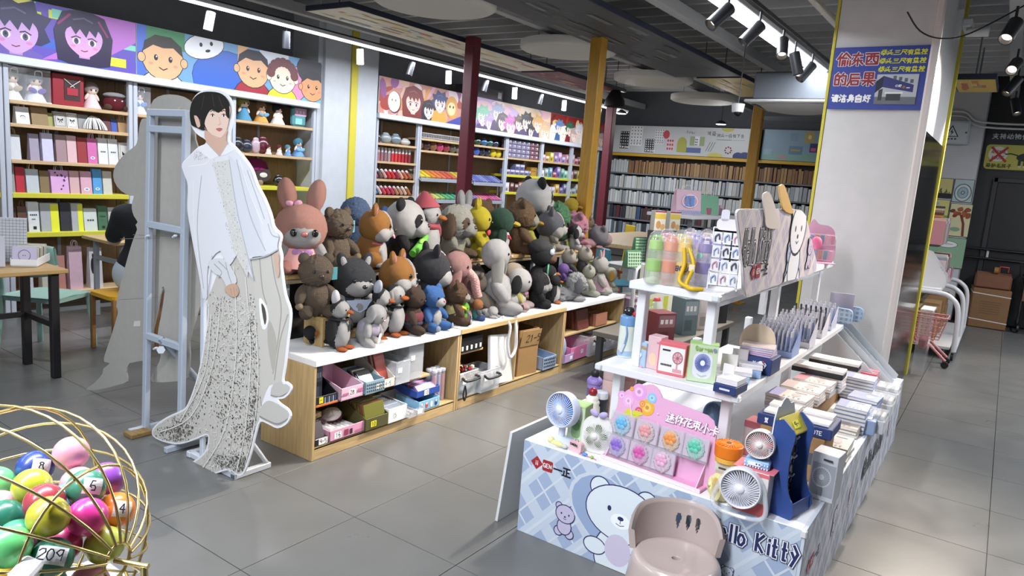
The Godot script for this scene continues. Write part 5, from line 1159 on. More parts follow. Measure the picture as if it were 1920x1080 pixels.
func tray(label:String,at:Vector3,s:Vector3,hex:String,slope:=0.5,tag_hex:="",group:="",yaw:=0.0,called:="tray",film:=false)->Node3D:
	var t:=thing(called,label,"tray",at,yaw,group)
	var m:=mt(hex,0.12 if film else 0.5,"film" if film else "")
	put(t,"base",bx(s.x,0.006,s.z,0.001),m,V(0,0.003,0))
	put(t,"front_wall",bx(s.x,s.y*slope,0.005,0.001),m,V(0,s.y*slope/2,s.z/2-0.0025));put(t,"back_wall",bx(s.x,s.y,0.005,0.001),m,V(0,s.y/2,-s.z/2+0.0025))
	for e in [-1,1]:put(t,"side_wall",slab(P2([-s.z/2,0,s.z/2,0,s.z/2,s.y*slope,-s.z/2,s.y]),-0.0025,0.0025),m,V(e*(s.x/2-0.0025),0,0),BU(-PI/2))
	if tag_hex:put(t,"price_tag",bx(0.045,0.03,0.002,0.0005),mt(tag_hex,0.5),V(s.x*0.2,s.y*slope*0.5,s.z/2+0.0016))
	return t
func filled(label:String,at:Vector3,s:Vector3,n:int,hexes:Array,group:String,cat:="packet",called:="packet",lean:=-0.3,yaw:=0.0)->void:
	for i in n:
		var o:=obj(called,bx(s.x,s.y,s.z,0.002),mt(hexes[i%hexes.size()],0.3,"coat"),V0,label,cat,group)
		o.transform=Transform3D(BU(yaw)*BR(lean),at+BU(yaw)*V(0,s.y/2,-i*(s.z+0.006)))
func clear_bin(label:String,at:Vector3,s:Vector3,handles:bool,group:="",yaw:=0.0)->Node3D:
	var t:=thing("clear_bin",label,"storage bin",at,yaw,group);var m:=mt("dde4ea",0.1,"clear")
	for e in [-1,1]:
		put(t,"side_wall",bx(0.004,s.y,s.z,0.001),m,V(e*s.x/2,s.y/2,0));put(t,"end_wall",bx(s.x,s.y,0.004,0.001),m,V(0,s.y/2,e*s.z/2))
	put(t,"base",bx(s.x,0.004,s.z,0.001),m,V(0,0.003,0));put(t,"rim",pipe([V(-s.x/2,s.y,-s.z/2),V(s.x/2,s.y,-s.z/2),V(s.x/2,s.y,s.z/2),V(-s.x/2,s.y,s.z/2)],0.006,6,true),m)
	if handles:put(t,"handle",pipe(smooth3([V(-0.07,s.y*0.8,s.z/2),V(-0.07,s.y*0.72,s.z/2+0.04),V(0.07,s.y*0.72,s.z/2+0.04),V(0.07,s.y*0.8,s.z/2)],false,3),0.009,6),mt("1b1b1e",0.4))
	put(t,"price_tag",bx(0.035,0.03,0.002,0.0005),mt("eceff0",0.5),V(-s.x*0.25,s.y*0.62,s.z/2+0.003))
	return t
func price(o:Node3D,at:Vector3,word:String,hex:="f2f3f0",s:=0.022)->void:
	var k:=Ink.new();var w:=s*0.75*word.length()+s*0.5
	k.rect(-w/2,-s*0.8,w,s*1.6,hex);latin(k,word,-w/2+s*0.3,-s*0.5,s,s*0.12,"26262a")
	ink_on(o,k,at,Basis.IDENTITY,"price_tag")
func plush_cabinets()->void:
	low_cabinet("low wooden cabinet with white edge nearest the white cutout, full of trays",2.42,3.63,true,[],[[2.44,3.4,0.285]])
	low_cabinet("low wooden cabinet with bare wood edge and a tall carton inside",3.635,5.0,false,[4.33],[[3.655,3.96,0.37]])
	low_cabinet("low wooden cabinet at the far end holding clear storage bins",5.005,6.1,true,[],[[5.02,6.08,0.29]])
	# second tier behind, on grey legs
	var t:=thing("display_bench","raised wooden bench on grey legs carrying the upper row of toys","bench",V(2.62,0,-3.36))
	put(t,"board",bx(3.6,0.03,0.62,0.004),mt("b99a68",0.5,"wood"),V(1.8,0.913,-0.31));put(t,"edge_rail",bx(3.58,0.03,0.02,0.003),mt("8f8466",0.5,"wood"),V(1.8,0.884,-0.02))
	for x in [0.04,0.9,1.8,2.35,2.7,3.55]:
		for z in [-0.06,-0.58]:put(t,"leg",bx(0.035,0.88,0.035,0.003),mt("8e949a",0.4),V(x,0.44,z))
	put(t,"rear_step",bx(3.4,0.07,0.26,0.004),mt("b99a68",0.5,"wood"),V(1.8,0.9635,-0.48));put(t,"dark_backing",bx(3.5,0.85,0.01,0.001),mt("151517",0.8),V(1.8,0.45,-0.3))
	# --- first cabinet, upper shelf
	var Z:=-2.93;var U:=0.294;var W:=0.077
	var k:Ink
	var h:=tray("black tray with orange foot and yellow price tag at the left of the middle shelf",V(2.52,U,-2.98),V(0.15,0.16,0.22),"1d1e24",0.35)
	put(h,"orange_strip",bx(0.15,0.012,0.004,0.001),mt("c86a2a",0.5),V(0,0.006,0.112));price(h,V(-0.04,0.035,0.1115),"7","d8d020")
	k=Ink.new()
	for i in 7:k.rect(-0.03+0.014*i,0.012,0.008,0.034,["3a4a6a","8a98a8"][i%2])
	ink_on(h,k,V(0,0,0.1102))
	plain_box("acrylic_case","tall narrow smoked acrylic case standing in the black tray","case",V(2.5,U+0.008,-2.97),V(0.075,0.2,0.08),"2b3038",0.15,"","50586a,3a4258,8a94a8")
	h=tray("empty pale pink carton tray with a price written on its front",V(2.695,U,-2.99),V(0.165,0.13,0.26),"d8b6c8",0.55)
	k=Ink.new();k.oval(0.0,0.037,0.03,0.022,"efe0e8");latin(k,"28",-0.018,0.027,0.022,0.003,"3a2a30");k.rect(-0.075,0.03,0.045,0.012,"b8688c");k.rect(0.035,0.032,0.04,0.018,"b8688c");ink_on(h,k,V(0,0,0.1302))
	h=tray("pale blue perforated basket on the middle shelf",V(2.86,U,-2.97),V(0.15,0.1,0.24),"8aa6b4",0.75)
	k=Ink.new()
	for i in 9:
		for j in 3:k.rect(-0.066+0.0155*i,0.012+0.019*j,0.009,0.011,"3a4850")
	ink_on(h,k,V(0,0,0.1202));price(h,V(0.03,0.035,0.1215),"38")
	filled("dark framed packet leaning in the pale blue basket",V(2.85,U+0.012,-2.92),V(0.1,0.11,0.012),5,["3a3c42","2a2c30","c8c8c4"],"packets in the blue basket","packet","packet",-0.7)
	h=tray("open carton with sloping sides and hanging bags on the middle shelf",V(2.99,U,-2.99),V(0.1,0.2,0.25),"d2cdc0",0.28)
	price(h,V(-0.01,0.028,0.1255),"4.5")
	filled("hanging bag of red and white sweets in the open carton",V(2.99,U+0.01,-2.95),V(0.085,0.21,0.014),4,["a8483c","c8b8a0","8f3a30","d0c4ac"],"bags in the open carton","bag","sweet_bag",-0.35)
	clear_bin("low clear bin of pale packets on the middle shelf",V(3.11,U,-3.0),V(0.12,0.14,0.26),false)
	filled("pale flat packet lying in the low clear bin",V(3.11,U+0.01,-2.96),V(0.09,0.07,0.02),6,["a8a0b0","8a7a90","c0b4bc"],"packets in the low clear bin","packet","packet",-0.6)
	clear_bin("tall clear bin with a price tag on the middle shelf",V(3.245,U,-3.02),V(0.13,0.22,0.26),false)
	filled("dark flat packet in the tall clear bin",V(3.245,U+0.01,-2.97),V(0.1,0.07,0.02),6,["4a4650","6a6470"],"packets in the tall clear bin","packet","packet",-0.5)
	h=thing("sweet_box","black and dark red display box with a curled lid on the middle shelf","box",V(3.35,U,-3.05),-0.35)
	put(h,"box_back",bx(0.14,0.2,0.01,0.002),mt("211c1e",0.5),V(-0.02,0.1,-0.06));put(h,"box_front",bx(0.15,0.09,0.1,0.004),mt("5a1c1e",0.4),V(0,0.045,0));put(h,"curled_lid",pipe([V(-0.07,0.11,0.02),V(0.08,0.12,0.02)],0.04,12),mt("4a1a1c",0.35))
	k=Ink.new();k.rect(-0.08,0.15,0.05,0.035,"d8d4cc");k.rect(-0.02,0.155,0.03,0.03,"a89a6a");ink_on(h,k,V(-0.0,0,-0.054))
	# lower shelf
	h=tray("pink tray of white paper rolls with a price tag on the bottom board",V(2.67,W,-2.95),V(0.27,0.07,0.19),"d29ab4",0.9)
	k=Ink.new();k.rect(-0.1,0.012,0.05,0.036,"eef0ee");latin(k,"16",-0.09,0.018,0.024,0.003,"26262a");k.rect(-0.03,0.014,0.03,0.034,"8a3a50");k.rect(0.01,0.014,0.02,0.03,"3a2a34");k.rect(0.05,0.014,0.06,0.012,"b8688c");ink_on(h,k,V(0,0,0.0952))
	for i in 9:obj("paper_roll",pipe([V(0,0,-0.06),V(0,0,0.055)],0.014,10),mt("e4e2e0",0.6),V(2.575+0.031*(i%7),W+0.024+(0.026 if i>6 else 0.0),-2.945),"white paper roll in the pink tray","paper roll","rolls in the pink tray",rng.randf_range(-0.12,0.12))
	egg(thing("tissue","crumpled white tissue packet on top of the paper rolls","packet",V(2.66,W+0.07,-2.99)),"packet",V(0,0.03,0),V(0.06,0.035,0.05),mt("d8d6d8",0.5),"curl")
	h=thing("packet_box","black packets with a 9.5 price tag at the left end of the bottom board","box",V(2.485,W,-2.94));put(h,"body",bx(0.09,0.04,0.16,0.003),mt("1c1a1e",0.4),V(0,0.02,0));price(h,V(0.01,0.022,0.0812),"9.5")
	filled("dark foil packet standing in the black box at the left end",V(2.485,W+0.03,-2.9),V(0.075,0.09,0.012),5,["2c2430","3a2e38"],"dark foil packets","packet","packet",-0.5)
	plain_box("sweet_tin","green and pink packet lying on the black packets","packet",V(2.485,W+0.13,-2.97),V(0.09,0.03,0.1),"9aa05a",0.2,"","c05a80,6a8a3a,d8d8a0")
	h=tray("olive display box of green foil packets on the bottom board",V(2.88,W,-2.96),V(0.18,0.16,0.24),"4c4a24",0.45);price(h,V(-0.03,0.035,0.1215),"10","d8d020")
	filled("green and gold foil packet in the olive box",V(2.88,W+0.015,-2.87),V(0.16,0.13,0.016),9,["6a6a2c","7a3a34","5a602a","8a7a3a"],"foil packets in the olive box","packet","packet",-0.25)
	h=tray("plain white box with a price tag on the bottom board",V(3.05,W,-2.95),V(0.16,0.1,0.22),"dcdee0",0.9);price(h,V(-0.02,0.045,0.1115),"5")
	filled("steel blue flat packet in the white box",V(3.05,W+0.012,-2.87),V(0.13,0.085,0.012),9,["5a6a7c","7a8a9c","46566a"],"packets in the white box","packet","packet",-0.6)
	tray("long clear tray of pens on the bottom board",V(3.2,W,-2.95),V(0.14,0.1,0.26),"dfe4ea",0.5,"f0f0f0","",0.0,"tray",true)
	for i in 7:obj("pen",pipe([V(0,0,-0.08),V(0,0,0.08)],0.006,6),mt(["d8d8d8","b8b8bc","8a8a90"][i%3],0.3),V(3.15+0.016*i,W+0.016,-2.93),"silver or white pen lying in the long clear tray","pen","pens in the clear tray",rng.randf_range(-0.1,0.1))
	h=tray("light blue tray printed with small figures on the bottom board",V(3.36,W,-2.96),V(0.2,0.075,0.2),"7db0d2",0.85)
	k=Ink.new()
	for i in 4:k.oval(-0.07+0.045*i,0.03,0.013,0.02,["24304a","b0483a","e0d0c0","2a3a6a"][i]);k.oval(-0.07+0.045*i,0.042,0.008,0.008,"e8cdb8")
	ink_on(h,k,V(0,0,0.1002))
	h=tray("royal blue box of printed card packs resting over the light blue tray",V(3.38,W+0.08,-2.99),V(0.22,0.07,0.2),"2a4a9a",0.6);price(h,V(-0.02,0.022,0.1015),"10")
	filled("pink and blue card pack in the royal blue box",V(3.38,W+0.092,-2.92),V(0.17,0.06,0.014),7,["c890b8","6a80c0","b06a98"],"card packs in the royal blue box","packet","card_pack",-0.9)
	for i in 6:
		var tb:=thing("tube_case","upright clear tube of coloured pens at the right end of the bottom board","tube",V(3.475+0.042*(i%3),W,-2.93-0.05*(i/3)),0,"upright clear tubes")
		put(tb,"tube_wall",cyl(0.019,0.019,0.2,12),mt("dfe6ee",0.1,"clear"));put(tb,"rolled_insert",cyl(0.014,0.014,0.17,8),mt(["b86a7a","9a8ab0","c8583a","7a9ab0","b890a8","a03a4a"][i],0.4),V(0,0.01,0));put(tb,"lid",cyl(0.02,0.02,0.02,12),mt("d0d4da",0.3),V(0,0.2,0))
	# --- second cabinet
	h=thing("hook_rack","black rack of hanging charms on the small shelf of the carton cabinet","rack",V(3.8,0.379,-2.98));put(h,"body",bx(0.26,0.1,0.18,0.004),mt("121214",0.5),V(0,0.05,0))
	for i in 5:put(h,"charm",bx(0.02,0.03,0.006,0.002),mt("d8d8d4",0.4),V(-0.1+0.05*i,0.03,0.094))
	h=clear_bin("clear bin of glossy red, black and cream beads",V(3.76,W,-2.95),V(0.2,0.17,0.18),true)
	var bm:=MB.new();var bd:=["1c1214","8a1c24","e8d8c8","c89a6a","2a1a1c"]
	for i in 150:
		bm.col=Color(bd[rng.randi()%5]).srgb_to_linear();var c:=V(rng.randf_range(-0.09,0.09),rng.randf_range(0.1,0.19),rng.randf_range(-0.08,0.08));bm.box(c,Vector3.ONE*rng.randf_range(0.014,0.024),0.004,Basis.from_euler(V(rng.randf()*3,rng.randf()*3,0)))
	tag(put(h,"beads",bm.mesh(),mt("ffffff",0.2,"ink")),"","","","stuff")
	egg(h,"blue_toys",V(0,0.05,0),V(0.085,0.05,0.075),mt("7aa0ac",0.5),"curl")
	h=clear_bin("clear box with a black handle full of wrapped packets",V(3.97,W,-2.93),V(0.22,0.15,0.2),true)
	filled("pale wrapped packet in the clear box with a black handle",V(3.97,W+0.01,-2.86),V(0.18,0.11,0.02),6,["a8a4a8","c8c4c8","8a8a94"],"packets in the handled box","packet","packet",-0.15)
	obj("hanging_loop",pipe(smooth3([V(0,0,0),V(-0.02,-0.06,0.005),V(-0.008,-0.1,0.008),V(0.012,-0.06,0.005),V(0,0,0)]),0.006,5),mt("1a1214",0.4),V(3.695,0.165,-2.838),"black and red loop strap hanging from the bead bin","strap")
	h=thing("paper_bag","large flat white paper bag leaning in the carton cabinet","paper bag",V(4.18,W,-2.9),0.1);put(h,"body",bx(0.34,0.36,0.03,0.006),mt("d6d8d8",0.5),V(0,0.18,0),BB(-0.12)*BR(-0.15))
	h=thing("carton","tall open brown carton with a handwritten flap reading 21.5","carton",V(4.53,W,-3.0),-0.12)
	var cd:=mt("9c7b4e",0.7,"card")
	for s in [-1,1]:put(h,"side_wall",bx(0.005,0.36,0.24,0.001),cd,V(s*0.115,0.18,0),BB(-s*0.0))
	put(h,"back_wall",bx(0.23,0.4,0.005,0.001),cd,V(0,0.2,-0.12));put(h,"front_wall",bx(0.23,0.36,0.005,0.001),cd,V(0,0.18,0.12));put(h,"base",bx(0.23,0.005,0.24,0.001),cd,V(0,0.003,0))
	var fb:=BR(0.18);put(h,"flap",bx(0.225,0.13,0.004,0.001),mt("a88758",0.7,"card"),V(0.0,0.295,0.138),fb)
	k=Ink.new();latin(k,"21.5",-0.05,-0.03,0.055,0.006,"2c2418");ink_on(h,k,V(0.0,0.295,0.138)+fb.z*0.0022,fb)
	h=tray("small pale blue slotted basket beside the tall carton",V(4.8,W,-2.95),V(0.2,0.12,0.2),"8fa4c0",0.85)
	k=Ink.new()
	for i in 7:
		for j in 3:k.rect(-0.085+0.025*i,0.018+0.028*j,0.017,0.016,"39434f")
	ink_on(h,k,V(0,0,0.1002))
	# --- third cabinet
	h=tray("bright pink tray on the bottom board of the far cabinet",V(5.28,W,-2.95),V(0.3,0.14,0.2),"d87aa8",0.8);price(h,V(0.05,0.06,0.1015),"15")
	tray("small lilac tray at the left of the far cabinet",V(5.1,W,-2.9),V(0.15,0.09,0.12),"b49ac8",0.8,"f0f0f0")
	egg(thing("fabric_pouch","blue flowered pouch in the lilac tray","pouch",V(5.08,W+0.01,-2.92)),"pouch_body",V(0,0.1,0),V(0.06,0.1,0.04),mt("8fa4bc",0.7),"curl")
	for q in [[5.55,"clear storage bin with dark handles left of two in the far cabinet","packets in the left clear bin","brown and pink packet in the left clear bin of the far cabinet"],[5.86,"clear storage bin with dark handles right of two in the far cabinet","packets in the right clear bin","brown and pink packet in the right clear bin of the far cabinet"]]:
		h=clear_bin(q[1],V(q[0],W,-2.94),V(0.28,0.17,0.24),true)
		filled(q[3],V(q[0],W+0.01,-2.86),V(0.24,0.12,0.03),6,["8a6a64","b08a80","6a4e4c","a88a98"],q[2],"packet","packet",-0.15)
	filled("reddish brown bag on the upper board of the far cabinet",V(5.45,0.3,-2.95),V(0.2,0.17,0.03),4,["6a3a36","7a4a40"],"bags on the upper board","bag","sweet_bag",-0.2)
	filled("orange brown card box on the upper board of the far cabinet",V(5.75,0.3,-2.92),V(0.22,0.11,0.035),4,["a8745c","96604c"],"card boxes on the upper board","box","card_box",-0.05)
	obj("riser_board",bx(0.95,0.05,0.2,0.003),mt("b39a68",0.5,"wood"),V(3.2,0.5875,-3.2),"low wooden riser board hidden behind the front row of toys","riser")
	# wooden blocks among the toys
	h=thing("wooden_block","small open wooden block stand under the lower curly brown bear","stand",V(2.72,0.561,-3.12))
	for s in [-1,1]:put(h,"side_panel",bx(0.02,0.15,0.16,0.002),mt("b39a68",0.5,"woodv"),V(s*0.09,0.075,0))
	put(h,"top_panel",bx(0.2,0.02,0.16,0.002),mt("b39a68",0.5,"wood"),V(0,0.16,0))
	h=thing("wooden_block","wooden riser under the two small grey pandas at the far end","stand",V(5.72,0.561,-3.16))
	for s in [-1,1]:put(h,"side_panel",bx(0.02,0.14,0.18,0.002),mt("b39a68",0.5,"woodv"),V(s*0.3,0.07,0))
	put(h,"top_panel",bx(0.64,0.02,0.2,0.002),mt("b39a68",0.5,"wood"),V(0,0.15,0))
# ---------- plush toys ----------
# px: where it sits in the photograph, z: how far back, hpx: its height in the photograph
func seat_at(px:float,py:float,z:float,y:float)->Vector3:
	var p:=oz(px,py,z);return V(p.x,y,z)
func toy(label:String,p:Vector3,s:float,yaw:float,c:Dictionary,tilt:=V0)->Node3D:
	var t:=thing("plush_toy",label,"plush toy",p,yaw,"plush toys on the tiered display")
	if tilt!=V0:t.basis=BU(yaw)*Basis.from_euler(tilt)
	var kd:String=c.get("fur","fur")
	var mk:=func(hex:String)->StandardMaterial3D:return mt(hex,0.95,"curl" if kd=="curl" else "fur")
	var col:String=c.col
	var m:StandardMaterial3D=mk.call(col);var hm:StandardMaterial3D=mk.call(c.get("head",col));var am:StandardMaterial3D=mk.call(c.get("arm",col));var lm:StandardMaterial3D=mk.call(c.get("leg",col))
	var bk:="shag" if kd=="shag" else kd
	var E:=func(n:String,x:float,y:float,z:float,rx:float,ry:float,rz:float,mm:Material,rot:=V0,kind:="")->MeshInstance3D:return egg(t,n,V(x,y,z)*s,V(rx,ry,rz)*s,mm,kind if kind else bk,rot)
	var body:String=c.get("body","bear");var hy:float=c.get("hy",0.7);var hr:float=c.get("hr",0.27)
	var hz:float=c.get("hz",0.03)
	match body:
		"bear":
			E.call("torso",0,0.29,0,0.25,0.3,0.22,m)
			for e in [-1,1]:
				E.call("arm",e*0.25,0.36,0.1,0.085,0.19,0.09,am,V(-0.7,0,e*0.45));E.call("leg",e*0.19,0.1,0.19,0.11,0.105,0.22,lm,V(0,e*0.35,0))
				if c.has("paw"):E.call("paw",e*0.31,0.2,0.21,0.06,0.055,0.06,mk.call(c.paw),V0,"fur")
				if c.has("pad"):E.call("sole",e*0.26,0.11,0.395,0.06,0.065,0.02,mt(c.pad,0.8,"fur"),V(0,e*0.35,0),"fur")
			if c.has("belly"):E.call("belly",0,0.28,0.06,0.19,0.23,0.185,mk.call(c.belly))
		"dog":
			E.call("torso",0,0.28,-0.04,0.24,0.31,0.25,m)
			if c.has("belly"):E.call("chest",0,0.27,0.05,0.19,0.26,0.2,mk.call(c.belly))
			for e in [-1,1]:
				E.call("front_leg",e*0.11,0.16,0.17,0.085,0.18,0.09,mk.call(c.get("arm","e8e6e2")));E.call("front_paw",e*0.12,0.05,0.23,0.08,0.055,0.1,mk.call(c.get("arm","e8e6e2")));E.call("haunch",e*0.24,0.13,0.02,0.1,0.14,0.17,lm);E.call("hind_paw",e*0.25,0.05,0.15,0.075,0.05,0.1,mk.call(c.get("arm","e8e6e2")))
			E.call("tail",0.06,0.18,-0.3,0.08,0.15,0.08,m,V(-0.5,0,0))
		"penguin":
			E.call("back",0,0.37,-0.03,0.25,0.36,0.22,mt(c.get("back","15161a"),0.9,"fur"));E.call("belly",0,0.34,0.035,0.225,0.33,0.205,mt("e4e4e2",0.9,"fur"))
			for e in [-1,1]:E.call("flipper",e*0.26,0.42,0.0,0.05,0.2,0.1,mt(c.get("back","15161a"),0.9,"fur"),V(0.1,0,e*0.25));E.call("foot",e*0.13,0.035,0.17,0.095,0.04,0.13,mt("e8641e",0.8,"fur"),V(0,e*0.3,0))
			E.call("tail",0,0.12,-0.24,0.07,0.05,0.1,mt(c.get("back","15161a"),0.9,"fur"))
		"lying":
			E.call("torso",0,0.2,-0.15,0.26,0.2,0.42,m)
			for e in [-1,1]:E.call("front_leg",e*0.2,0.08,0.25,0.08,0.08,0.2,am,V(0,-e*0.3,0));E.call("hind_leg",e*0.25,0.09,-0.4,0.1,0.09,0.2,lm,V(0,e*0.5,0))
		"head":pass
	# head
	var H:=V(0,hy,hz)
	E.call("head",H.x,H.y,H.z,hr*c.get("hw",1.0),hr*0.95,hr*0.92,hm)
	if c.has("cap2"):E.call("crown_patch",H.x,H.y+hr*0.09,H.z-hr*0.14,hr*0.97,hr*0.93,hr*0.84,mk.call(c.cap2))
	if c.has("muzzle"):
		var mr:float=c.get("mr",0.46);E.call("muzzle",H.x,H.y-hr*0.3,H.z+hr*0.72,hr*mr*1.15,hr*mr*0.9,hr*mr,mk.call(c.muzzle))
	if c.has("cheek"):
		for e in [-1,1]:E.call("cheek",H.x+e*hr*0.4,H.y-hr*0.38,H.z+hr*0.38,hr*0.58,hr*0.5,hr*0.52,mk.call(c.cheek))
		E.call("blaze",H.x,H.y+hr*0.2,H.z+hr*0.52,hr*0.14,hr*0.72,hr*0.42,mk.call(c.cheek),V(-0.3,0,0))
	var ez:float=c.get("ez",0.84 if not c.has("patch") else 0.9)
	for e in [-1,1]:
		if c.has("patch"):E.call("eye_patch",H.x+e*hr*0.42,H.y+hr*0.04,H.z+hr*0.76,hr*0.26,hr*0.33,hr*0.14,mk.call(c.patch),V(0.0,e*0.45,e*0.4),"fur")
		var er:float=c.get("er",0.085)
		if not c.has("noeye"):E.call("eye",H.x+e*hr*0.4,H.y+hr*c.get("ey",0.08),H.z+hr*ez,hr*er,hr*er*1.15,hr*er*0.8,mt("0d0c0e",0.1,"coat"),V(0,e*0.4,0),"smooth")
		match c.get("ear","round"):
			"round":
				E.call("ear",H.x+e*hr*0.72,H.y+hr*0.74,H.z,hr*0.34,hr*0.34,hr*0.2,mk.call(c.get("earc",c.get("head",col))))
				if c.has("earin"):E.call("inner_ear",H.x+e*hr*0.72,H.y+hr*0.72,H.z+hr*0.14,hr*0.2,hr*0.2,hr*0.1,mk.call(c.earin),V0,"fur")
			"point":
				E.call("ear",H.x+e*hr*0.62,H.y+hr*0.88,H.z-hr*0.05,hr*0.26,hr*0.42,hr*0.16,mk.call(c.get("earc",c.get("head",col))),V(0,0,-e*0.35));E.call("inner_ear",H.x+e*hr*0.6,H.y+hr*0.85,H.z+hr*0.07,hr*0.15,hr*0.28,hr*0.08,mk.call(c.get("earin","d8a0a8")),V(0,0,-e*0.35),"fur")
			"long":E.call("ear",H.x+e*hr*0.55,H.y+hr*1.25,H.z,hr*0.36,hr*0.66,hr*0.26,mk.call(c.get("earc",c.get("head",col))),V(0,0,-e*0.18))
			"flop":E.call("ear",H.x+e*hr*0.95,H.y-hr*0.15,H.z+hr*0.05,hr*0.22,hr*0.7,hr*0.4,mk.call(c.get("earc",c.get("head",col))),V(0,0,e*0.22))
			"lop":E.call("ear",H.x+e*hr*0.85,H.y-hr*0.75,H.z+hr*0.2,hr*0.16,hr*1.25,hr*0.4,mk.call(c.get("earc",c.get("head",col))),V(0.1,0,e*0.2))
			"up":E.call("ear",H.x+e*hr*0.5,H.y+hr*1.05,H.z-hr*0.1,hr*0.24,hr*0.55,hr*0.16,mk.call(c.get("earc",c.get("head",col))),V(0,0,-e*0.35))
	if c.has("nose"):E.call("nose",H.x,H.y-hr*0.16,H.z+hr*c.get("nz",1.12),hr*0.13,hr*0.1,hr*0.09,mt(c.nose,0.3,"coat"),V0,"smooth")
	if c.has("tongue"):E.call("tongue",H.x,H.y-hr*0.5,H.z+hr*1.05,hr*0.13,hr*0.16,hr*0.08,mt("d88a94",0.6),V(-0.5,0,0),"smooth")
	if c.has("beak"):E.call("beak",H.x,H.y-hr*0.15,H.z+hr*1.05,hr*c.get("bw",0.34),hr*0.2,hr*0.42,mt(c.beak,0.8,"fur"),V(0.15,0,0),"fur")
	if c.has("face"):E.call("face",H.x,H.y-hr*0.2,H.z+hr*0.32,hr*0.78,hr*0.58,hr*0.68,mt(c.face,0.9,"fur"),V0,"smooth")
	var ny:float=hy-hr*0.92
	for x in c.get("extra",[]):
		var w:PackedStringArray=x.split(":");var xm:=mt(w[1] if w.size()>1 else "c05060",0.8,"cloth")
		match w[0]:
			"collar":put(t,"collar",lat("collar",_ringprof(0.2,0.022),24),xm,V(0,ny,0.0)*s,BR(0.12)*Basis.from_scale(Vector3.ONE*s))
			"scarf":put(t,"scarf",lat("scarf",_ringprof(0.2,0.05),24),xm,V(0,ny+0.02,0.0)*s,Basis.from_scale(Vector3.ONE*s));E.call("scarf_end",0.1,ny-0.06,0.2,0.05,0.1,0.03,xm,V(0,0,0.3),"fur")
			"tie":put(t,"tie",slab(P2([-0.03,0.02,0.03,0.02,0.025,-0.02,0.055,-0.22,0,-0.29,-0.055,-0.22,-0.025,-0.02]),0,0.012),xm,V(0.02,ny-0.02,0.235)*s,BR(0.05)*Basis.from_scale(Vector3.ONE*s));put(t,"tie_band",lat("collar",_ringprof(0.2,0.022),24),xm,V(0,ny,0.02)*s,Basis.from_scale(Vector3.ONE*s*0.98))
			"bib":put(t,"bib",slab(P2([-0.2,0,0.2,0,0.1,-0.13,0,-0.18,-0.1,-0.13]),0,0.015),xm,V(0,ny+0.02,0.2)*s,BR(-0.2)*Basis.from_scale(Vector3.ONE*s))
			"vest":E.call("vest",0,0.33,0.0,0.265,0.2,0.235,xm,V0,"smooth")
			"band":E.call("vest_band",0,0.22,0.0,0.27,0.09,0.24,xm,V0,"smooth")
			"dress":put(t,"dress",lat("skirt",[Vector2(0.1,0.5),Vector2(0.2,0.42),Vector2(0.27,0.3),Vector2(0.33,0.18),Vector2(0.38,0.1),Vector2(0.37,0.09),Vector2(0.2,0.2),Vector2(0.05,0.3)],28),xm,V0,Basis.from_scale(Vector3.ONE*s))
			"bow":
				for e in [-1,1]:E.call("bow_loop",e*0.075,ny,0.235,0.075,0.05,0.03,xm,V(0,0,e*0.3),"smooth")
				E.call("bow_knot",0,ny,0.25,0.025,0.03,0.025,xm,V0,"smooth")
			"headbow":
				for e in [-1,1]:E.call("hair_bow_loop",-0.12+e*0.06,hy+hr*0.95,0.1,0.06,0.045,0.03,xm,V(0,0,e*0.4),"smooth")
			"earbow":E.call("ear_bow",hr*0.85,hy+hr*0.75,0.06,0.07,0.12,0.05,xm,V(0,0,0.5),"smooth")
			"cap":E.call("cap",0,hy+hr*0.45,-0.02,hr*1.02,hr*0.72,hr*0.98,xm,V0,"smooth");E.call("cap_brim",0,hy+hr*0.35,hr*0.75,hr*0.6,hr*0.1,hr*0.45,xm,V(0.2,0,0),"smooth")
			"cone":put(t,"pointed_hat",lat("cone",[Vector2(0.24,0),Vector2(0.23,0.03),Vector2(0.14,0.16),Vector2(0.05,0.26),Vector2(0,0.28)],20),xm,V(0,hy+hr*0.5,-0.03)*s,BR(-0.15)*Basis.from_scale(Vector3.ONE*s))
			"chef":
				E.call("hat_puff",-0.04,hy+hr*1.1,-0.06,hr*0.62,hr*1.0,hr*0.42,xm,V(0,0.3,0.5),"fur")
			"horn":put(t,"horn",lat("horn",[Vector2(0.06,0),Vector2(0.04,0.12),Vector2(0.0,0.26)],12),xm,V(0,hy+hr*0.85,0.05)*s,BR(0.2)*Basis.from_scale(Vector3.ONE*s))
			"tag":put(t,"paper_tag",bx(0.12*s,0.2*s,0.004,0.001),mt(w[1],0.5),V(hr*1.0,hy-hr*0.1,0.12)*s,BU(0.4))
			"lowtag":put(t,"paper_tag",bx(0.1*s,0.2*s,0.004,0.001),mt(w[1],0.5),V(0.05,0.25,0.29)*s,BR(-0.2))
			"goggles":
				for e in [-1,1]:E.call("goggle",e*hr*0.4,hy+hr*0.25,hr*0.9,hr*0.35,hr*0.26,hr*0.16,xm,V(0,e*0.4,0),"smooth")
			"trunk":put(t,"trunk",pipe(smooth3([V(0,hy-hr*0.2,hr*0.8)*s,V(0,hy-hr*0.7,hr*1.3)*s,V(0,hy-hr*1.3,hr*1.45)*s,V(0.02,hy-hr*1.8,hr*1.6)*s]),0.07*s,10),hm)
			"headphones":
				put(t,"headband",lat("collar",_ringprof(0.2,0.022),24),xm,V(0,hy,0.0)*s,BR(PI/2)*Basis.from_scale(Vector3.ONE*s*hr*5.2))
			"strap":put(t,"strap",pipe(smooth3([V(-0.2,ny-0.02,0.15)*s,V(0,ny-0.1,0.25)*s,V(0.24,ny-0.2,0.12)*s]),0.035*s,6),xm)
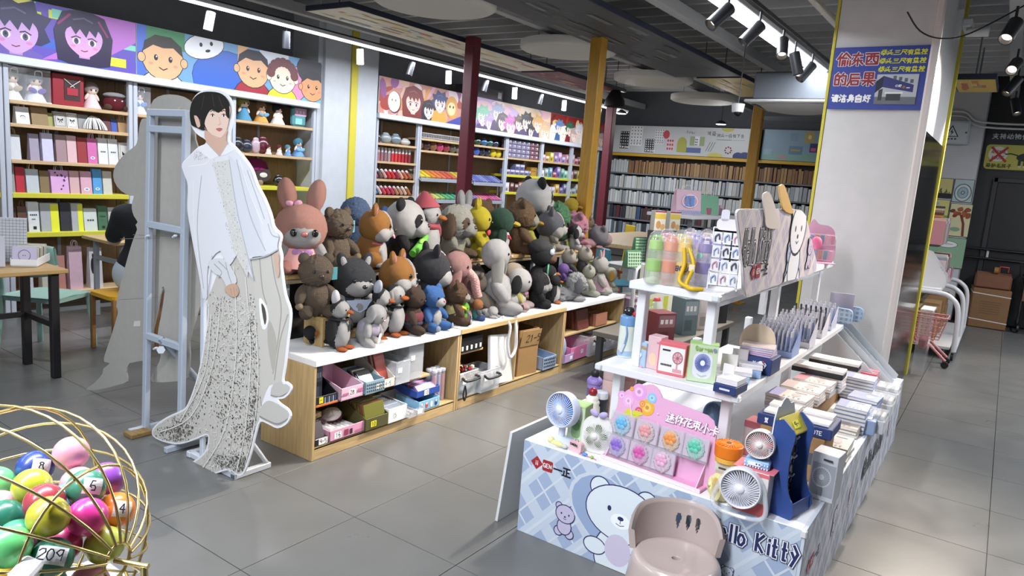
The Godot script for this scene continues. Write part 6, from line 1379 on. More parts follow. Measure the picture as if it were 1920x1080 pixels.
			"bamboo":
				put(t,"bamboo",pipe([V(-0.36,0.18,0.3)*s,V(-0.1,0.3,0.34)*s,V(0.2,0.42,0.34)*s,V(0.38,0.5,0.3)*s],0.065*s,10),mt("4f9a2e",0.8,"cloth"));E.call("bamboo_leaf",-0.05,0.37,0.36,0.12,0.03,0.05,mt("7cc04a",0.8),V(0,0,0.2),"smooth")
	return t
func _ringprof(r:float,w:float)->Array:
	var p:=[]
	for i in 9:
		var a:=TAU*i/8.0;p.append(Vector2(r+cos(a)*w*0.6,sin(a)*w))
	return p
func plush_lower()->void:
	var Y:=0.562
	var F:=func(label:String,px:float,py:float,z:float,hpx:float,yaw:float,c:Dictionary,y:=0.562,tilt:=V0)->Node3D:
		var p:=seat_at(px,py,z,y);return toy(label,p,span(p,hpx),yaw,c,tilt)
	F.call("curly brown bear with cream paws sitting on the wooden block at the lower left",588,603,-3.12,118,-0.35,{"col":"7d6c59","fur":"curl","paw":"c8b48c","nose":"3a2c22","nz":1.0,"hy":0.72,"extra":["tag:3f8088"]},0.731)
	F.call("charcoal and white husky with a pale blue bib in the lower row",660,594,-3.17,132,-0.3,{"body":"bear","col":"34373c","head":"34373c","belly":"dcdedc","face":"dfe0de","cap2":"34373c","ear":"point","earin":"d8d8d4","arm":"d8dad8","nose":"17171a","hr":0.3,"hy":0.68,"extra":["bib:b8c4d8"]},0.613)
	F.call("penguin with a black tie at the front left corner of the lower shelf",633,652,-2.97,92,0.35,{"body":"penguin","col":"e4e4e2","head":"e4e4e2","cap2":"17181c","ear":"none","beak":"e8641e","hr":0.2,"hy":0.82,"extra":["tie:17181c","chef:c4c6ca"]})
	F.call("white rabbit in a lilac striped vest slumped behind the tie penguin",678,645,-2.99,92,0.3,{"col":"dddcda","leg":"e2e2e0","ear":"flop","hr":0.22,"hy":0.66,"nose":"c8a0a0","nz":1.0,"extra":["vest:a8a0b4","lowtag:eceae4"]},0.562,V(0.35,0,-0.15))
	F.call("penguin in a tall pale chef hat leaning over with black wings spread",700,638,-3.06,98,0.7,{"body":"penguin","col":"e4e4e2","head":"e4e4e2","cap2":"17181c","ear":"none","beak":"e8641e","hr":0.18,"hy":0.8,"extra":["chef:aeb8c8","strap:17181c"]},0.562,V(0.12,0,0.15))
	F.call("plump penguin with black cap and grey hood tips right of the chef hat penguin",735,630,-3.03,92,0.2,{"body":"penguin","col":"e4e4e2","head":"e4e4e2","cap2":"17181c","ear":"flop","earc":"c4c4c0","beak":"e8641e","bw":0.5,"hr":0.21,"hy":0.82,"extra":["collar:17181c"]})
	F.call("small dark brown bear in a red and navy striped jumper",772,623,-3.0,88,0.35,{"col":"4c382a","nose":"241a14","nz":1.0,"hy":0.74,"hr":0.24,"extra":["vest:6a2430","band:2c3048"]})
	F.call("bright blue bear with a white belly and pink nose",806,618,-2.98,88,0.1,{"col":"3f74bc","belly":"e0e4e8","muzzle":"d8dce0","nose":"c0405a","pad":"a8b8d0","hr":0.26})
	F.call("orange and white corgi with open mouth in the lower row",738,594,-3.17,120,0.4,{"body":"dog","col":"a9722f","belly":"e6e2da","cheek":"e8e4dc","ear":"point","earin":"d88a94","nose":"17161a","tongue":1,"muzzle":"e8e4dc","mr":0.36,"hr":0.31,"hy":0.7,"er":0.1,"extra":["collar:b8606c"]},0.613)
	F.call("charcoal and white husky facing right with a red collar beside the pink elephant",800,590,-3.17,122,1.15,{"body":"dog","col":"2b2d33","belly":"dcdcda","cheek":"dededc","ear":"point","earc":"2b2d33","nose":"17161a","tongue":1,"muzzle":"dededc","mr":0.36,"hr":0.31,"hy":0.7,"extra":["collar:a84858"]},0.613)
	F.call("brown curly bear in a pale yellow shirt near the small coloured toys",850,607,-3.0,82,0.7,{"col":"6e5034","fur":"curl","muzzle":"e0d4bc","nose":"4a2c1e","pad":"e0dccc","hr":0.27,"extra":["vest:c8b87a","strap:d8a82c"]})
	F.call("small lime green toy with blue shoes on the shelf edge",866,600,-2.98,44,0.3,{"col":"5a9a28","head":"6ab82c","leg":"2a4a9a","arm":"2a4a9a","ear":"none","hr":0.28,"hy":0.66})
	F.call("small orange and teal toy with blue legs beside the lime green one",893,592,-2.98,44,0.6,{"col":"3a8a8c","head":"a8683a","leg":"2c4a88","arm":"4a4a50","ear":"none","hr":0.26,"hy":0.66})
	F.call("dusty pink elephant with long hanging ears in the lower row",848,590,-3.17,118,0.35,{"col":"b08682","ear":"lop","earc":"c4948e","hr":0.25,"hy":0.8,"extra":["trunk:b08682"]})
	F.call("taupe grey elephant bent forward over the shelf edge",905,590,-3.08,92,0.7,{"body":"lying","col":"6c6358","ear":"round","hr":0.25,"hy":0.45,"hz":-0.5,"noeye":1},0.562,V(0.0,0,0.0)).rotate_object_local(Vector3.RIGHT,0.55)
	F.call("tall white rabbit with hanging ears leaning back in the middle of the lower row",930,590,-3.08,134,0.5,{"col":"dcdad6","ear":"lop","earc":"cfcac2","hr":0.22,"hy":0.82,"nose":"b89890","nz":1.0},0.562,V(-0.1,0,0.12))
	F.call("grey and white curled rabbit at the shelf edge with a white ribbon hanging down",920,592,-2.97,40,0.2,{"body":"lying","col":"d4d2ce","ear":"none","hr":0.26,"hy":0.3,"hz":0.1,"noeye":1})
	obj("ribbon",pipe(smooth3([V(0,0,0),V(0.02,-0.06,0.06),V(0.0,-0.2,0.062),V(0.04,-0.3,0.065),V(0.11,-0.24,0.062),V(0.1,-0.1,0.06),V(0.13,0.01,0.02)]),0.012,5),mt("dcdcdc",0.6),seat_at(943,585,-2.9,0.575),"white ribbon loop hanging over the cabinet edge","ribbon")
	F.call("white round-headed dog with a black ear and yellow body",968,573,-3.05,76,0.35,{"col":"dcc06a","head":"e4e2de","arm":"dcc06a","leg":"d8b4b4","ear":"flop","earc":"1c1c20","hr":0.33,"hy":0.7,"extra":["bow:8a5a80"]})
	F.call("pale pink toy with white soles lying under the yellow-bodied dog",975,577,-2.97,34,0.4,{"body":"lying","col":"c8a4a4","ear":"flop","earc":"4a3a3a","hr":0.26,"hy":0.3,"hz":0.15,"noeye":1})
	F.call("black curly dog with a cream muzzle at the front of the lower row",1005,578,-3.0,70,0.55,{"body":"bear","col":"17171a","fur":"curl","cheek":"d8d4cc","muzzle":"d8d4cc","nose":"101012","ear":"flop","hr":0.3,"hy":0.66})
	F.call("small cream penguin with orange feet right of the black dog",1036,571,-3.02,52,0.6,{"body":"penguin","col":"e0d8c8","head":"17181c","ear":"none","beak":"d8682c","hr":0.2,"hy":0.82,"extra":["bow:3a8a6a"]})
	F.call("black toy in a knitted cap and goggles behind the lower row",1008,545,-3.2,96,0.5,{"col":"202126","head":"16171b","ear":"none","hr":0.25,"hy":0.8,"muzzle":"7a5a44","extra":["cap:17181d","goggles:a8b4c0"]},0.6)
	F.call("beige and brown dog tipped on its back behind the black curly dog",990,560,-3.12,84,0.2,{"body":"bear","col":"b0a48e","head":"b8ac98","patch":"3a2a22","muzzle":"3a2a22","ear":"flop","hr":0.3,"hy":0.7},0.58,V(-0.5,0,0.4))
	F.call("small penguin wearing green headphones behind the black curly dog",1024,552,-3.12,62,0.5,{"body":"penguin","col":"e4e4e2","head":"17181c","face":"e4e2dc","ear":"none","beak":"e8782a","hr":0.24,"hy":0.8,"extra":["headphones:4a9a78"]},0.58)
	F.call("purple round duck toy sitting on the wooden riser",1054,524,-3.1,34,0.4,{"col":"8a6ab8","ear":"none","hr":0.34,"hy":0.62,"beak":"8a6ab8"},0.721)
	F.call("small grey and cream panda on the riser, left of two",1062,518,-3.16,56,0.95,{"col":"4c4846","head":"c8c0b0","belly":"c8c0b0","patch":"3c3836","ear":"round","earc":"c0b8a8","muzzle":"d0c8b8","nose":"17171a","hr":0.27},0.721)
	F.call("small grey and cream panda on the riser, right of two",1092,514,-3.16,56,0.95,{"col":"4c4846","head":"c8c0b0","belly":"c8c0b0","patch":"3c3836","ear":"round","earc":"c0b8a8","muzzle":"d0c8b8","nose":"17171a","hr":0.27},0.721)
	F.call("fluffy grey and white sheepdog lying at the far lower shelf edge",1068,566,-3.0,62,0.75,{"body":"lying","fur":"shag","col":"d4d4d0","head":"d0d0cc","ear":"flop","earc":"74747a","muzzle":"dcdcd8","nose":"17171a","hr":0.32,"hy":0.55,"hz":0.15})
	F.call("cream long-necked toy between the sheepdog and the unicorn",1098,560,-3.04,60,0.7,{"col":"d4ccb8","ear":"round","hr":0.22,"hy":0.75,"nose":"3a2c24","nz":1.0})
	F.call("pale unicorn with a pink horn and checked dress at the far end",1118,555,-3.05,72,0.5,{"col":"cfc6c0","leg":"d4ccc0","ear":"up","hr":0.24,"hy":0.74,"extra":["horn:c08a8c","dress:9a7a84"]})
	F.call("cream rabbit with an orange ear at the far right end of the lower row",1140,550,-3.05,46,0.6,{"col":"d8ccb4","ear":"flop","earc":"d89a3a","hr":0.3,"hy":0.68,"nose":"3a2c24","nz":1.0})
	F.call("dark grey toy lying flat behind the unicorn",1100,545,-3.2,36,0.3,{"body":"lying","col":"3e3e42","ear":"round","hr":0.24,"hy":0.35,"hz":0.2,"noeye":1},0.58)
	F.call("taupe bear half hidden behind the white rabbit",885,560,-3.24,84,0.3,{"col":"5c5248","ear":"round","hr":0.26,"nose":"2a2420","nz":1.0},0.58)
	F.call("penguin lying on its side behind the wooden block",600,640,-3.16,60,0.4,{"body":"penguin","col":"e4e4e2","head":"17181c","ear":"none","beak":"e8641e","hr":0.2,"hy":0.82},0.59,V(0,0,1.2))
func plush_upper()->void:
	var Y:=0.93
	var F:=func(label:String,px:float,py:float,z:float,hpx:float,yaw:float,c:Dictionary,y:=0.93,tilt:=V0)->Node3D:
		var p:=seat_at(px,py,z,y);return toy(label,p,span(p,hpx),yaw,c,tilt)
	F.call("large pink rabbit in a satin dress, at the left end of the upper row",562,500,-3.4,128,-0.55,{"col":"d68c80","arm":"e4e0dc","head":"d99486","face":"e4e2e0","ey":-0.12,"ez":0.96,"ear":"long","hr":0.37,"hy":0.66,"er":0.13,"nose":"b06a60","nz":1.0,"extra":["dress:d9a09a","bow:b98ac0","headbow:d8a0b8"]})
	F.call("curly brown bear with a blue tag next to the pink rabbit",628,497,-3.46,112,0.05,{"col":"80705c","fur":"curl","paw":"c8b48c","nose":"3a2c22","nz":1.0,"hy":0.72,"extra":["tag:5fa0b0"]})
	F.call("blue fluffy elephant turned upside down behind the corgi",662,460,-3.72,96,0.0,{"col":"5f7ca8","fur":"curl","ear":"flop","hr":0.3,"hy":0.72,"noeye":1},1.0)
	F.call("orange and white corgi facing right in the upper row",697,498,-3.42,106,0.75,{"body":"dog","col":"a9722f","belly":"e6e2da","cheek":"e8e4dc","ear":"point","earin":"d88a94","nose":"17161a","tongue":1,"muzzle":"e8e4dc","mr":0.36,"hr":0.31,"hy":0.7,"er":0.1,"extra":["collar:b8606c"]})
	F.call("large panda holding a green bamboo cushion",752,490,-3.5,112,0.45,{"col":"131316","head":"e0e0de","patch":"131316","earc":"131316","muzzle":"e0e0de","nose":"131316","hr":0.36,"hy":0.68,"extra":["bamboo"]})
	F.call("tall penguin with a red gingham scarf and pointed hat",796,486,-3.46,112,0.35,{"body":"penguin","col":"e4e4e2","head":"e4e4e2","cap2":"17181c","ear":"none","beak":"e0782a","hr":0.22,"hy":0.76,"extra":["scarf:8f3a44","cone:8f3a44"]})
	F.call("blue toy with a paper tag behind the panda",727,440,-3.8,72,0.2,{"col":"3d67a8","ear":"round","hr":0.34,"hy":0.66,"extra":["tag:6aa8b0"]},1.0)
	F.call("white lamb with shaggy wool behind the pink rabbit's ears",572,440,-3.8,80,0.0,{"col":"d4d0c4","fur":"shag","ear":"none","hr":0.3,"hy":0.7},1.0)
	F.call("black and white panda peeking out left of the pink rabbit",520,470,-3.55,62,-0.2,{"col":"1a1a1d","head":"d8d8d4","patch":"1a1a1d","earc":"1a1a1d","hr":0.32,"hy":0.68})
	for q in [[808,"left"],[833,"right"]]:F.call("red and brown round toy seen from behind in the back row, %s of two"%q[1],q[0],440,-3.85,72,0.5,{"col":"4a3022","head":"4a3022","face":"9a1f28","ear":"none","hr":0.36,"hy":0.64,"noeye":1},1.0)
	F.call("cream curly dog with brown ears and eye patch in the upper row",848,486,-3.44,98,0.25,{"body":"bear","col":"d8ceb8","fur":"curl","head":"dcd2bc","leg":"7a6048","arm":"d8ceb8","ear":"flop","earc":"7a6048","patch":"7a6048","muzzle":"ddd4c0","nose":"2a2420","hr":0.36,"hy":0.68})
	F.call("white rabbit with upright ears behind the yellow bear",866,430,-3.78,74,0.2,{"col":"dcdcd8","ear":"long","hr":0.36,"hy":0.62,"noeye":1},1.0)
	F.call("round brown bear seen from behind above the yellow bear",903,425,-3.8,76,PI,{"col":"7d6040","ear":"round","hr":0.36,"hy":0.64},1.0)
	F.call("bright yellow bear with a red bow tie between the dog and the green parrot",890,482,-3.42,98,0.5,{"col":"dcb81c","ear":"up","earc":"dcb81c","hr":0.26,"hy":0.72,"er":0.1,"nose":"2a2010","nz":0.98,"extra":["bow:a82830"]})
	F.call("dark green parrot with a big yellow beak and red strap",932,478,-3.42,88,0.95,{"body":"penguin","back":"123a2a","col":"123a2a","head":"14402e","ear":"none","beak":"dcb43a","bw":0.55,"hr":0.3,"hy":0.72,"extra":["strap:9a2430"]})
	F.call("brown curly bear with a navy ear bow beside the green parrot",968,480,-3.44,98,0.75,{"col":"7d6040","fur":"curl","muzzle":"d4c8b4","nose":"17151a","hr":0.3,"hy":0.72,"extra":["earbow:2a3260"]})
	F.call("yellow duckling peeking between the brown bear and the grey cat",985,470,-3.5,76,0.7,{"col":"dcc04a","ear":"none","beak":"e0a02c","hr":0.26,"hy":0.74})
	F.call("big panda with red cuffs sitting high at the back of the upper row",992,445,-3.72,108,1.1,{"col":"131316","head":"dcdad4","patch":"131316","earc":"131316","muzzle":"dcdad4","nose":"131316","hr":0.33,"hy":0.72,"paw":"a01c2c"},1.0)
	F.call("white toy leaning behind the high panda",1008,440,-3.8,74,0.8,{"col":"d8d8d4","ear":"none","hr":0.32,"hy":0.66,"noeye":1},1.0)
	F.call("shaggy green toy at the back right of the upper row",1037,440,-3.6,72,0.4,{"col":"4c8058","fur":"shag","ear":"none","hr":0.4,"hy":0.6,"noeye":1},1.0)
	F.call("grey fluffy cat with a checked bow in the upper row",1025,472,-3.44,74,0.7,{"col":"aaa294","head":"64656c","cheek":"c4c0b8","ear":"point","earc":"64656c","earin":"a08a88","muzzle":"d0ccc4","nose":"a88a80","hr":0.38,"hy":0.64,"extra":["bow:a8b8d0"]})
	F.call("cream long-furred toy lying over the edge below the grey cat",1025,486,-3.38,40,0.9,{"body":"lying","fur":"shag","col":"beb4a2","ear":"none","hr":0.22,"hy":0.3,"hz":0.2,"noeye":1},0.9)
	F.call("pink shaggy toy with ruffled gills in the upper row",1075,462,-3.48,60,0.9,{"col":"c88a9c","fur":"shag","face":"d8b0b4","ear":"round","hr":0.4,"hy":0.6},0.96)
	F.call("bright yellow chick on top of the back row",1067,420,-3.7,44,0.6,{"col":"d8ac2c","ear":"none","beak":"d8902c","hr":0.34,"hy":0.68},1.16)
	F.call("small black and white cow toy with a blue ruffle",1074,474,-3.38,46,0.6,{"col":"d8d4cc","head":"d8d4cc","cap2":"1b1b1e","ear":"flop","earc":"1b1b1e","muzzle":"d8c0bc","hr":0.3,"extra":["bib:9ab4d0"]})
	F.call("grey hippo with pink ruffle at the right end of the upper row",1108,472,-3.36,46,1.1,{"body":"lying","col":"b48a90","head":"78767c","ear":"round","muzzle":"a88a8c","mr":0.7,"hr":0.44,"hy":0.5,"hz":0.3})
	F.call("tan mouse toy peeking above the pink shaggy one",1100,440,-3.6,40,0.8,{"col":"9a846a","ear":"round","hr":0.3},1.0)
	F.call("dark toy with brown fur in the gap above the corgi",690,500,-3.8,30,0.0,{"col":"2a2624","ear":"round","hr":0.3},0.93)
# ---------- the tiered display ----------
func plaid(k:Ink,x:float,y:float,w:float,h:float,bg:String,pale:String,s:float)->void:
	var old:=k.clip
	k.clip=P2([x,y,x+w,y,x+w,y+h,x,y+h])
	k.rect(x,y,w,h,bg)
	var n:=int((w+h)/s)+2
	for d in [-1,1]:
		for i in range(-n,n*2):
			var c:=x+i*s
			var p:=P2([c,y-0.05,c+d*(h+0.1)*0.9,y+h+0.05])
			k.line(p,s*0.24,Color(pale).lerp(Color(bg),0.25));
			var q:=P2([c+s*0.5,y-0.05,c+s*0.5+d*(h+0.1)*0.9,y+h+0.05]);k.line(q,s*0.035,pale)
	for i in range(-n,n*2):
		var c:=x+i*s;k.line(P2([c,y-0.05,c+(h+0.1)*0.9,y+h+0.05]),s*0.06,pale)
	k.clip=old
func teddy(k:Ink,c:Vector2,s:float,fill:String,ink:String)->void:
	for p in [[-0.22,-0.42,0.17,0.17],[0.22,-0.42,0.17,0.17],[0,-0.2,0.28,0.3],[-0.27,0.5,0.13,0.13],[0.27,0.5,0.13,0.13],[0,0.26,0.38,0.33]]:
		k.oval(c.x+p[0]*s,c.y+p[1]*s,p[2]*s+0.02*s,p[3]*s+0.02*s,ink);k.oval(c.x+p[0]*s,c.y+p[1]*s,p[2]*s-0.015*s,p[3]*s-0.015*s,fill)
	for e in [-1,1]:k.oval(c.x+e*0.15*s,c.y+0.26*s,0.03*s,0.04*s,ink)
	k.oval(c.x,c.y+0.16*s,0.04*s,0.03*s,ink);k.line(PackedVector2Array([c+Vector2(-0.06,0.1)*s,c+Vector2(0,0.07)*s,c+Vector2(0.06,0.1)*s]),0.02*s,ink)
func mark(k:Ink,c:Vector2,s:float)->void:
	k.poly(PackedVector2Array([c+Vector2(-s*0.75,0),c+Vector2(0,-s*0.75),c+Vector2(s*0.75,0),c+Vector2(0,s*0.75)]),"a02a30")
	latin(k,"ii",c.x-s*0.22,c.y-s*0.25,s*0.5,s*0.08,"f2f2f2",1.2)
	k.poly(roundrect(c.x+s*0.72,c.y-s*0.6,s*1.25,s*1.2,s*0.15),"a02a30");latin(k,"GEN",c.x+s*0.82,c.y-s*0.2,s*0.42,s*0.07,"f2f2f2",1.28,0,0.68)
	han(k,"一正",c.x+s*2.1,c.y-s*0.5,s*1.0,s*0.17,"1c1c22",1.05)
func hello(k:Ink,at:Vector2,s:float,wide:float,edge:="eef0f2",col:="27315c")->void:
	for q in [[0.36,col],[0.28,edge],[0.15,col]]:
		latin(k,"Hello Kitty",at.x,at.y,s,s*q[0],q[1],1.3,0.0,wide)
func pane(called:String,label:String,cat:String,px:Array,h:float,tall:float,deep:float,hex:String,face:="",group:="")->Node3D:
	var A:=oy(px[0],px[1],h);var B:=oy(px[2],px[3],h)
	var d:=B-A;var w:=d.length();var yaw:=atan2(-d.z,d.x)
	var mid:=(A+B)/2-BU(yaw).z*deep/2
	return plain_box(called,label,cat,mid,V(w,tall,deep),hex,yaw,group,face)
func fan(label:String,at:Vector3,r:float,yaw:float,pitch:float,ring:String,blade:String,kind:String,group:="small fans on the display")->Node3D:
	var t:=thing("fan",label,"fan",at,yaw,group)
	var hub:=V(0,r+{"stand":0.075,"frame":0.03,"case":0.02,"up":0.0}.get(kind,0.05),0)
	var B:=BR(pitch);var rm:=mt(ring,0.35)
	var ax:=B*BR(PI/2)
	if kind=="case":
		put(t,"case",slab(roundrect(-r*1.18,0,r*2.36,r*2.75,r*0.9,8),-0.02,0.012),rm,V0,B)
		put(t,"foot",bx(r*1.4,0.01,0.06,0.003),rm,V(0,0.005,-0.02))
	else:
		put(t,"housing",lat("fanring%.3f"%r,[Vector2(r,-0.03),Vector2(r*1.06,-0.025),Vector2(r*1.08,0.012),Vector2(r*1.04,0.024),Vector2(r*0.97,0.022),Vector2(r*0.96,-0.02),Vector2(r*0.5,-0.045),Vector2(0.0,-0.05)],36),rm,hub,ax)
	for i in 5:
		var a:=TAU*i/5;put(t,"blade",slab(smooth2(P2([r*0.15,-r*0.1,r*0.6,-r*0.22,r*0.88,0.0,r*0.75,r*0.3,r*0.2,r*0.15])),-0.0015,0.0015),mt(blade,0.4),hub+B*V(0,0,-0.004 if kind!="case" else 0.013),B*BB(a)*BR(0.25))
	var g:=MB.new();var zf:=0.018 if kind!="case" else 0.022
	for i in 40:
		var a:=TAU*i/40;var u:=V(cos(a+0.25),sin(a+0.25),0);var v:=V(cos(a),sin(a),0)
		g.tube([v*r*0.22+V(0,0,zf+0.006),v.lerp(u,0.4).normalized()*r*0.62+V(0,0,zf+0.004),u*r*0.98+V(0,0,zf-0.004)],r*0.022,4)
	var gr:=put(t,"grille",g.mesh(),rm,hub,B)
	put(gr,"hub_cap",lat("hubcap%.3f"%r,[Vector2(r*0.24,0),Vector2(r*0.24,0.008),Vector2(r*0.2,0.013),Vector2(0,0.014)],20),rm,V(0,0,zf),BR(PI/2))
	match kind:
		"stand":
			put(t,"neck",pipe([hub+V(0,-r*0.9,-0.01),V(0,0.02,-0.005)],0.016,10),rm);put(t,"base",lat("fanbase%.3f"%r,[Vector2(0,0),Vector2(r*1.0,0),Vector2(r*1.0,0),Vector2(r*1.02,0.008),Vector2(r*0.8,0.018),Vector2(r*0.3,0.026),Vector2(0,0.027)],30),rm)
		"frame":
			var cm:=mt("e4eaf0",0.08,"clear");put(t,"clear_frame",pipe(smooth3([V(-r*1.15,0.008,0.02),V(-r*1.22,r*1.2,0),V(-r*0.6,r*2.25,-0.01),V(r*0.6,r*2.25,-0.01),V(r*1.22,r*1.2,0),V(r*1.15,0.008,0.02)],true,5),0.009,8,true),cm)
			put(t,"clear_foot",pipe(smooth3([V(-r*1.15,0.008,0.02),V(-r*1.1,0.008,-0.06),V(r*1.1,0.008,-0.06),V(r*1.15,0.008,0.02)]),0.008,8),cm)
	return t
func tumbler(label:String,at:Vector3,r:float,h:float,body:String,lid:String,group:="",kind:="")->Node3D:
	var t:=thing("bottle",label,"bottle",at,0,group)
	put(t,"body",lat("tum%.3f%.3f"%[r,h],[Vector2(0,0),Vector2(r*0.9,0),Vector2(r*0.9,0),Vector2(r,0.008),Vector2(r,h*0.72),Vector2(r*0.93,h*0.76),Vector2(r*0.93,h*0.76),Vector2(0,h*0.76)],24),mt(body,0.25,kind))
	put(t,"lid",lat("tul%.3f%.3f"%[r,h],[Vector2(r*0.97,h*0.765),Vector2(r*1.0,h*0.78),Vector2(r*1.0,h*0.95),Vector2(r*0.85,h),Vector2(0,h)],24),mt(lid,0.3))
	return t
func display_stand()->void:
	var X:=2.58;var z0:=-1.627;var w:=1.196;var H:=0.436;var L:=2.81
	var t:=thing("display_table","long low white promotional display table clad in blue plaid panels","display table",V(X,0,z0),-PI/2)
	# local x runs along world +Z, local z towards -X
	put(t,"table_top",bx(w,0.024,L,0.003),mt("e4e5e6",0.4),V(w/2,H-0.012,-L/2))
	var k:=Ink.new();k.rect(0.001,0.001,w-0.002,H-0.004,"c2ccd6");plaid(k,0.001,0.001,w-0.002,H-0.004,"9fb0c8","cdd6de",0.25)
	var V:=func(px:float,py:float)->Vector2:
		var q:=ox(px,py,X);return Vector2(q.z-z0,q.y)
	mark(k,V.call(1007,867),0.042)
	teddy(k,V.call(1059,977),0.125,"bfb9d0","27315c")
	var hc:Vector2=V.call(1178,990)
	var heart:=[]
	for i in 40:
		var a:=TAU*i/40;heart.append_array([0.16*pow(sin(a),3)*1.28,(13*cos(a)-5*cos(2*a)-2*cos(3*a)-cos(4*a))/100.0*1.15])
	var old:=k.clip;k.clip=P2([0.002,0.002,w-0.002,0.002,w-0.002,H-0.004,0.002,H-0.004])
	k.shape(heart,hc,1.42,"c6d0da");k.shape(heart,hc,1.34,"93a6c4")
	# a plain white bear fills the heart
	var bc:Vector2=V.call(1165,965);var ik:="27315c"
	for q in [[-0.085,0.07,0.035,0.035],[0.085,0.07,0.035,0.035],[0.0,-0.15,0.085,0.1],[-0.085,-0.14,0.04,0.028],[0.085,-0.14,0.04,0.028],[0,0,0.13,0.095]]:
		k.oval(bc.x+q[0]*1.25,bc.y+q[1]*1.25,q[2]*1.25+0.005,q[3]*1.25+0.005,ik,0,30);k.oval(bc.x+q[0]*1.25,bc.y+q[1]*1.25,q[2]*1.25,q[3]*1.25,"d9e2e6",0,30)
	k.oval(bc.x,bc.y-0.16,0.06,0.07,"c8c0d4");k.oval(bc.x,bc.y-0.03,0.045,0.032,"eef2f4")
	for e in [-1,1]:k.oval(bc.x+e*0.055,bc.y+0.012,0.009,0.012,ik)
	k.oval(bc.x,bc.y-0.018,0.014,0.009,ik);k.line(PackedVector2Array([bc+Vector2(0,-0.026),bc+Vector2(0,-0.04)]),0.003,ik);k.line(PackedVector2Array([bc+Vector2(-0.018,-0.044),bc+Vector2(0,-0.05),bc+Vector2(0.018,-0.044)]),0.003,ik)
	k.clip=old
	hello(k,V.call(1331,1000),0.066,0.4)
	teddy(k,V.call(1363,1078),0.06,"c8d2dc","27315c")
	put(t,"front_panel",bx(w,H-0.003,0.012,0.001),mt("c8d0d8",0.5),V(w/2,H/2,-0.006));ink_on(t,k,V(0,0,0.0003),Basis.IDENTITY,"front_print",0.5)
	put(t,"side_panel",bx(L,H-0.003,0.012,0.001),mt("c8d0d8",0.5),V(w+0.006,H/2,-L/2),BU(PI/2));put(t,"side_panel",bx(L,H-0.003,0.012,0.001),mt("c8d0d8",0.5),V(0.006,H/2,-L/2),BU(PI/2));put(t,"back_panel",bx(w,H-0.003,0.012,0.001),mt("c8d0d8",0.5),V(w/2,H/2,-L+0.006))
	k=Ink.new();plaid(k,0.001,0.001,L-0.002,H-0.004,"b4b8c4","dcdee4",0.25)
	mark(k,Vector2(0.14,0.24),0.045);teddy(k,Vector2(0.62,0.24),0.1,"d8d4de","2b2b38");teddy(k,Vector2(1.0,0.22),0.08,"d8c4cc","5a3038");hello(k,Vector2(1.35,0.2),0.09,0.6,"f0f0f4","2b2b38");teddy(k,Vector2(2.3,0.22),0.08,"d8d4de","2b2b38")
	ink_on(t,k,V(w+0.0123,0,0),BU(PI/2),"side_print",0.5)
	put(t,"corner_guard",bx(0.02,0.03,0.02,0.004),mt("d8d8d4",0.3),V(w+0.006,H-0.014,-0.004))
	# leaning white board at its left
	var lb:=thing("leaning_board","white board leaning against the left end of the plaid display table","board",V(2.62,0.0,-1.72),0);put(lb,"sheet",bx(0.75,0.45,0.014,0.001),mt("d6d8d8",0.5),V(0.33,0.226,0),BR(0.1))
	# tiers
	t=thing("tier_shelf","white two-tier shelf standing on the plaid display table","shelf",V(2.85,H,-1.44),-PI/2)
	var wm:=mt("e3e4e6",0.4)
	put(t,"middle_board",bx(0.65,0.036,0.42,0.004),wm,V(0.325,0.785-H-0.018,-0.21));put(t,"side_board",bx(0.27,0.036,1.83,0.004),wm,V(0.515,0.785-H-0.018,-1.335));put(t,"upper_board",bx(0.4,0.036,2.35,0.004),wm,V(0.31,1.18-H-0.018,-1.19))
	for z in [-0.1,-1.1,-2.1]:
		for x in [0.07,0.58]:put(t,"lower_leg",bx(0.04,0.785-H-0.036,0.05,0.003),wm,V(x,(0.785-H-0.036)/2,z))
		for x in [0.15,0.47]:put(t,"upper_leg",bx(0.04,1.18-0.785-0.036,0.05,0.003),wm,V(x,0.785-H+(1.18-0.785-0.036)/2,z))
	for x in [0.15,0.47]:put(t,"upper_rail",bx(0.03,0.03,2.1,0.003),wm,V(x,1.18-H-0.055,-1.15))
	for q in [[0.64,0.785-H-0.018,-0.006],[0.01,0.785-H-0.018,-0.006],[0.505,1.18-H-0.018,-0.02]]:put(t,"clear_corner",bx(0.035,0.03,0.035,0.006),mt("d4d8da",0.15),V(q[0],q[1],q[2]))
	# printed board along the right edge of the top shelf
	var Zs:=-0.905
	var o:=oz(1392,556,Zs)
	var S:=func(l:Array)->PackedVector2Array:
		var p:=PackedVector2Array()
		for i in range(0,l.size(),2):
			var q:=oz(l[i],l[i+1],Zs);p.append(Vector2(q.x-o.x,q.y-o.y))
		return p
	t=thing("header_sign","plaid header board with white lettering outline and red mark on the top tier","sign",o)
	var out:=smooth2(S.call([1398,556,1393,500,1386,440,1382,405,1385,394,1396,392,1430,392,1470,392,1498,393,1506,398,1513,412,1522,455,1530,508,1470,530,1430,544]),true,3)
	put(t,"board",slab(out,-0.01,0.0),mt("d8d4d4",0.5))
	k=Ink.new();var ins:=Geometry2D.offset_polygon(out,-0.006);k.clip=ins[0]
	var bb:=Rect2(out[0],Vector2.ZERO)
	for p in out:bb=bb.expand(p)
	var c2:=k.clip;plaid(k,bb.position.x,bb.position.y,bb.size.x,bb.size.y,"c4bccb","e6dcd8",0.2)
	k.items=k.items.map(func(it):return it)
	var keep:=[]
	for it in k.items:
		for q in Geometry2D.intersect_polygons(it[0],c2):keep.append([q,it[1]])
	k.items=keep;k.clip=c2
	var e0:Vector2=S.call([1393,470])[0];var e1:Vector2=S.call([1443,476])[0]
	var ls:=(e1.x-e0.x)/5.6
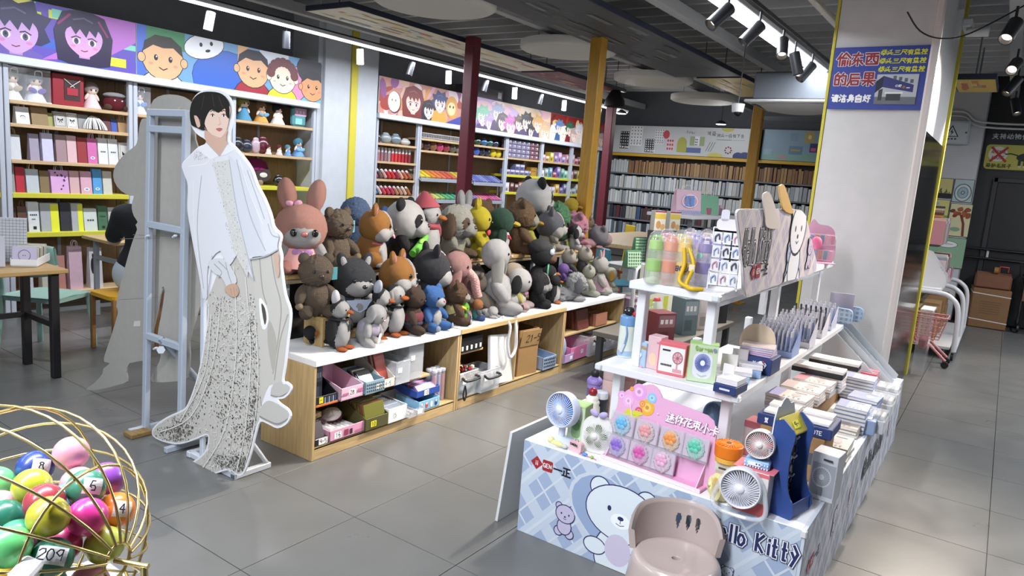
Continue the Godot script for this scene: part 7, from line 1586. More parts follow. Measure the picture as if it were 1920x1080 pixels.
	for q in [[0.2,"27242c"],[0.13,"f2eeee"],[0.05,"27242c"]]:latin(k,"Hello Kitty",e0.x,S.call([1415,492])[0].y,0.15,0.15*q[0],q[1],1.28,0.0,(e1.x-e0.x)/9.65/1.28/0.15)
	mark(k,S.call([1411,510])[0],0.055)
	var c3:Vector2=S.call([1488,450])[0]
	teddy(k,S.call([1478,490])[0],0.17,"b4bed4","2a2a38");teddy(k,c3+Vector2(0.05,-0.05),0.42,"eeeef2","2a2a38");teddy(k,S.call([1516,475])[0],0.15,"d0c0d4","2a2a38")
	ink_on(t,k,V(0,0,0.0003),Basis.IDENTITY,"print",0.5)
	put(t,"blank_tab",slab(smooth2(S.call([1434,425,1431,400,1427,370,1431,361,1440,362,1450,388,1456,415,1454,428])),0.003,0.009),mt("ddd2c6",0.5));
	var pt:=put(t,"orange_tab",slab(smooth2(S.call([1466,392,1458,354,1461,347,1468,349,1480,385,1484,400])),0.001,0.009),mt("e0b25a",0.5))
	for x in [0.3,1.1]:put(t,"support_strut",bx(0.02,0.1,0.02,0.003),mt("d8d8d8",0.4),V(x,0.03,-0.02))
func display_goods()->void:
	var B:=0.437;var M:=0.786;var T:=1.181;var k:Ink
	var out:=-PI/2
	# --- top tier: bottles in film
	var n:=0
	for q in [[1223,531,"8ac02e","chartreuse green bottle in clear film at the left of the top tier",0.2],[1251,534,"d8763a","orange bottle in film between the green and the yellow one",0.19],[1277,537,"dcb41e","yellow bottle with a strap and dark lettering on the top tier",0.2],[1315,536,"6a52a0","purple bottle in film right of the yellow one",0.21],[1243,522,"d88a9a","pink-lidded bottle in the second row of the top tier",0.2],[1270,523,"c8c04a","yellow-green lidded bottle in the second row of the top tier",0.2],[1300,524,"7a66b8","violet bottle in the second row of the top tier",0.205],[1335,526,"6a6ab0","blue-violet bottle beside the wire card rack",0.21],[1286,515,"d8b8c8","pale pink lidded bottle at the back of the top tier",0.21],[1318,516,"d8c0b0","peach lidded bottle at the back of the top tier",0.205]]:
		var p:=oy(q[0],q[1],T)
		var t:=thing("drink_bottle",q[3],"bottle",p,out+0.1*(n%3),"film-wrapped bottles on the top tier")
		var h:float=q[4];var r:=0.034
		put(t,"clear_body",lat("dbody",[Vector2(0,0),Vector2(0.03,0),Vector2(0.034,0.006),Vector2(0.034,0.14),Vector2(0.03,0.15),Vector2(0,0.15)],20),mt(Color(q[2]).lerp(Color("dfe4e0"),0.5).to_html(false),0.12,"clear"))
		put(t,"sleeve",cyl(0.0355,0.0355,0.05,20),mt(q[2],0.4),V(0,0.055,0));put(t,"lid",cyl(0.033,0.03,0.04,20),mt(Color(q[2]).lightened(0.15).to_html(false),0.3),V(0,0.148,0));put(t,"carry_ring",pipe([V(-0.02,0.188,0),V(-0.016,0.205,0),V(0.016,0.205,0),V(0.02,0.188,0)],0.006,6),mt(q[2],0.3))
		put(t,"film_wrap",lat("dfilm",[Vector2(0.04,0.0),Vector2(0.041,0.1),Vector2(0.04,0.18),Vector2(0.03,0.215),Vector2(0.012,0.23)],9),mt("eef2f6",0.06,"film"))
		if n==2:
			put(t,"strap",pipe(smooth3([V(0.02,0.17,0.03),V(0.05,0.1,0.05),V(0.03,0.02,0.06),V(0.06,0.008,0.09),V(0.1,0.008,0.06)]),0.009,6),mt("dcb41e",0.4));put(t,"strap",pipe(smooth3([V(-0.0,0.17,0.034),V(0.01,0.1,0.045),V(0.0,0.03,0.06),V(0.05,0.01,0.08)]),0.009,6),mt("dcb41e",0.4));put(t,"buckle",bx(0.025,0.03,0.008,0.003),mt("e8d8b0",0.3),V(0.045,0.09,0.056))
			k=Ink.new();latin(k,"BOLA",-0.024,0.07,0.02,0.004,"2a2a4a",1.25);ink_on(t,k,V(0,0,0.0358))
		if n==3:put(t,"round_badge",cyl(0.012,0.012,0.004,14),mt("8ac8b8",0.4),V(-0.01,0.135,0.034),BR(PI/2))
		n+=1
	# wire card rack
	var rp:=oy(1352,540,T)
	var t:=thing("card_rack","white wire rack hung with hair clips and cards on the top tier","rack",rp,out+0.35)
	for x in [-0.06,0.06]:put(t,"wire_post",pipe([V(x,0.0,0.05),V(x,0.26,-0.03)],0.003,5),mt("e6e8ea",0.3))
	for i in 6:put(t,"wire_bar",pipe([V(-0.06,0.02+0.048*i,0.045-0.015*i),V(0.06,0.02+0.048*i,0.045-0.015*i)],0.003,5),mt("e6e8ea",0.3))
	put(t,"wire_foot",pipe([V(-0.06,0.003,0.06),V(-0.06,0.003,-0.07),V(0.06,0.003,-0.07),V(0.06,0.003,0.06)],0.004,5),mt("e6e8ea",0.3))
	put(t,"topper",slab(roundrect(-0.05,0.25,0.1,0.05,0.02),-0.002,0.002),mt("e8e4ea",0.4),V(0,0,-0.03));put(t,"topper_tip",slab(roundrect(-0.035,0.29,0.035,0.05,0.012),-0.002,0.002),mt("dcdce4",0.4),V(0,0,-0.03))
	for r in 4:
		for i in 3:
			var c:=thing("clip_card","white card of pale blue hair clips hanging on the wire rack","card",rp,out+0.35,"clip cards on the wire rack");c.position=t.transform*V(-0.04+0.04*i,0.018+0.058*r,0.062-0.017*r)
			put(c,"backing",bx(0.034,0.052,0.002,0.0005),mt("ecebee",0.4),V(0,0.026,0));put(c,"clip",pipe(smooth3([V(-0.008,0.01,0.003),V(-0.01,0.03,0.005),V(0.004,0.042,0.004),V(0.008,0.02,0.004)]),0.0035,6),mt(["9aaed0","d0a8b4","b8c4dc","5a5a6a"][(r+i)%4],0.3))
	# pink charm stand at the far end
	var ps:=oy(1532,492,T)
	t=thing("charm_stand","small pink card stand of charms at the far end of the top tier","stand",ps,out+0.5)
	put(t,"back_card",slab(smooth2(P2([-0.09,0,0.09,0,0.09,0.18,0.05,0.24,-0.02,0.25,-0.06,0.28,-0.09,0.2])),-0.003,0.003),mt("dba4bc",0.5));put(t,"foot_card",bx(0.18,0.008,0.1,0.002),mt("dba4bc",0.5),V(0,0.004,0.03))
	for r in 2:
		put(t,"clear_pocket",bx(0.17,0.07,0.02,0.002),mt("e8ecf0",0.1,"film"),V(0,0.055+0.1*r,0.04))
		for i in 5:put(t,"charm",bx(0.024,0.06,0.008,0.003),mt(["c86a84","8a7aa8","b8643a","5a8a9a","d890a8"][(i+r)%5],0.4),V(-0.065+0.032*i,0.055+0.1*r,0.04))
	egg(t,"pink_flower",V(-0.04,0.13,0.06),V(0.035,0.04,0.02),mt("d86a90",0.5),"curl")
	# --- middle tier
	t=tumbler("mint tumbler with blue lid, gingham foot and hanging blue tassel",oy(1171,668,M),0.038,0.2,"d4dcd0","6a94c0");t.rotation.y=out
	put(t,"gingham_band",cyl(0.0388,0.0388,0.03,24),mt("9ab4cc",0.5),V(0,0.006,0));put(t,"tassel_cord",pipe(smooth3([V(0.01,0.16,0.038),V(0.02,0.12,0.044),V(0.012,0.06,0.044)]),0.004,5),mt("7a9ac8",0.5));put(t,"tassel",pipe([V(0.012,0.07,0.044),V(0.0,0.03,0.046)],0.007,6),mt("c8d0e0",0.6))
	var bl:=thing("charm_toy","small black round toy perched on the lid of the mint tumbler","toy",oy(1171,668,M)+V(0,0.2,0),out);egg(bl,"body",V(0,0.022,0),V(0.026,0.024,0.024),mt("141416",0.5));egg(bl,"red_mitten",V(0.03,0.01,0),V(0.012,0.012,0.012),mt("b02a34",0.5))
	for e in [-1,1]:egg(bl,"eye",V(e*0.009,0.026,0.0225),Vector3.ONE*0.003,mt("e8e8e8",0.3))
	t=pane("fan_box","pale blue mini-fan box with yellow lettering on the middle tier","box",[1184,683,1208,690],M,0.112,0.05,"a8c4dc")
	k=Ink.new();var W:=0.07;latin(k,"MINI FAN",0.008,0.086,0.012,0.003,"c8963a",1.2);k.oval(0.033,0.055,0.024,0.017,"e4ecf2");k.oval(0.033,0.055,0.011,0.011,"7aa0cc");k.poly(roundrect(0.024,0.012,0.018,0.04,0.005),"e4ecf2");k.rect(0,0,0.07,0.008,"d8a0b0")
	t=t;_face(t,k)
	t=pane("gift_box","tall pale pink box on the middle tier","box",[1210,689,1234,695],M,0.15,0.07,"dcb8bc");k=Ink.new();k.oval(0.03,0.045,0.02,0.03,"e4c8a8");k.rect(0.045,0.12,0.012,0.008,"b88a90");_face(t,k)
	t=pane("fan_box","coral and white box with a pink table fan printed on it","box",[1230,698,1281,709],M,0.142,0.07,"d86a74");k=Ink.new();k.rect(0.006,0.012,0.125,0.115,"e6e6e2");k.rect(0.02,0.105,0.04,0.008,"2a2a2a");k.oval(0.098,0.082,0.026,0.028,"b06a74");k.oval(0.098,0.082,0.021,0.023,"d8b0b4");k.oval(0.098,0.082,0.007,0.007,"b06a74");k.rect(0.094,0.03,0.008,0.025,"d49aa0");k.rect(0.078,0.016,0.045,0.016,"d49aa0")
	for i in 8:
		var a:=TAU*i/8;k.line(PackedVector2Array([Vector2(0.098,0.082),Vector2(0.098,0.082)+Vector2.from_angle(a)*0.022]),0.0025,"b06a74")
	for i in 7:k.rect(0.018+0.008*i,0.04,0.006,0.008,"3a3a3a")
	_face(t,k)
	t=pane("fan_box","green box with a square blue-bladed fan printed on it","box",[1286,713,1340,721],M,0.168,0.065,"9ac070");k=Ink.new();k.rect(0.002,0.002,0.142,0.162,"c8d8b4");k.poly(roundrect(0.024,0.018,0.096,0.112,0.03),"dfe4ee");k.oval(0.072,0.086,0.041,0.041,"c4cce4")
	for i in 36:
		var a:=TAU*i/36;k.line(PackedVector2Array([Vector2(0.072,0.086)+Vector2.from_angle(a)*0.012,Vector2(0.072,0.086)+Vector2.from_angle(a)*0.039]),0.003,"5a6aa8")
	k.oval(0.072,0.086,0.012,0.012,"eef0f4");k.line(P2([0.05,0.036,0.072,0.028,0.094,0.036]),0.003,"c0c8c0");latin(k,"Garden",0.03,0.14,0.018,0.004,"8ab058",1.3);k.oval(0.126,0.148,0.01,0.008,"8a8aa8")
	_face(t,k)
	var navy:="24386c"
	t=pane("card_tray","navy display tray of white cards at the front corner of the middle tier","tray",[1336,733,1378,744],M,0.035,0.13,navy);k=Ink.new();k.rect(0.03,0.014,0.05,0.008,"d8dce8");_face(t,k)
	put(t,"card_back",bx(0.05,0.075,0.004,0.001),mt("ded9d8",0.5),V(-0.035,0.06,-0.05),BR(-0.1))
	for i in 4:obj("card",bx(0.09,0.006,0.1,0.001),mt(["e4e0dc","dcd8dc"][i%2],0.4),t.position+V(0,0.036+0.006*i+0.003,0),"white printed card lying in the navy tray at the corner","card","cards in the navy tray",t.rotation.y)
	for q in [[1380,717,1404,723,"pale blue card tray behind the navy corner tray","a9c0dc"],[1400,705,1426,711,"light blue card tray next along the middle tier","9ab4d8"],[1424,694,1444,700,"navy and white card tray before the lettered navy box","2a3a66"]]:
		t=pane("card_tray",q[4],"tray",[q[0]-14,q[1],q[2],q[3]],M,0.032,0.12,q[5])
		for i in 3:obj("card",bx(0.1,0.006,0.09,0.001),mt(["e8e2da","e2dee0","d8d4da"][i],0.4),t.position+V(0,0.033+0.006*i+0.003,0),"white printed card lying in the %s"%q[4].split(" behind")[0].split(" next")[0].split(" before")[0],"card","cards in the row of trays",t.rotation.y)
		put(t,"card_back",bx(0.07,0.08,0.004,0.001),mt("e2dedc",0.5),V(-0.05,0.06,-0.05),BR(-0.1))
	t=pane("note_box","navy box with white lettering and rounded hinged lid of wrapped sheets","box",[1372,690,1444,706],M,0.075,0.15,navy);k=Ink.new();latin(k,"Hello Kitty",0.03,0.035,0.022,0.004,"e4e6ee",1.25);k.oval(0.16,0.05,0.016,0.013,"e4e4e8");k.oval(0.172,0.06,0.006,0.006,"b8323c");_face(t,k)
	put(t,"lid_card",slab(smooth2(P2([-0.07,0,0.07,0,0.08,0.07,0.04,0.12,-0.04,0.12,-0.08,0.07])),-0.002,0.002),mt("d8c4a8",0.5),V(-0.03,0.075,-0.07),BR(-0.15))
	for i in 5:obj("sheet_pack",bx(0.15,0.008,0.11,0.002),mt(["c8b0c8","b8a8d0","d8b8bc","c0c4e0","d8c8c4"][i],0.3,"coat"),t.position+V(0,0.08+0.009*i,0),"film-wrapped lilac sheet pack stacked on the navy lettered box","packet","sheet packs on the navy box",t.rotation.y+0.05*i)
	# pens in stands
	for q in [[1490,668,"pale blue pen stand with sloping sides nearest on the middle tier","9aaedc",0.14,9,5,"a8b4d8","nearest pale blue pen stand"],[1522,650,"white pen stand of clear-topped pens in the middle of the tier","d8d8e0",0.15,9,4,"8a98b8","white stand of clear-topped pens"],[1545,632,"white pen stand with dark caps further along the tier","dcdce4",0.16,7,3,"6a6a78","white stand of dark-capped pens"],[1562,618,"farthest pen stand of blue pens by the gingham pouches","c8cce0",0.15,7,3,"a8bce0","farthest pen stand"]]:
		var p:=oy(q[0],q[1],M)+V(0,0,-0.1)
		t=thing("pen_stand",q[2],"pen stand",p,out+0.0);var dd:=0.15
		put(t,"base",bx(0.2,0.03,dd,0.002),mt(q[3],0.4),V(-0.0,0.015,0))
		for e in [-1,1]:put(t,"side_card",slab(P2([-dd/2,0,dd/2,0,dd/2,0.04,-dd/2,0.14]),-0.002,0.002),mt(q[3],0.4),V(e*0.1,0,0),BU(-PI/2))
		put(t,"header_card",slab(smooth2(P2([-0.08,0.02,0.08,0.02,0.085,0.13,0.05,0.155,0.01,0.14,-0.04,0.15,-0.085,0.13])),-0.002,0.002),mt("ddd9d8",0.5),V(0,0,-dd/2))
		for r in q[6]:
			for i in q[5]:
				var e:=thing("pen","pen standing in the %s"%q[8],"pen",t.transform*V(-0.085+0.17*i/(q[5]-1),0.03,dd*(0.4-0.8*r/q[6])),out,"pens in the %s"%q[8])
				var hh:float=q[4]*0.75;put(e,"barrel",cyl(0.0055,0.0055,hh*0.7,8,0.001),mt(q[7] if (i+r)%3 else "d8dae2",0.3),V(0,0.012*r,0));put(e,"cap",cyl(0.006,0.005,hh*0.3,8,0.001),mt(["e4e4ea","c8ccd8","3a3a44"][r%3] if q[1]==632 else "dfe0e8",0.25),V(0,hh*0.7+0.012*r,0))
	for i in 2:
		var p:=oy(1578+20*i,606-4*i,M)
		t=thing("pencil_pouch","blue gingham pouch in a clear sleeve at the end of the middle tier, %s"%["left one","right one"][i],"pouch",p,out);put(t,"pouch_body",slab(roundrect(-0.06,0,0.12,0.1,0.03),-0.02,0.02),mt("9ab8d8",0.7,"cloth"))
		k=Ink.new()
		for a in 4:k.rect(-0.055+0.03*a,0.005,0.014,0.09,"c0d2e4")
		for a in 3:k.rect(-0.058,0.012+0.03*a,0.116,0.012,"c8d8e8")
		ink_on(t,k,V(0,0,0.0203))
	pane("acrylic_sheet","translucent lilac acrylic sheet standing behind the gingham pouches","sheet",[1550,598,1596,604],M,0.19,0.006,"c4bccb")
	# --- base level: left
	fan("blue-bladed white desk fan at the front left corner of the display table",oy(1050,828,B),0.075,out-0.15,-0.12,"d4dcec","5a8ad8","stand")
	t=pane("fan_box","green fan box behind the blue-bladed desk fan","box",[1062,825,1092,833],B,0.17,0.09,"a8c880");k=Ink.new();k.rect(0.004,0.004,0.08,0.16,"ccd8bc");k.poly(roundrect(0.02,0.02,0.05,0.09,0.02),"8aa878");k.oval(0.045,0.075,0.02,0.02,"5f8a52");_face(t,k)
	fan("rounded white case fan with green blades and a lilac bow",oy(1116,848,B),0.058,out+0.1,-0.1,"e2e0da","5a7a48","case")
	var lb2:=thing("ribbon_bow","lilac ribbon bow on top of the green-bladed fan","bow",oy(1116,848,B)+V(0.0,0.162,0),out);
	for e in [-1,1]:egg(lb2,"bow_loop",V(e*0.022,0.012,0),V(0.022,0.014,0.01),mt("b0a4d0",0.5),"",V(0,0,e*0.4))
	t=thing("bottle","white swirl-topped bottle with a red ball lid behind the fans","bottle",oy(1106,795,B),out)
	put(t,"body",lat("swirl",[Vector2(0,0),Vector2(0.04,0),Vector2(0.044,0.02),Vector2(0.04,0.09),Vector2(0.034,0.1),Vector2(0.038,0.11),Vector2(0.034,0.12),Vector2(0.028,0.124),Vector2(0.031,0.134),Vector2(0.02,0.145),Vector2(0,0.148)],24),mt("e4e0d4",0.4));egg(t,"ball_lid",V(0,0.162,0),Vector3.ONE*0.022,mt("8a1a24",0.3))
	t=tumbler("purple bottle with a ruffled lilac collar and round black lid",oy(1110,770,B),0.036,0.16,"5a5490","8a7ab8");egg(t,"ruffle",V(0,0.155,0),V(0.04,0.03,0.04),mt("8a78b8",0.4),"curl");egg(t,"black_lid",V(0,0.2,0),V(0.025,0.026,0.025),mt("17171a",0.5))
	tumbler("grey-white bottle with a black lower half behind the swirl bottle",oy(1124,788,B),0.032,0.15,"2a2c30","ccd0d4")
	t=tumbler("tall dusty pink tumbler with a silver rim beside the pink flower stand",oy(1140,782,B),0.044,0.26,"c4a8a4","b49a9a");put(t,"silver_rim",cyl(0.04,0.036,0.012,24),mt("c8c8cc",0.15,"metal"),V(0,0.255,0))
	tumbler("second dusty pink tumbler half hidden behind the first",oy(1172,778,B),0.04,0.25,"b48e88","b87a74")
	t=thing("clay_charm","pale yellow duck-shaped clip lying at the table edge","clip",oy(1043,837,B),out);egg(t,"body",V(0.0,0.014,0),V(0.035,0.014,0.014),mt("e4dc98",0.5));egg(t,"head",V(-0.03,0.022,0),V(0.015,0.016,0.014),mt("e8e0a0",0.5));egg(t,"tail",V(0.04,0.012,0),V(0.014,0.01,0.01),mt("c8c8c0",0.5))
	t=thing("camera_toy","small pink toy camera with dark lettering at the table edge","toy camera",oy(1080,846,B),out-0.1);put(t,"body",slab(roundrect(-0.032,0,0.064,0.045,0.012),-0.012,0.012),mt("e0b8bc",0.4));k=Ink.new();latin(k,"CAMERA",-0.024,0.028,0.009,0.0025,"2a2a2e",1.2);ink_on(t,k,V(0,0,0.0123));put(t,"loop",pipe([V(-0.01,0.044,0),V(-0.006,0.054,0),V(0.006,0.054,0),V(0.01,0.044,0)],0.002,5),mt("888888",0.4))
	t=thing("key_charm","blue and green bead charm on a pink cord at the table edge","charm",oy(1100,856,B),out);egg(t,"bead",V(-0.01,0.007,0),V(0.014,0.007,0.009),mt("5a8ac8",0.4));egg(t,"bead",V(0.028,0.007,0.006),Vector3.ONE*0.007,mt("9ab83a",0.4));put(t,"cord",pipe([V(-0.04,0.003,0),V(-0.01,0.004,0.005),V(0.03,0.003,0.0),V(0.05,0.003,0.01)],0.002,5),mt("d88aa0",0.5))
	# pink flower-card stand
	var fp:=oy(1220,898,B);var A0:=oy(1126,858,B);var A1:=oy(1312,926,B);var dv:=A1-A0;var fw:=dv.length();var fy:=atan2(-dv.z,dv.x)
	t=thing("flower_stand","pink sloped stand of boxed mini bouquets with white lettering","display stand",(A0+A1)/2,fy)
	var pk:=mt("d9a4c4",0.5);var FB:=BR(-0.16)
	put(t,"back_card",slab(smooth2(P2([-fw/2,0,-fw/2,0.2,-fw/2+0.015,0.27,-fw/2+0.06,0.31,-fw*0.32,0.315,-fw*0.25,0.335,-fw*0.17,0.345,-fw*0.1,0.33,-fw*0.06,0.305,0,0.3,fw/2-0.05,0.285,fw/2-0.012,0.25,fw/2,0.19,fw/2,0]),true,2),-0.003,0.003),pk,V(0,0,-0.06),FB)
	put(t,"base_card",bx(fw,0.012,0.12,0.002),mt("dd9cc0",0.5),V(0,0.006,-0.06));put(t,"front_edge",bx(fw,0.016,0.006,0.001),mt("ead4e2",0.5),V(0,0.008,0.0))
	for e in [-1,1]:put(t,"side_fin",slab(P2([0.0,0,0.07,0,-0.015,0.1]),-0.002,0.002),mt("e4b4d0",0.5),V(e*(fw/2-0.02),0.01,-0.065),BU(-PI/2))
	k=Ink.new()
	for q in [[-0.30,0.265,0.02,"d8a0cc"],[-0.19,0.3,0.035,"d89ad0"],[-0.25,0.25,0.026,"e0a8d4"],[-0.12,0.245,0.034,"e0a832"],[-0.17,0.22,0.018,"c8506a"],[-0.1,0.29,0.022,"8ab8e0"],[-0.155,0.255,0.014,"e08a3a"],[-0.24,0.305,0.01,"d8883a"]]:
		k.oval(q[0]*fw*1.55,q[1],q[2],q[2],q[3]);k.oval(q[0]*fw*1.55,q[1],q[2]*0.55,q[2]*0.55,Color(q[3]).lightened(0.3));k.oval(q[0]*fw*1.55,q[1],q[2]*0.25,q[2]*0.25,Color(q[3]).darkened(0.15))
	for q in [[-0.4,0.19,0.5],[-0.34,0.2,-0.6],[-0.3,0.18,0.9],[-0.28,0.21,0.1]]:k.oval(q[0]*fw,q[1],0.03,0.01,"c8c83a",q[2])
	han(k,"迷你花束小卡",0.02*fw,0.215,0.036,0.009,"a86a94",1.06,0.1);han(k,"迷你花束小卡",0.02*fw,0.216,0.036,0.005,"f6f0f4",1.06,0.1)
	for q in [[-0.36,0.25],[-0.05,0.2],[0.2,0.17],[0.4,0.16]]:k.line(P2([q[0]*fw,q[1],(q[0]+0.04)*fw,q[1]-0.06]),0.003,"ead8e6")
	for i in 14:k.oval(rng.randf_range(-0.45,0.45)*fw,rng.randf_range(0.03,0.24),0.003,0.003,"eadce8",0,6)
	k.items=k.items.map(func(it):return it)
	ink_on(t,k,V(0,0,-0.06)+FB*V(0,0,0.0033),FB)
	var fl:=[["5aa4cc",-0.375,0.105,"sky blue"],["d08a8c",-0.125,0.105,"salmon pink"],["d8863a",0.125,0.105,"orange"],["4ab496",0.36,0.105,"mint green"],["7a5ab4",-0.375,0.015,"violet"],["c04a94",-0.135,0.015,"magenta"],["d49ab8",0.09,0.015,"pale pink"]]
	for q in fl:
		var bxw:=0.112
		var f:=thing("bouquet_box","clear boxed %s mini bouquet on the pink stand"%q[3],"bouquet box",V0,0,"mini bouquets on the pink stand")
		f.transform=t.transform*Transform3D(FB,V(q[1]*fw,q[2]+0.002,-0.035+(0.012 if q[2]<0.05 else -0.012)))
		put(f,"clear_case",bx(bxw,0.1,0.02,0.002),mt("dfe4e8",0.1,"film"),V(0,0.046,0));put(f,"backing_card",bx(bxw-0.006,0.086,0.003,0.001),mt("c8b4c4",0.5),V(0,0.046,-0.007))
		egg(f,"wrapping",V(0,0.045,0.0),V(0.036,0.04,0.006),mt(Color(q[0]).lerp(Color("d8dcd8"),0.55).to_html(false),0.4,"leafy"),"shag")
		for i in 7:
			var a:=TAU*i/6.0;var rr:=0.0 if i==6 else 0.016
			egg(f,"bloom",V(cos(a)*rr-0.002,0.052+sin(a)*rr,0.006),V(0.012,0.012,0.006),mt(Color(q[0]).lightened(0.08*(i%3)).to_html(false),0.5),"curl")
		put(f,"stems",pipe([V(0.0,0.035,0.004),V(0.016,0.01,0.004)],0.005,5),mt(Color(q[0]).lerp(Color("d0d8d0"),0.4).to_html(false),0.5))
	# --- base level: right of the flower stand
	t=thing("fan_box","cream fan box under the orange fan","box",oy(1350,925,B)+V(0.04,0,0),out);put(t,"body",bx(0.075,0.12,0.07,0.002),mt("cfc8bc",0.5),V(0,0.06,0));k=Ink.new();k.rect(-0.03,0.03,0.06,0.06,"bdb2a2");k.rect(-0.02,0.095,0.03,0.008,"4a4438");k.oval(0.0,0.06,0.02,0.02,"7a6a58");ink_on(t,k,V(0,0,0.0352))
	t=thing("fan","round orange fan lying face up on the cream box","fan",oy(1350,925,B)+V(0.04,0.121,0),out,"small fans on the display")
	put(t,"yellow_base",cyl(0.05,0.05,0.022,28),mt("e0ac4a",0.4));put(t,"orange_drum",cyl(0.053,0.055,0.05,28),mt("e07818",0.35),V(0,0.022,0));var g:=MB.new()
	for i in 24:
		var a:=TAU*i/24;g.box(V(cos(a)*0.03,0.074,sin(a)*0.03),V(0.04,0.004,0.004),0.001,BU(-a-0.3))
	put(t,"grille",g.mesh(),mt("e8892a",0.35));put(t,"hub_cap",cyl(0.012,0.01,0.006,14),mt("8a5a2a",0.4),V(0,0.073,0))
	fan("blue fan half hidden behind the pink flower stand",oy(1342,840,B)+V(0.02,0,-0.02),0.065,out-0.5,-0.1,"7a9ab8","5a7a98","stand")
	t=fan("flat pale yellow fan with a printed cat face leaning by the flower stand",oy(1340,936,B),0.036,out-0.75,-0.2,"e4dca0","d8a83a","case")
	t=pane("fan_box","white and coral fan box behind the clear-framed fan","box",[1372,952,1432,972],B,0.165,0.1,"e0dcd8");k=Ink.new();k.rect(0,0,0.14,0.05,"c85a60");k.rect(0.0,0.15,0.14,0.014,"d86a74")
	for i in 5:k.oval(0.025+0.022*i,0.125+0.004*(i%2),0.008,0.008,["b88a8c","b8b08a","8a9aa8","a8a8a8","9ab0a0"][i])
	latin(k,"Portable",0.02,0.142,0.01,0.002,"4a4a4a",1.2);_face(t,k);var top_of:=t.position
	put(t,"coral_flap",bx(0.148,0.003,0.1,0.001),mt("d8747c",0.5),V(0,0.167,0))
	fan("large white fan in a clear acrylic frame at the front edge",oy(1384,962,B)+V(-0.0,0,0),0.07,out+0.05,-0.08,"e4e4ea","b8b8c4","frame")
	t=fan("small fan with red blades on a blue gingham box base atop the coral box",top_of+V(0.0,0.205,0.0),0.05,out+0.1,-0.1,"ece4e0","b03a4a","up")
	put(t,"neck",pipe([V(0,0.0,-0.02),V(0,-0.02,-0.01)],0.011,8),mt("7a9ac8",0.4));put(t,"base_block",bx(0.09,0.028,0.06,0.005),mt("8ab0d8",0.5),V(0,-0.022,0));k=Ink.new()
	for i in 9:
		for j in 2:k.rect(-0.044+0.01*i,-0.034+0.014*j,0.005,0.006,"dfe8f2")
	k.rect(-0.03,-0.026,0.045,0.015,"e6eaf0");k.oval(0.0,-0.018,0.003,0.003,"2a3a5a");k.oval(0.01,-0.018,0.003,0.003,"2a3a5a");ink_on(t,k,V(0,0,0.0302))
	t=pane("fan_box","coral pink fan box behind the red-bladed fan","box",[1388,850,1444,868],B,0.16,0.1,"d87c84");k=Ink.new();k.rect(0.0,0.03,0.07,0.1,"e4d4d4");k.oval(0.07,0.07,0.03,0.03,"b86a74");_face(t,k)
	# blue key-charm stand
	var q0:=oy(1452,966,B);var q1:=oy(1524,990,B);var kd:=q1-q0
	t=thing("charm_stand","navy blue hook stand of metal key charms with yellow striped roof","display stand",V(q0.x+0.085,0.437,-0.525),-0.22)
	t.scale=V(1.15,1.15,0.74);var nb:=mt("2a4684",0.5);var SB:=BU(-PI/2)
	for e in [-1,1]:put(t,"side_card",slab(smooth2(P2([-0.075,0,0.075,0,0.08,0.05,0.062,0.066,0.042,0.1,0.034,0.16,0.036,0.22,0.045,0.26,0.03,0.29,-0.075,0.3]),true,2),-0.003,0.003),nb,V(e*0.065,0,0),SB)
	put(t,"back_card",slab(smooth2(P2([-0.068,0,0.068,0,0.068,0.31,0.03,0.345,-0.01,0.37,-0.04,0.345,-0.068,0.31]),true,2),-0.003,0.003),mt("d4d8dc",0.5),V(0,0,-0.07));put(t,"floor_card",bx(0.13,0.006,0.14,0.001),nb,V(0,0.004,0));put(t,"front_card",bx(0.13,0.05,0.005,0.001),nb,V(0,0.027,0.075))
	put(t,"yellow_roof",bx(0.13,0.008,0.08,0.002),mt("e0d45a",0.5),V(0,0.285,-0.02),BR(0.75));k=Ink.new()
	for i in 15:k.rect(-0.06+0.0085*i,-0.038,0.003,0.076,"c8b83c")
	k.rect(-0.01,-0.02,0.04,0.03,"e8e020");latin(k,"9-",-0.002,-0.013,0.018,0.003,"3a3a1a");ink_on(t,k,V(0,0.285,-0.02)+BR(0.75)*V(0,0.0042,0),BR(0.75)*BR(-PI/2))
	for r in 3:
		for i in 3:
			var hp:=V(-0.04+0.04*i,0.23-0.065*r,-0.066)
			put(t,"hook",pipe([hp,hp+V(0,0.0,0.05),hp+V(0,0.01,0.06)],0.004,6),mt("e0e4e6",0.3))
			var ch:=thing("key_charm","small silver and bronze key charm hanging on the navy hook stand","charm",V0,0,"key charms on the navy stand");ch.transform=t.transform*Transform3D(Basis.IDENTITY,hp+V(0,-0.052,0.04))
			put(ch,"ring",pipe(smooth3([V(0,0.05,0),V(0.012,0.038,0),V(0,0.026,0),V(-0.012,0.038,0)],true,3),0.002,5,true),mt("b8b4a8",0.25,"metal"));egg(ch,"figure",V(0,0.012,0),V(0.012,0.016,0.008),mt(["6a5a3c","8a8478","5a4a34","b0aca0"][(r+i)%4],0.3,"metal"));egg(ch,"figure_head",V(0.002,0.0,0.003),V(0.009,0.008,0.008),mt("8a8478",0.3,"metal"))
	# grey fan box, brown carton with trays, notebooks
	t=pane("fan_box","tall grey box with a white pedestal fan printed on it","box",[1512,930,1560,946],B,0.19,0.1,"c4c6c8");k=Ink.new();k.rect(0.006,0.02,0.1,0.13,"9a9ea2");k.oval(0.05,0.095,0.042,0.042,"bcc0c4");k.oval(0.05,0.095,0.036,0.036,"8e9296");k.oval(0.05,0.095,0.012,0.012,"c8ccd0")
	for i in 24:
		var a:=TAU*i/24;k.line(PackedVector2Array([Vector2(0.05,0.095)+Vector2.from_angle(a)*0.014,Vector2(0.05,0.095)+Vector2.from_angle(a+0.2)*0.036]),0.0015,"c0c4c8")
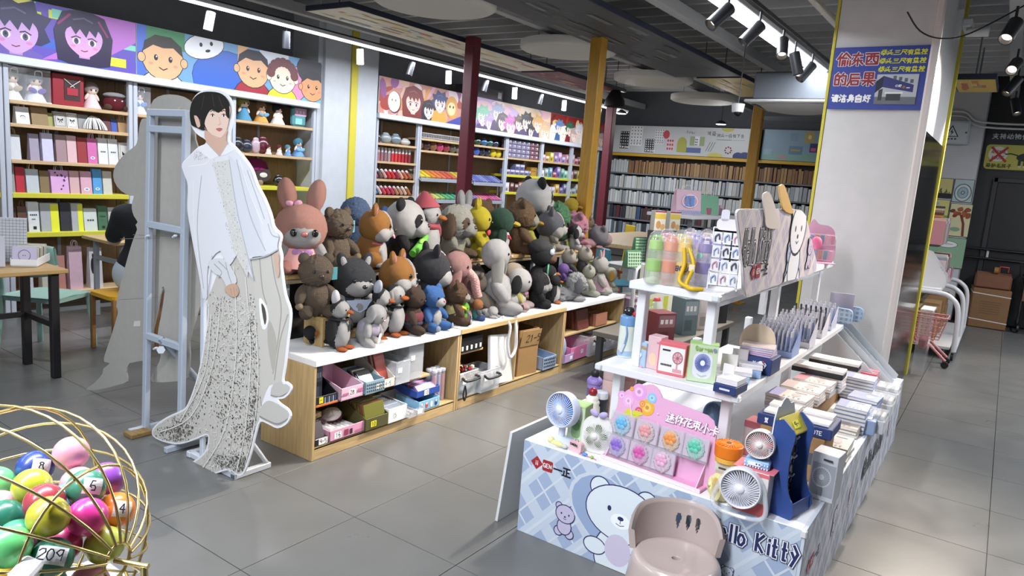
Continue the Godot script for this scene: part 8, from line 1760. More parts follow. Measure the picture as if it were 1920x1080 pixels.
	k.rect(0.04,0.022,0.02,0.035,"6a6e72");k.rect(0.05,0.165,0.04,0.008,"3a3c40");_face(t,k)
	var cd:=mt("a07c50",0.7,"card")
	var cb:=oy(1440,890,B)+V(0.16,0,0.06)
	t=thing("carton","brown carton serving as a riser for the navy notebook tray","carton",cb,out);put(t,"body",bx(0.26,0.19,0.22,0.003),cd,V(0,0.095,0));put(t,"stripe_band",bx(0.1,0.05,0.002,0.0005),mt("55585c",0.5),V(0.05,0.1,0.111))
	var crow:=thing("carton","long row of brown cartons under the stacked notebooks","carton",V(4.0,B,-0.74),out);put(crow,"body",bx(0.15,0.15,1.5,0.003),cd,V(0,0.075,0))
	t=thing("notebook_tray","navy tray lettered in white holding boxed notebooks on the brown carton","tray",cb+V(0,0.191,0),out);put(t,"tray",bx(0.3,0.045,0.2,0.003),mt(navy,0.5),V(0,0.0225,0));k=Ink.new();latin(k,"Hello Kitty",-0.07,0.015,0.018,0.0035,"e4e6ee",1.25);latin(k,"NOTE",0.065,0.015,0.016,0.003,"e4e6ee",1.3);teddy(k,Vector2(-0.11,0.022),0.02,"e8e8ee","24386c");teddy(k,Vector2(0.035,0.022),0.018,"e8e8ee","24386c");ink_on(t,k,V(0,0,0.1002))
	for i in 6:_book(V(cb.x+0.04-0.08*(i/2%2)+0.0,B+0.237+0.012*(i/4),cb.z-0.07+0.14*(i%2)),V(0.125,0.012,0.07),["e2d8cc","dcd4d0"][i%2],"cream boxed notebook lying in the navy lettered tray","notebooks in the navy tray",out)
	var row:=0
	for q in [[1480,752,0.235,"cream notebook with lilac stripe stacked near the navy tray"],[1505,735,0.24,"cream notebook with grey drawings in the second stack"],[1528,718,0.25,"cream notebook with pink and blue print in the third stack"],[1548,706,0.26,"cream notebook with striped top in the fourth stack"]]:
		var p:=oy(q[0],q[1],B+q[2]-0.05)
		for i in 5:_book(V(p.x,B+0.152+0.014*i,p.z),V(0.19,0.013,0.16),["e0d6ca","d8d2d0"][i%2],q[3],"stack of notebooks %s"%["one","two","three","four"][row],out+rng.randf_range(-0.05,0.05),["a8a4cc","c8b4b0","c88a94","b0b0d8"][row] if i==4 else "")
		row+=1
	for q in [[1535,698,"black-sided white box set across the stacks, nearer of two",0.16],[1565,684,"black-sided white box set across the stacks, farther of two",0.18]]:
		var p:=oy(q[0],q[1],B+0.23)
		t=thing("boxed_set",q[2],"box",V(p.x,B+0.225,p.z),out);put(t,"black_side",bx(0.26,0.026,0.11,0.002),mt("17181c",0.4),V(0,0.013,0));put(t,"white_lid",bx(0.262,0.016,0.112,0.002),mt("e4dfd8",0.5),V(0,0.034,0));k=Ink.new();k.ring(-0.06,0,0.02,0.014,0.003,"a8a49c");k.rect(0.04,-0.02,0.03,0.02,"b8a8a0");ink_on(t,k,V(0,0.0422,0),BR(-PI/2))
	row=0
	for q in [[1560,828,4,V(0.16,0.018,0.2),"d8d4cc","cream spiral planner lying on the grey fan box side"],[1573,792,3,V(0.2,0.016,0.15),"cfc6b8","beige zipped notebook in the pile before the blue box"],[1600,765,6,V(0.15,0.02,0.16),"aebbd6","pale blue notepad pack in film"],[1622,748,6,V(0.15,0.02,0.16),"8f9fc4","mid blue notepad pack in film"],[1612,712,8,V(0.17,0.018,0.14),"b8c4e4","blue gingham notebook at the top of a black and white pile"]]:
		var p:=oy(q[0],q[1],B+q[2]*q[3].y*0.9)
		for i in q[2]:_book(V(p.x,B+0.001+(q[3].y+0.001)*i,p.z),q[3]-V(0,0.001,0),Color(q[4]).darkened(0.08*(i%2)).to_html(false),q[5],"pile of notebooks %s"%["a","b","c","d","e"][row],out+rng.randf_range(-0.06,0.06),"8f96b0" if i==q[2]-1 else "")
		row+=1
	for q in [[1640,770,"clear box of white rolled stickers near the table edge, nearest"],[1655,742,"clear box of white rolled stickers near the table edge, second"],[1667,722,"clear box of white rolled stickers near the table edge, farthest"]]:
		var p:=oy(q[0],q[1],B+0.1);t=thing("clear_bin",q[2],"box",V(p.x,B,p.z),out);put(t,"white_box",bx(0.12,0.07,0.14,0.004),mt("d8dadc",0.4),V(0,0.035,0));put(t,"clear_top",bx(0.12,0.03,0.14,0.004),mt("e8ecf0",0.08,"clear"),V(0,0.086,0))
		for i in 5:put(t,"roll",pipe([V(-0.045+0.022*i,0.082,-0.05),V(-0.045+0.022*i,0.082,0.05)],0.01,8),mt(["dcdcd8","9aa0a4"][i%2],0.3))
	var bb:=oy(1628,815,B);t=thing("tissue_box","blue box with a slanted flap at the table edge","box",bb+V(0.05,0,-0.04),out);put(t,"body",bx(0.13,0.075,0.12,0.003),mt("9aaed0",0.5),V(0,0.0375,0));put(t,"flap",bx(0.09,0.004,0.07,0.001),mt("b4c4de",0.5),V(0,0.085,0.01),BR(0.25));k=Ink.new();k.rect(-0.05,0.03,0.04,0.006,"4a5a7a");k.rect(-0.05,0.02,0.03,0.004,"4a5a7a");ink_on(t,k,V(0,0,0.0602))
	for i in 3:obj("clear_case",bx(0.14,0.012,0.16,0.002),mt("cfd0d0",0.3,"coat"),V(3.42,B+0.008+0.013*i,-0.53),"flat clear-lidded case lying at the right edge of the table","case","flat clear cases",out+0.1*i)
	# clear ladder stands of sheets
	row=0
	for q in [[1628,690,0.0],[1668,660,0.0]]:
		var p:=oy(q[0],q[1],B+0.02)
		t=thing("sheet_stand","tall clear-sided stepped stand of sticker sheets, %s"%["nearer one","farther one beside the column"][row],"display stand",V([4.95,5.24][row],B+0.001,-0.66),0.0)
		var SB2:=BU(-PI/2)
		for e in [-1,1]:put(t,"clear_side",slab(P2([-0.2,0,0.2,0,0.21,0.03,-0.12,0.32,-0.2,0.34]),-0.002,0.002),mt("c2c7cc",0.35),V(e*0.1,0,0),SB2)
		put(t,"topper_card",slab(smooth2(P2([-0.1,0.26,0.1,0.26,0.1,0.38,0.04,0.44,-0.04,0.44,-0.1,0.38])),-0.002,0.002),mt("a8c0cc",0.5),V(0,0,-0.2));k=Ink.new();k.oval(0,0.34,0.05,0.05,"d8c8b0");k.rect(-0.06,0.39,0.12,0.02,"d8e0c0");k.oval(0.03,0.32,0.02,0.03,"b0683a");ink_on(t,k,V(0,0,-0.1975))
		for i in 7:
			var c:=obj("sticker_sheet",bx(0.185,0.085,0.004,0.001),mt(["c4cacc","b4bcb8","d0ccc8","a8b4b0"][i%4],0.4),V0,"pale sticker sheet standing in the %s clear stand"%["nearer","farther"][row],"sheet","sheets in the %s stand"%["nearer","farther"][row]);c.transform=t.transform*Transform3D(BR(-0.75),V(0,0.275-0.034*i,-0.15+0.042*i))
		row+=1
	var rp2:=oy(1625,718,B+0.06);filled("red and pink printed card pack before the clear stands",V(rp2.x,B+0.002,rp2.z),V(0.09,0.12,0.012),9,["b83a4a","d8a8b4","8a2a34","e0d0d4"],"red card packs","packet","card_pack",-0.5,out)
	# --- what stands behind the tiers: a low shelf of mugs and boxes seen through the open frame
	var zt:=thing("back_table","low dark table behind the tiered display carrying boxes and kettles","table",V(5.72,0,-2.25));put(zt,"table_top",bx(1.5,0.04,0.66,0.004),mt("6a665e",0.5),V(0,0.40,0))
	for s in [-1,1]:
		for r in [-1,1]:put(zt,"leg",bx(0.05,0.38,0.05,0.004),mt("3a3c40",0.5),V(s*0.7,0.19,r*0.28))
	for q in [[1238,600,0.17,0.24,"6a2c30","dark red and tan striped box behind the tiers"],[1282,600,0.15,0.3,"5a6a6c","grey green box with a pale lamp shape behind the tiers"],[1308,600,0.13,0.27,"c4b8b0","tall cream box pair behind the tiers"],[1338,600,0.16,0.36,"17171a","tall black box behind the tiers"]]:
		var p:=oz(q[0],q[1],-2.05);plain_box("carton_box",q[5],"box",V(p.x,0.421,p.z),V(q[2],q[3],0.16),q[4],-0.5,"boxes behind the tiers","%s,%s,d8d0c8"%[Color(q[4]).lightened(0.25).to_html(false),Color(q[4]).darkened(0.2).to_html(false)])
	var kp:=oz(1225,575,-2.42);t=thing("kettle","glass kettle with a red lid and white handle behind the tiers","kettle",V(kp.x,0.421,kp.z));put(t,"plinth_box",bx(0.2,0.18,0.16,0.003),mt("6a2c30",0.5),V(0,0.0,0)) if false else null;put(t,"glass_body",lat("kettle",[Vector2(0,0),Vector2(0.09,0),Vector2(0.1,0.03),Vector2(0.1,0.12),Vector2(0.07,0.18),Vector2(0.06,0.19)],24),mt("d8e0e0",0.1,"clear"));put(t,"lid",cyl(0.06,0.05,0.03,20),mt("9a3038",0.4),V(0,0.19,0));put(t,"handle",pipe(smooth3([V(0.07,0.17,0),V(0.14,0.18,0),V(0.15,0.08,0),V(0.1,0.03,0)]),0.012,8),mt("d8d8d8",0.4))
	for i in 3:
		var p:=oz(1130+45*i,505,-2.6);plain_box("tea_box","white and lime printed box in the row behind the top tier, %s"%["left","middle","right"][i],"box",V(5.75+0.24*i,0.421,-2.45),V(0.2,0.5,0.12),"d0d4c4",-0.4,"lime boxes","e4e6e0,b8c048,5a5a5a")
	# paper bags and display rack in the middle distance
	var md:=thing("island_table","light wood island table in front of the far notebook wall","table",V(9.2,0,-4.2));put(md,"table_top",bx(2.6,0.05,1.2,0.005),mt("b8a078",0.5,"wood"),V(0,0.82,0))
	for s in [-1,1]:
		for r in [-1,1]:put(md,"leg",bx(0.06,0.8,0.06,0.004),mt("9aa0a4",0.4),V(s*1.2,0.4,r*0.5))
	for q in [[1285,402,"pink paper bag with blue lettering and checkered foot in the middle distance","c8a8b4",56,46],[1325,402,"mint green paper bag beside the pink lettered bag","7ab090",40,36]]:
		var p:=oz(q[0],q[1],-3.2);var s:=span(p,1.0)
		var b:=bag(q[2],V(p.x,p.y,p.z),q[4]*s,q[5]*s,0.12,q[3],"e0dcd8","",-0.55,"paper bags in the middle distance")
		if q[3]=="c8a8b4":
			k=Ink.new();var bw:float=q[4]*s;var bh:float=q[5]*s
			for i in 14:
				for j in 2:k.rect(bw*(i+0.5*j)/14.0,bh*(0.02+0.08*j),bw/28.0,bh*0.08,"7a9ac0" if true else "")
			k.ring(bw*0.5,bh*0.55,bw*0.3,bh*0.25,0.01,"e4d4dc");han(k,"可爱",bw*0.3,bh*0.55,bw*0.17,0.012,"5a8ac8",1.2);han(k,"花束",bw*0.3,bh*0.35,bw*0.17,0.012,"5a8ac8",1.2);ink_on(b,k,V(-bw/2,0,0.0605),Basis.IDENTITY)
	var bt:=thing("bag_table","white table top carrying the pink and mint paper bags","table",V(oz(1305,404,-3.2).x,0,-3.25),-0.1);var bty:=oz(1285,402,-3.2).y;put(bt,"table_top",bx(1.6,0.04,0.6,0.004),mt("c8cacc",0.5),V(0.2,bty-0.022,0))
	for s in [-1,1]:
		for r in [-1,1]:put(bt,"leg",bx(0.04,bty-0.04,0.04,0.003),mt("55585c",0.5),V(0.2+s*0.74,(bty-0.04)/2,r*0.25))
	for i in 6:plain_box("pink_box","small pink or mauve gift box on the white table, %s from the left"%["first","second","third","fourth","fifth","sixth"][i],"box",V(bt.position.x+0.35+0.1*i,bty,-3.2),V(0.09,0.08+0.04*(i%2),0.12),["a8586c","c88aa0","b87a94","c8a0b0","8a7a90","b8a8b0"][i],0.2,"gift boxes on the white table")
	for i in 2:
		var p:=oz(1232+28*i,432,-2.9);t=thing("snack_box","printed white and yellow biscuit box, %s of two"%["left","right"][i],"box",p,-0.5);put(t,"body",bx(0.14,0.2,0.07,0.003),mt("b8b4a8",0.5),V(0,0.1,0));k=Ink.new();k.rect(-0.065,0.12,0.13,0.05,"b8a03a");k.rect(-0.07,0.185,0.14,0.014,"8a2a34");k.oval(-0.02,0.06,0.03,0.04,"a07a4a");k.oval(0.035,0.04,0.03,0.03,"b08a50");ink_on(t,k,V(0,0,0.0352))
		put(self,"riser",bx(0.16,maxf(0.1,p.y-0.001),0.1,0.003),mt("3a3a3c",0.6),V(p.x,(p.y-0.001)/2,p.z),BU(-0.5));tag(get_child(get_child_count()-1),"dark plinth under the %s biscuit box"%["left","right"][i],"plinth")
	# colourful chairs beyond the toys
	for q in [[1092,500,"8a9a24","lime green chair beyond the end of the toy display",-4.9],[1130,505,"a04a24","rust orange chair beyond the end of the toy display",-4.25],[1158,495,"3a7a8c","teal chair beyond the end of the toy display",-3.6],[1196,470,"b89a2a","yellow chair behind the checked green bags",-5.4]]:
		var p:=oz(q[0],q[1],q[4]);t=thing("chair",q[3],"chair",V(p.x,0,p.z),0.9);var cm:=mt(q[2],0.45)
		put(t,"seat",bx(0.4,0.03,0.4,0.012),cm,V(0,0.45,0));put(t,"backrest",bx(0.38,0.22,0.025,0.012),cm,V(0,0.74,-0.19))
		for s in [-1,1]:
			put(t,"leg",pipe([V(s*0.17,0.44,0.16),V(s*0.2,0,0.19)],0.016,6),cm);put(t,"leg",pipe([V(s*0.17,0.8,-0.19),V(s*0.18,0.44,-0.17),V(s*0.2,0,-0.21)],0.016,6),cm)
	var cy:=oz(1184,500,-2.85).y
	for q in [[1184,500,0.16,"green checked paper bag in front, on the small metal cart",-2.85],[1197,492,0.24,"taller green checked paper bag behind, on the small metal cart",-3.05]]:
		var p:=oz(q[0],q[1],q[4]);var gb:=bag(q[3],V(p.x,cy,p.z),0.17,q[2],0.08,"4f7d5a","","",-0.4,"green checked bags");k=Ink.new()
		for i in 6:k.rect(0.004+0.028*i,0.004,0.008,q[2]-0.02,"a8c0a8")
		for i in int(q[2]/0.03):k.rect(0.003,0.012+0.03*i,0.162,0.007,"b4c8b0")
		ink_on(gb,k,V(-0.085,0,0.0402),BR(-0.12))
	var cr:=thing("side_cart","small metal cart with a bent white tube handle between toys and tiered display","cart",V(oz(1195,500,-2.9).x,0,-2.95),-0.2)
	for y in [cy-0.012,0.3]:put(cr,"deck",bx(0.6,0.02,0.42,0.003),mt("84888c",0.4),V(0.06,y,0))
	for s in [-1,1]:
		for r in [-1,1]:put(cr,"leg",pipe([V(0.06+s*0.28,cy-0.02,r*0.19),V(0.06+s*0.28,0.0,r*0.19)],0.012,8),mt("b8bcc0",0.35))
	put(cr,"tube_handle",pipe(smooth3([V(-0.22,0.3,0.21),V(-0.24,cy-0.1,0.22),V(-0.2,cy+0.0,0.22),V(-0.05,cy+0.02,0.22),V(0.3,cy+0.02,0.22)]),0.014,8),mt("d0d2d4",0.35))
	for i in 3:plain_box("carton_box","%s box on the lower deck of the small metal cart"%["mauve","white and lime","brown"][i],"box",cr.transform*V(-0.12+0.19*i,0.311,0.02),V(0.16,0.2,0.26),["8a7488","c8ccb8","8f7148"][i],-0.2,"",["6a5468,a89aa8,d8d0d8","d8dcd0,a8b040,4a4a4a","7a6040,9a8058,a89068"][i])
	# plastic stool in the foreground
	stool()
func _face(t:Node3D,k:Ink)->void:
	var b:MeshInstance3D=t.get_node("body");var s:=b.mesh.get_aabb().size
	var bb:=Rect2(k.items[0][0][0],Vector2.ZERO)
	for it in k.items:
		for p in it[0]:bb=bb.expand(p)
	var sx:=minf(1.0,(s.x-0.002)/maxf(bb.end.x,0.01));var sy:=minf(1.0,(s.y-0.002)/maxf(bb.end.y,0.01))
	ink_on(t,k,V(-s.x/2+0.001,0,s.z/2+0.0002),Basis.from_scale(V(s.x/maxf(bb.end.x+maxf(bb.position.x,0.0),0.01),sy,1)))
func _book(at:Vector3,s:Vector3,hex:String,label:String,group:String,yaw:float,stripe:="")->void:
	var t:=thing("notebook",label,"notebook",at,yaw,group)
	put(t,"cover",bx(s.x,s.y,s.z,0.0015),mt(hex,0.5),V(0,s.y/2,0));put(t,"pages",bx(s.x-0.004,s.y*0.6,s.z+0.001,0.0005),mt("e8e6e2",0.7),V(0,s.y/2,0))
	if stripe:
		var k:=Ink.new();k.rect(-s.x*0.48,-s.z*0.48,s.x*0.3,s.z*0.96,stripe);k.oval(s.x*0.15,0,s.x*0.12,s.z*0.2,"b8b0ac");k.rect(s.x*0.05,s.z*0.28,s.x*0.3,s.z*0.06,"8a8486")
		for i in 4:k.rect(-s.x*0.1+i*s.x*0.12,-s.z*0.4,s.x*0.05,s.z*0.12,"a89aa0")
		ink_on(t,k,V(0,s.y+0.0003,0),BR(-PI/2))
func stool()->void:
	var c:=oy(1268,1042,0.27)
	var t:=thing("stool","beige plastic stool with a low curved back and three drop-shaped holes","stool",V(c.x,0,c.z),-1.05)
	var m:=mt("b5a69f",0.28,"coat")
	# skirt and seat in one shell, with a hole in the middle of the seat
	var sh:=MB.new();var rows:=[]
	for q in [[0.185,0.0],[0.183,0.03],[0.172,0.12],[0.162,0.2],[0.155,0.245],[0.148,0.262],[0.136,0.27],[0.12,0.266],[0.09,0.262],[0.05,0.262],[0.017,0.262],[0.014,0.258],[0.014,0.24]]:
		var row:=PackedVector3Array()
		for j in 48:
			var a:=TAU*j/48;row.append(V(cos(a)*q[0]*1.05,q[1],sin(a)*q[0]*0.98))
		rows.append(row)
	sh.grid(rows,true,false);put(t,"seat_shell",sh.mesh(),m)
	# backrest: a bent wall with holes (two faces and a rolled rim)
	var bk:=MB.new();var n:=120;var rr:=0.152
	var hole:=func(u:float,v:float)->bool:
		for h in 3:
			var y:=(v-0.48)/0.2;var x:=(u-(0.1+0.18*h))/(0.045*(1.0+0.45*y))
			if x*x+y*y<1.0:return true
		return false
	var top:=func(u:float)->float:return 0.27+0.15*(1.0-pow(absf(u),5.0)*0.55)
	var P:=func(u:float,v:float,side:float)->Vector3:
		var a:=-PI/2+u*1.35;var y:=lerpf(0.262,top.call(u),v);var r:=rr+0.012*v+side*0.011*(1.0 if v<0.93 else sqrt(maxf(0,1.0-pow((v-0.93)/0.07,2.0))))
		return V(cos(a)*r*1.05,y,sin(a)*r)
	var nv:=36
	for i in n:
		for j in nv:
			var u0:=-1.0+2.0*i/n;var u1:=-1.0+2.0*(i+1)/n;var v0:=float(j)/nv;var v1:=float(j+1)/nv
			if hole.call((u0+u1)/2,(v0+v1)/2):
				for e in [[u0,v0,u0,v1,-1,0],[u1,v0,u1,v1,1,0],[u0,v0,u1,v0,0,-1],[u0,v1,u1,v1,0,1]]:
					if not hole.call((u0+u1)/2+e[4]*2.0/n,(v0+v1)/2+e[5]*1.0/nv):
						var a:Vector3=P.call(e[0],e[1],1.0);bk.quad(a,P.call(e[2],e[3],1.0),P.call(e[2],e[3],-1.0),P.call(e[0],e[1],-1.0),P.call((u0+u1)/2,(v0+v1)/2,0.0)-a)
				continue
			for s in [-1.0,1.0]:
				var a:Vector3=P.call(u0,v0,s);var b:Vector3=P.call(u1,v0,s);var c1:Vector3=P.call(u1,v1,s);var d:Vector3=P.call(u0,v1,s)
				var na:Vector3=V(a.x,0.0,a.z).normalized()*s;var nb:Vector3=V(b.x,0.0,b.z).normalized()*s
				if v1>0.93:na=(na+Vector3.UP*(v0-0.85)*4.0).normalized();nb=(nb+Vector3.UP*(v0-0.85)*4.0).normalized()
				bk.tri(a,b,c1,na,nb,nb);bk.tri(a,c1,d,na,nb,na)
	for e in [-1.0,1.0]:
		for j in nv:bk.quad(P.call(e,float(j)/nv,1.0),P.call(e,float(j+1)/nv,1.0),P.call(e,float(j+1)/nv,-1.0),P.call(e,float(j)/nv,-1.0),V(e,0,0.5))
	put(t,"backrest",bk.mesh(),m)
# ---------- the aisle right of the column ----------
func right_corridor()->void:
	var k:Ink
	struct("wall_side",bx(0.2,3.9,5.0,0.0),mt("1d1e21",0.45,"wall"),V(12.4,1.95,2.02))
	struct("door_1",bx(0.05,2.0,0.9,0.005),mt("111215",0.4),V(12.28,1.0,0.24))
	var dr:=get_node("door_1");put(dr,"frame",bx(0.03,2.06,0.06,0.004),mt("2a2b2f",0.4),V(-0.015,0.03,-0.48));put(dr,"frame",bx(0.03,0.06,1.0,0.004),mt("2a2b2f",0.4),V(-0.015,1.03,0));put(dr,"handle",bx(0.04,0.12,0.03,0.006),mt("c8c8c8",0.3),V(-0.04,-0.02,-0.42))
	struct("trim_4",bx(0.6,3.9,0.9,0.004),mt("bcbec0",0.6,"wall"),V(12.2,1.95,-0.92))
	var t:=thing("electric_box","pale grey electrical cabinet with a warning triangle on the white pillar","electric box",V(11.84,2.47,-0.86),-PI/2)
	put(t,"case",bx(0.36,0.32,0.1,0.006),mt("aeb4b6",0.4),V(0.05,0.16,0));put(t,"door_leaf",bx(0.32,0.28,0.01,0.003),mt("bac0c2",0.35),V(0.05,0.16,0.053));put(t,"lock",cyl(0.012,0.012,0.012,10),mt("3a3c40",0.4),V(0.19,0.16,0.056),BR(PI/2))
	k=Ink.new();k.shape([-0.09,0.1,0.09,0.1,0,0.26],Vector2(0.02,0.0),1.0,"2a2a2a");k.shape([-0.07,0.11,0.07,0.11,0,0.235],Vector2(0.02,0.0),1.0,"c8cccc");k.shape([0.01,0.21,-0.02,0.16,0.0,0.16,-0.01,0.115,0.025,0.17,0.005,0.17],Vector2(0.02,0),1.0,"2a2a2a")
	for i in 4:k.rect(-0.06+0.04*i,0.06,0.026,0.022,"4a4c50")
	ink_on(t,k,V(0,0,0.0585))
	for q in [[2.84,0.02],[2.9,0.03]]:obj("conduit",pipe(smooth3([V(0,0,-0.5),V(0,0.02,0),V(0,-0.12,0.25),V(0,-0.14,1.2)]),0.014,8),mt("c4c6c6",0.5),V(11.86,q[0],-0.75),"pale conduit bending over the electrical cabinet, %s"%["lower one","upper one"][int(q[0]>2.86)],"conduit")
	# comic mural on the pillar: separate printed panels
	var n:=0
	for q in [[-1.3,1.66,0.3,0.34,"b8b070","tall yellow mural panel with a paper crane on the white pillar"],[-0.98,1.72,0.26,0.28,"c0b878","mural panel of black grass silhouettes on yellow"],[-0.71,1.68,0.24,0.32,"a8b8b8","mural panel of a blue spiral eye"],[-0.98,1.34,0.26,0.36,"c8c078","mural panel with a small child playing on grass"],[-0.71,1.2,0.27,0.46,"c8c49a","mural panel of a red-brown tree bent by wind"],[-0.98,0.75,0.54,0.43,"86a888","green mural panel with a speech bubble"]]:
		t=thing("mural_panel",q[5],"mural panel",V(11.888,q[1],q[0]),-PI/2)
		var w:float=q[2];var h:float=q[3]
		put(t,"sheet",bx(w,h,0.008,0.001),mt("1a1a1c",0.5),V(w/2,h/2,0));k=Ink.new();k.clip=P2([0.006,0.006,w-0.006,0.006,w-0.006,h-0.006,0.006,h-0.006]);k.rect(0,0,w,h,q[4])
		match n:
			0:k.line(P2([0.05,0.12,0.12,0.2,0.2,0.14]),0.01,"4a4a3a");k.rect(0.18,0.2,0.06,0.08,"d8d4b0")
			1:
				k.rect(0,0,w,0.07,"17171a")
				for i in 12:k.line(P2([0.02*i,0.06,0.02*i+rng.randf_range(-0.02,0.02),rng.randf_range(0.09,0.15)]),0.008,"17171a")
			2:
				for i in 5:k.ring(w/2,h*0.42,0.1-0.02*i,0.12-0.024*i,0.008,["1a1a1c","d0d8d8","4a6a80","8aa4b4","2a3a4a"][i])
			3:k.rect(0,0,w,0.14,"6a9a3a");k.oval(0.14,0.24,0.035,0.035,"d8a05a");k.rect(0.12,0.13,0.045,0.08,"c84a3a");k.oval(0.08,0.3,0.05,0.03,"7aa8c8")
			4:
				for i in 16:k.oval(w*0.5+rng.randf_range(-0.1,0.1),h*0.72+rng.randf_range(-0.06,0.07),0.035,0.025,["8a4426","9a5230","6a3018"][i%3],rng.randf())
				k.line(P2([w*0.75,0.02,w*0.7,h*0.4,w*0.55,h*0.65]),0.03,"6a3018");k.oval(0.1,0.1,0.06,0.03,"7a9a7a")
			5:k.oval(0.3,0.33,0.14,0.05,"1a1a1c");k.oval(0.3,0.33,0.134,0.045,"d8dcd8");k.rect(0.22,0.33,0.16,0.006,"4a4a4a");k.oval(0.2,0.12,0.05,0.07,"6a8a4a")
		ink_on(t,k,V(0,0,0.0042));n+=1
	# notice on the dark wall
	t=thing("wall_sign","yellow animal-care notice with a red cross and a dog on the dark wall","sign",V(12.285,2.2,-0.42),-PI/2)
	put(t,"dark_board",bx(1.15,0.56,0.01,0.001),mt("222327",0.5),V(0.555,0.24,0));put(t,"yellow_plate",slab(roundrect(0,-0.02,1.1,0.34,0.05),0.0,0.006),mt("b4b04c",0.5),V(0,0,0.005))
	k=Ink.new();han(k,"支持动物保护",0.05,0.4,0.075,0.009,"c8ccd0",1.15);k.oval(0.15,0.19,0.115,0.105,"d4d0c8");latin(k,"ANIMAL",0.07,0.2,0.04,0.008,"9a3a34",1.25);latin(k,"ABUSE",0.08,0.12,0.04,0.008,"9a3a34",1.25);k.line(P2([0.07,0.09,0.25,0.28]),0.03,"a8302c");k.line(P2([0.07,0.28,0.25,0.09]),0.03,"a8302c");han(k,"爱护毛孩子",0.03,0.0,0.055,0.008,"2a2a1c",1.12)
	k.oval(0.5,0.16,0.13,0.06,"26282a",0.1);k.oval(0.6,0.25,0.07,0.07,"26282a");k.oval(0.6,0.2,0.04,0.035,"b8b4a0")
	for x in [0.4,0.46,0.55,0.6]:k.rect(x,0.02,0.03,0.12,"26282a");k.rect(x,0.01,0.035,0.03,"c0bca8")
	k.line(P2([0.38,0.18,0.3,0.2,0.24,0.19]),0.016,"26282a")
	ink_on(t,k,V(0,0,0.0115))
	# rack of books and goods on white tube trolleys
	var wt:=mt("c9cacb",0.35)
	t=thing("trolley_rack","white tube trolley rack with arched ends carrying books and wrapped goods","rack",V(8.75,0,-0.87))
	for i in 3:
		var x:=0.0+0.95*i
		put(t,"arched_end",pipe(smooth3([V(x,0.69,-0.05),V(x,0.7,0.35),V(x,0.66,0.5),V(x,0.52,0.58),V(x,0.1,0.6)]),0.026,10),wt);put(t,"back_post",pipe([V(x,0.69,-0.05),V(x,0.08,-0.05)],0.024,8),wt)
		for z in [0.0,0.58]:put(t,"caster",cyl(0.04,0.04,0.025,14),mt("1a1a1c",0.5),V(x+0.02,0.04,z),BR(PI/2))
	put(t,"low_rail",pipe([V(0,0.11,0.6),V(2.0,0.11,0.6)],0.024,8),wt);put(t,"low_rail",pipe([V(0,0.11,-0.05),V(2.0,0.11,-0.05)],0.024,8),wt);put(t,"low_deck",bx(1.95,0.03,0.58,0.003),mt("b8b8b8",0.5),V(1.0,0.12,0.27));put(t,"upper_deck",bx(2.0,0.035,0.46,0.003),wt,V(1.0,0.72,0.16))
	n=0
	for q in [[0.25,0.0,0.36,0.2,0.4],[0.65,0.0,0.34,0.24,0.4],[1.1,0.0,0.4,0.2,0.42],[1.6,0.0,0.4,0.26,0.42],[0.3,0.205,0.38,0.16,0.38],[0.72,0.245,0.34,0.14,0.38],[1.15,0.205,0.42,0.18,0.4],[1.62,0.265,0.38,0.14,0.4]]:
		t=thing("carton","brown carton under the trolley rack, %s"%["nearest at the bottom","second at the bottom","third at the bottom","farthest at the bottom","nearest of the upper ones","second of the upper ones","third of the upper ones","farthest of the upper ones"][n],"carton",V(8.75+q[0],0.136+q[1],-0.68),0,"cartons under the trolley rack");put(t,"body",bx(q[2],q[3],q[4],0.004),mt(["8f6c44","7f5f3c","9a7850"][n%3],0.7,"card"),V(0,q[3]/2,0));put(t,"tape",bx(q[2]+0.001,0.002,0.05,0.0005),mt("b8a888",0.3),V(0,q[3],0));n+=1
	t=thing("display_stand","white card stand with slanted side on the near end of the trolley rack","display stand",V(8.95,0.738,-0.76));var SB:=BU(-PI/2)
	for e in [0.0,0.3]:put(t,"side_card",slab(P2([-0.02,0,0.3,0,0.3,0.12,0.12,0.36,-0.02,0.4]),-0.003,0.003),mt("d2cfcc",0.5),V(e,0,0),SB)
	put(t,"back_card",bx(0.3,0.4,0.005,0.001),mt("d2cfcc",0.5),V(0.15,0.2,-0.02))
	for i in 6:obj("wrapped_pack",bx(0.26,0.16,0.012,0.003),mt(["8fa4b8","a8b4c0","c0c4c8","6a7a90"][i%4],0.2,"coat"),V(9.1,0.83+0.035*(5-i),-0.72+0.045*i),"pale blue film-wrapped pack in the slanted white stand","packet","packs in the slanted stand")
	# books behind, in two rows of small racks
	var bk:=thing("book_rack","dark stepped rack of upright books on the trolley rack","rack",V(9.75,0.738,-0.68));put(bk,"back_board",bx(1.0,0.75,0.02,0.002),mt("2a2a2c",0.5),V(0.1,0.375,-0.14));put(bk,"upper_step",bx(1.0,0.02,0.2,0.002),mt("3a3a3c",0.5),V(0.1,0.42,-0.03));put(bk,"lower_step",bx(1.0,0.02,0.3,0.002),mt("3a3a3c",0.5),V(0.1,0.012,0.03))
	var bc:=["d0b8b8","b87a80","e0dcd8","8a9098","c8a890","3a3c44","d8c8c0","6a4a48","a8b0b8","c09aa0"]
	for r in 2:
		for i in 11:obj("book",bx(0.07,0.24+0.03*((i*7+r)%3),0.16,0.003),mt(bc[(i*3+r)%10],0.35,"coat"),V(9.4+0.082*i,(0.76 if r==0 else 1.17)+0.12+0.015*((i*7+r)%3),-0.66+0.07*(1-r)),"upright book on the %s step of the dark book rack"%["lower","upper"][r],"book","books on the %s step"%["lower","upper"][r])
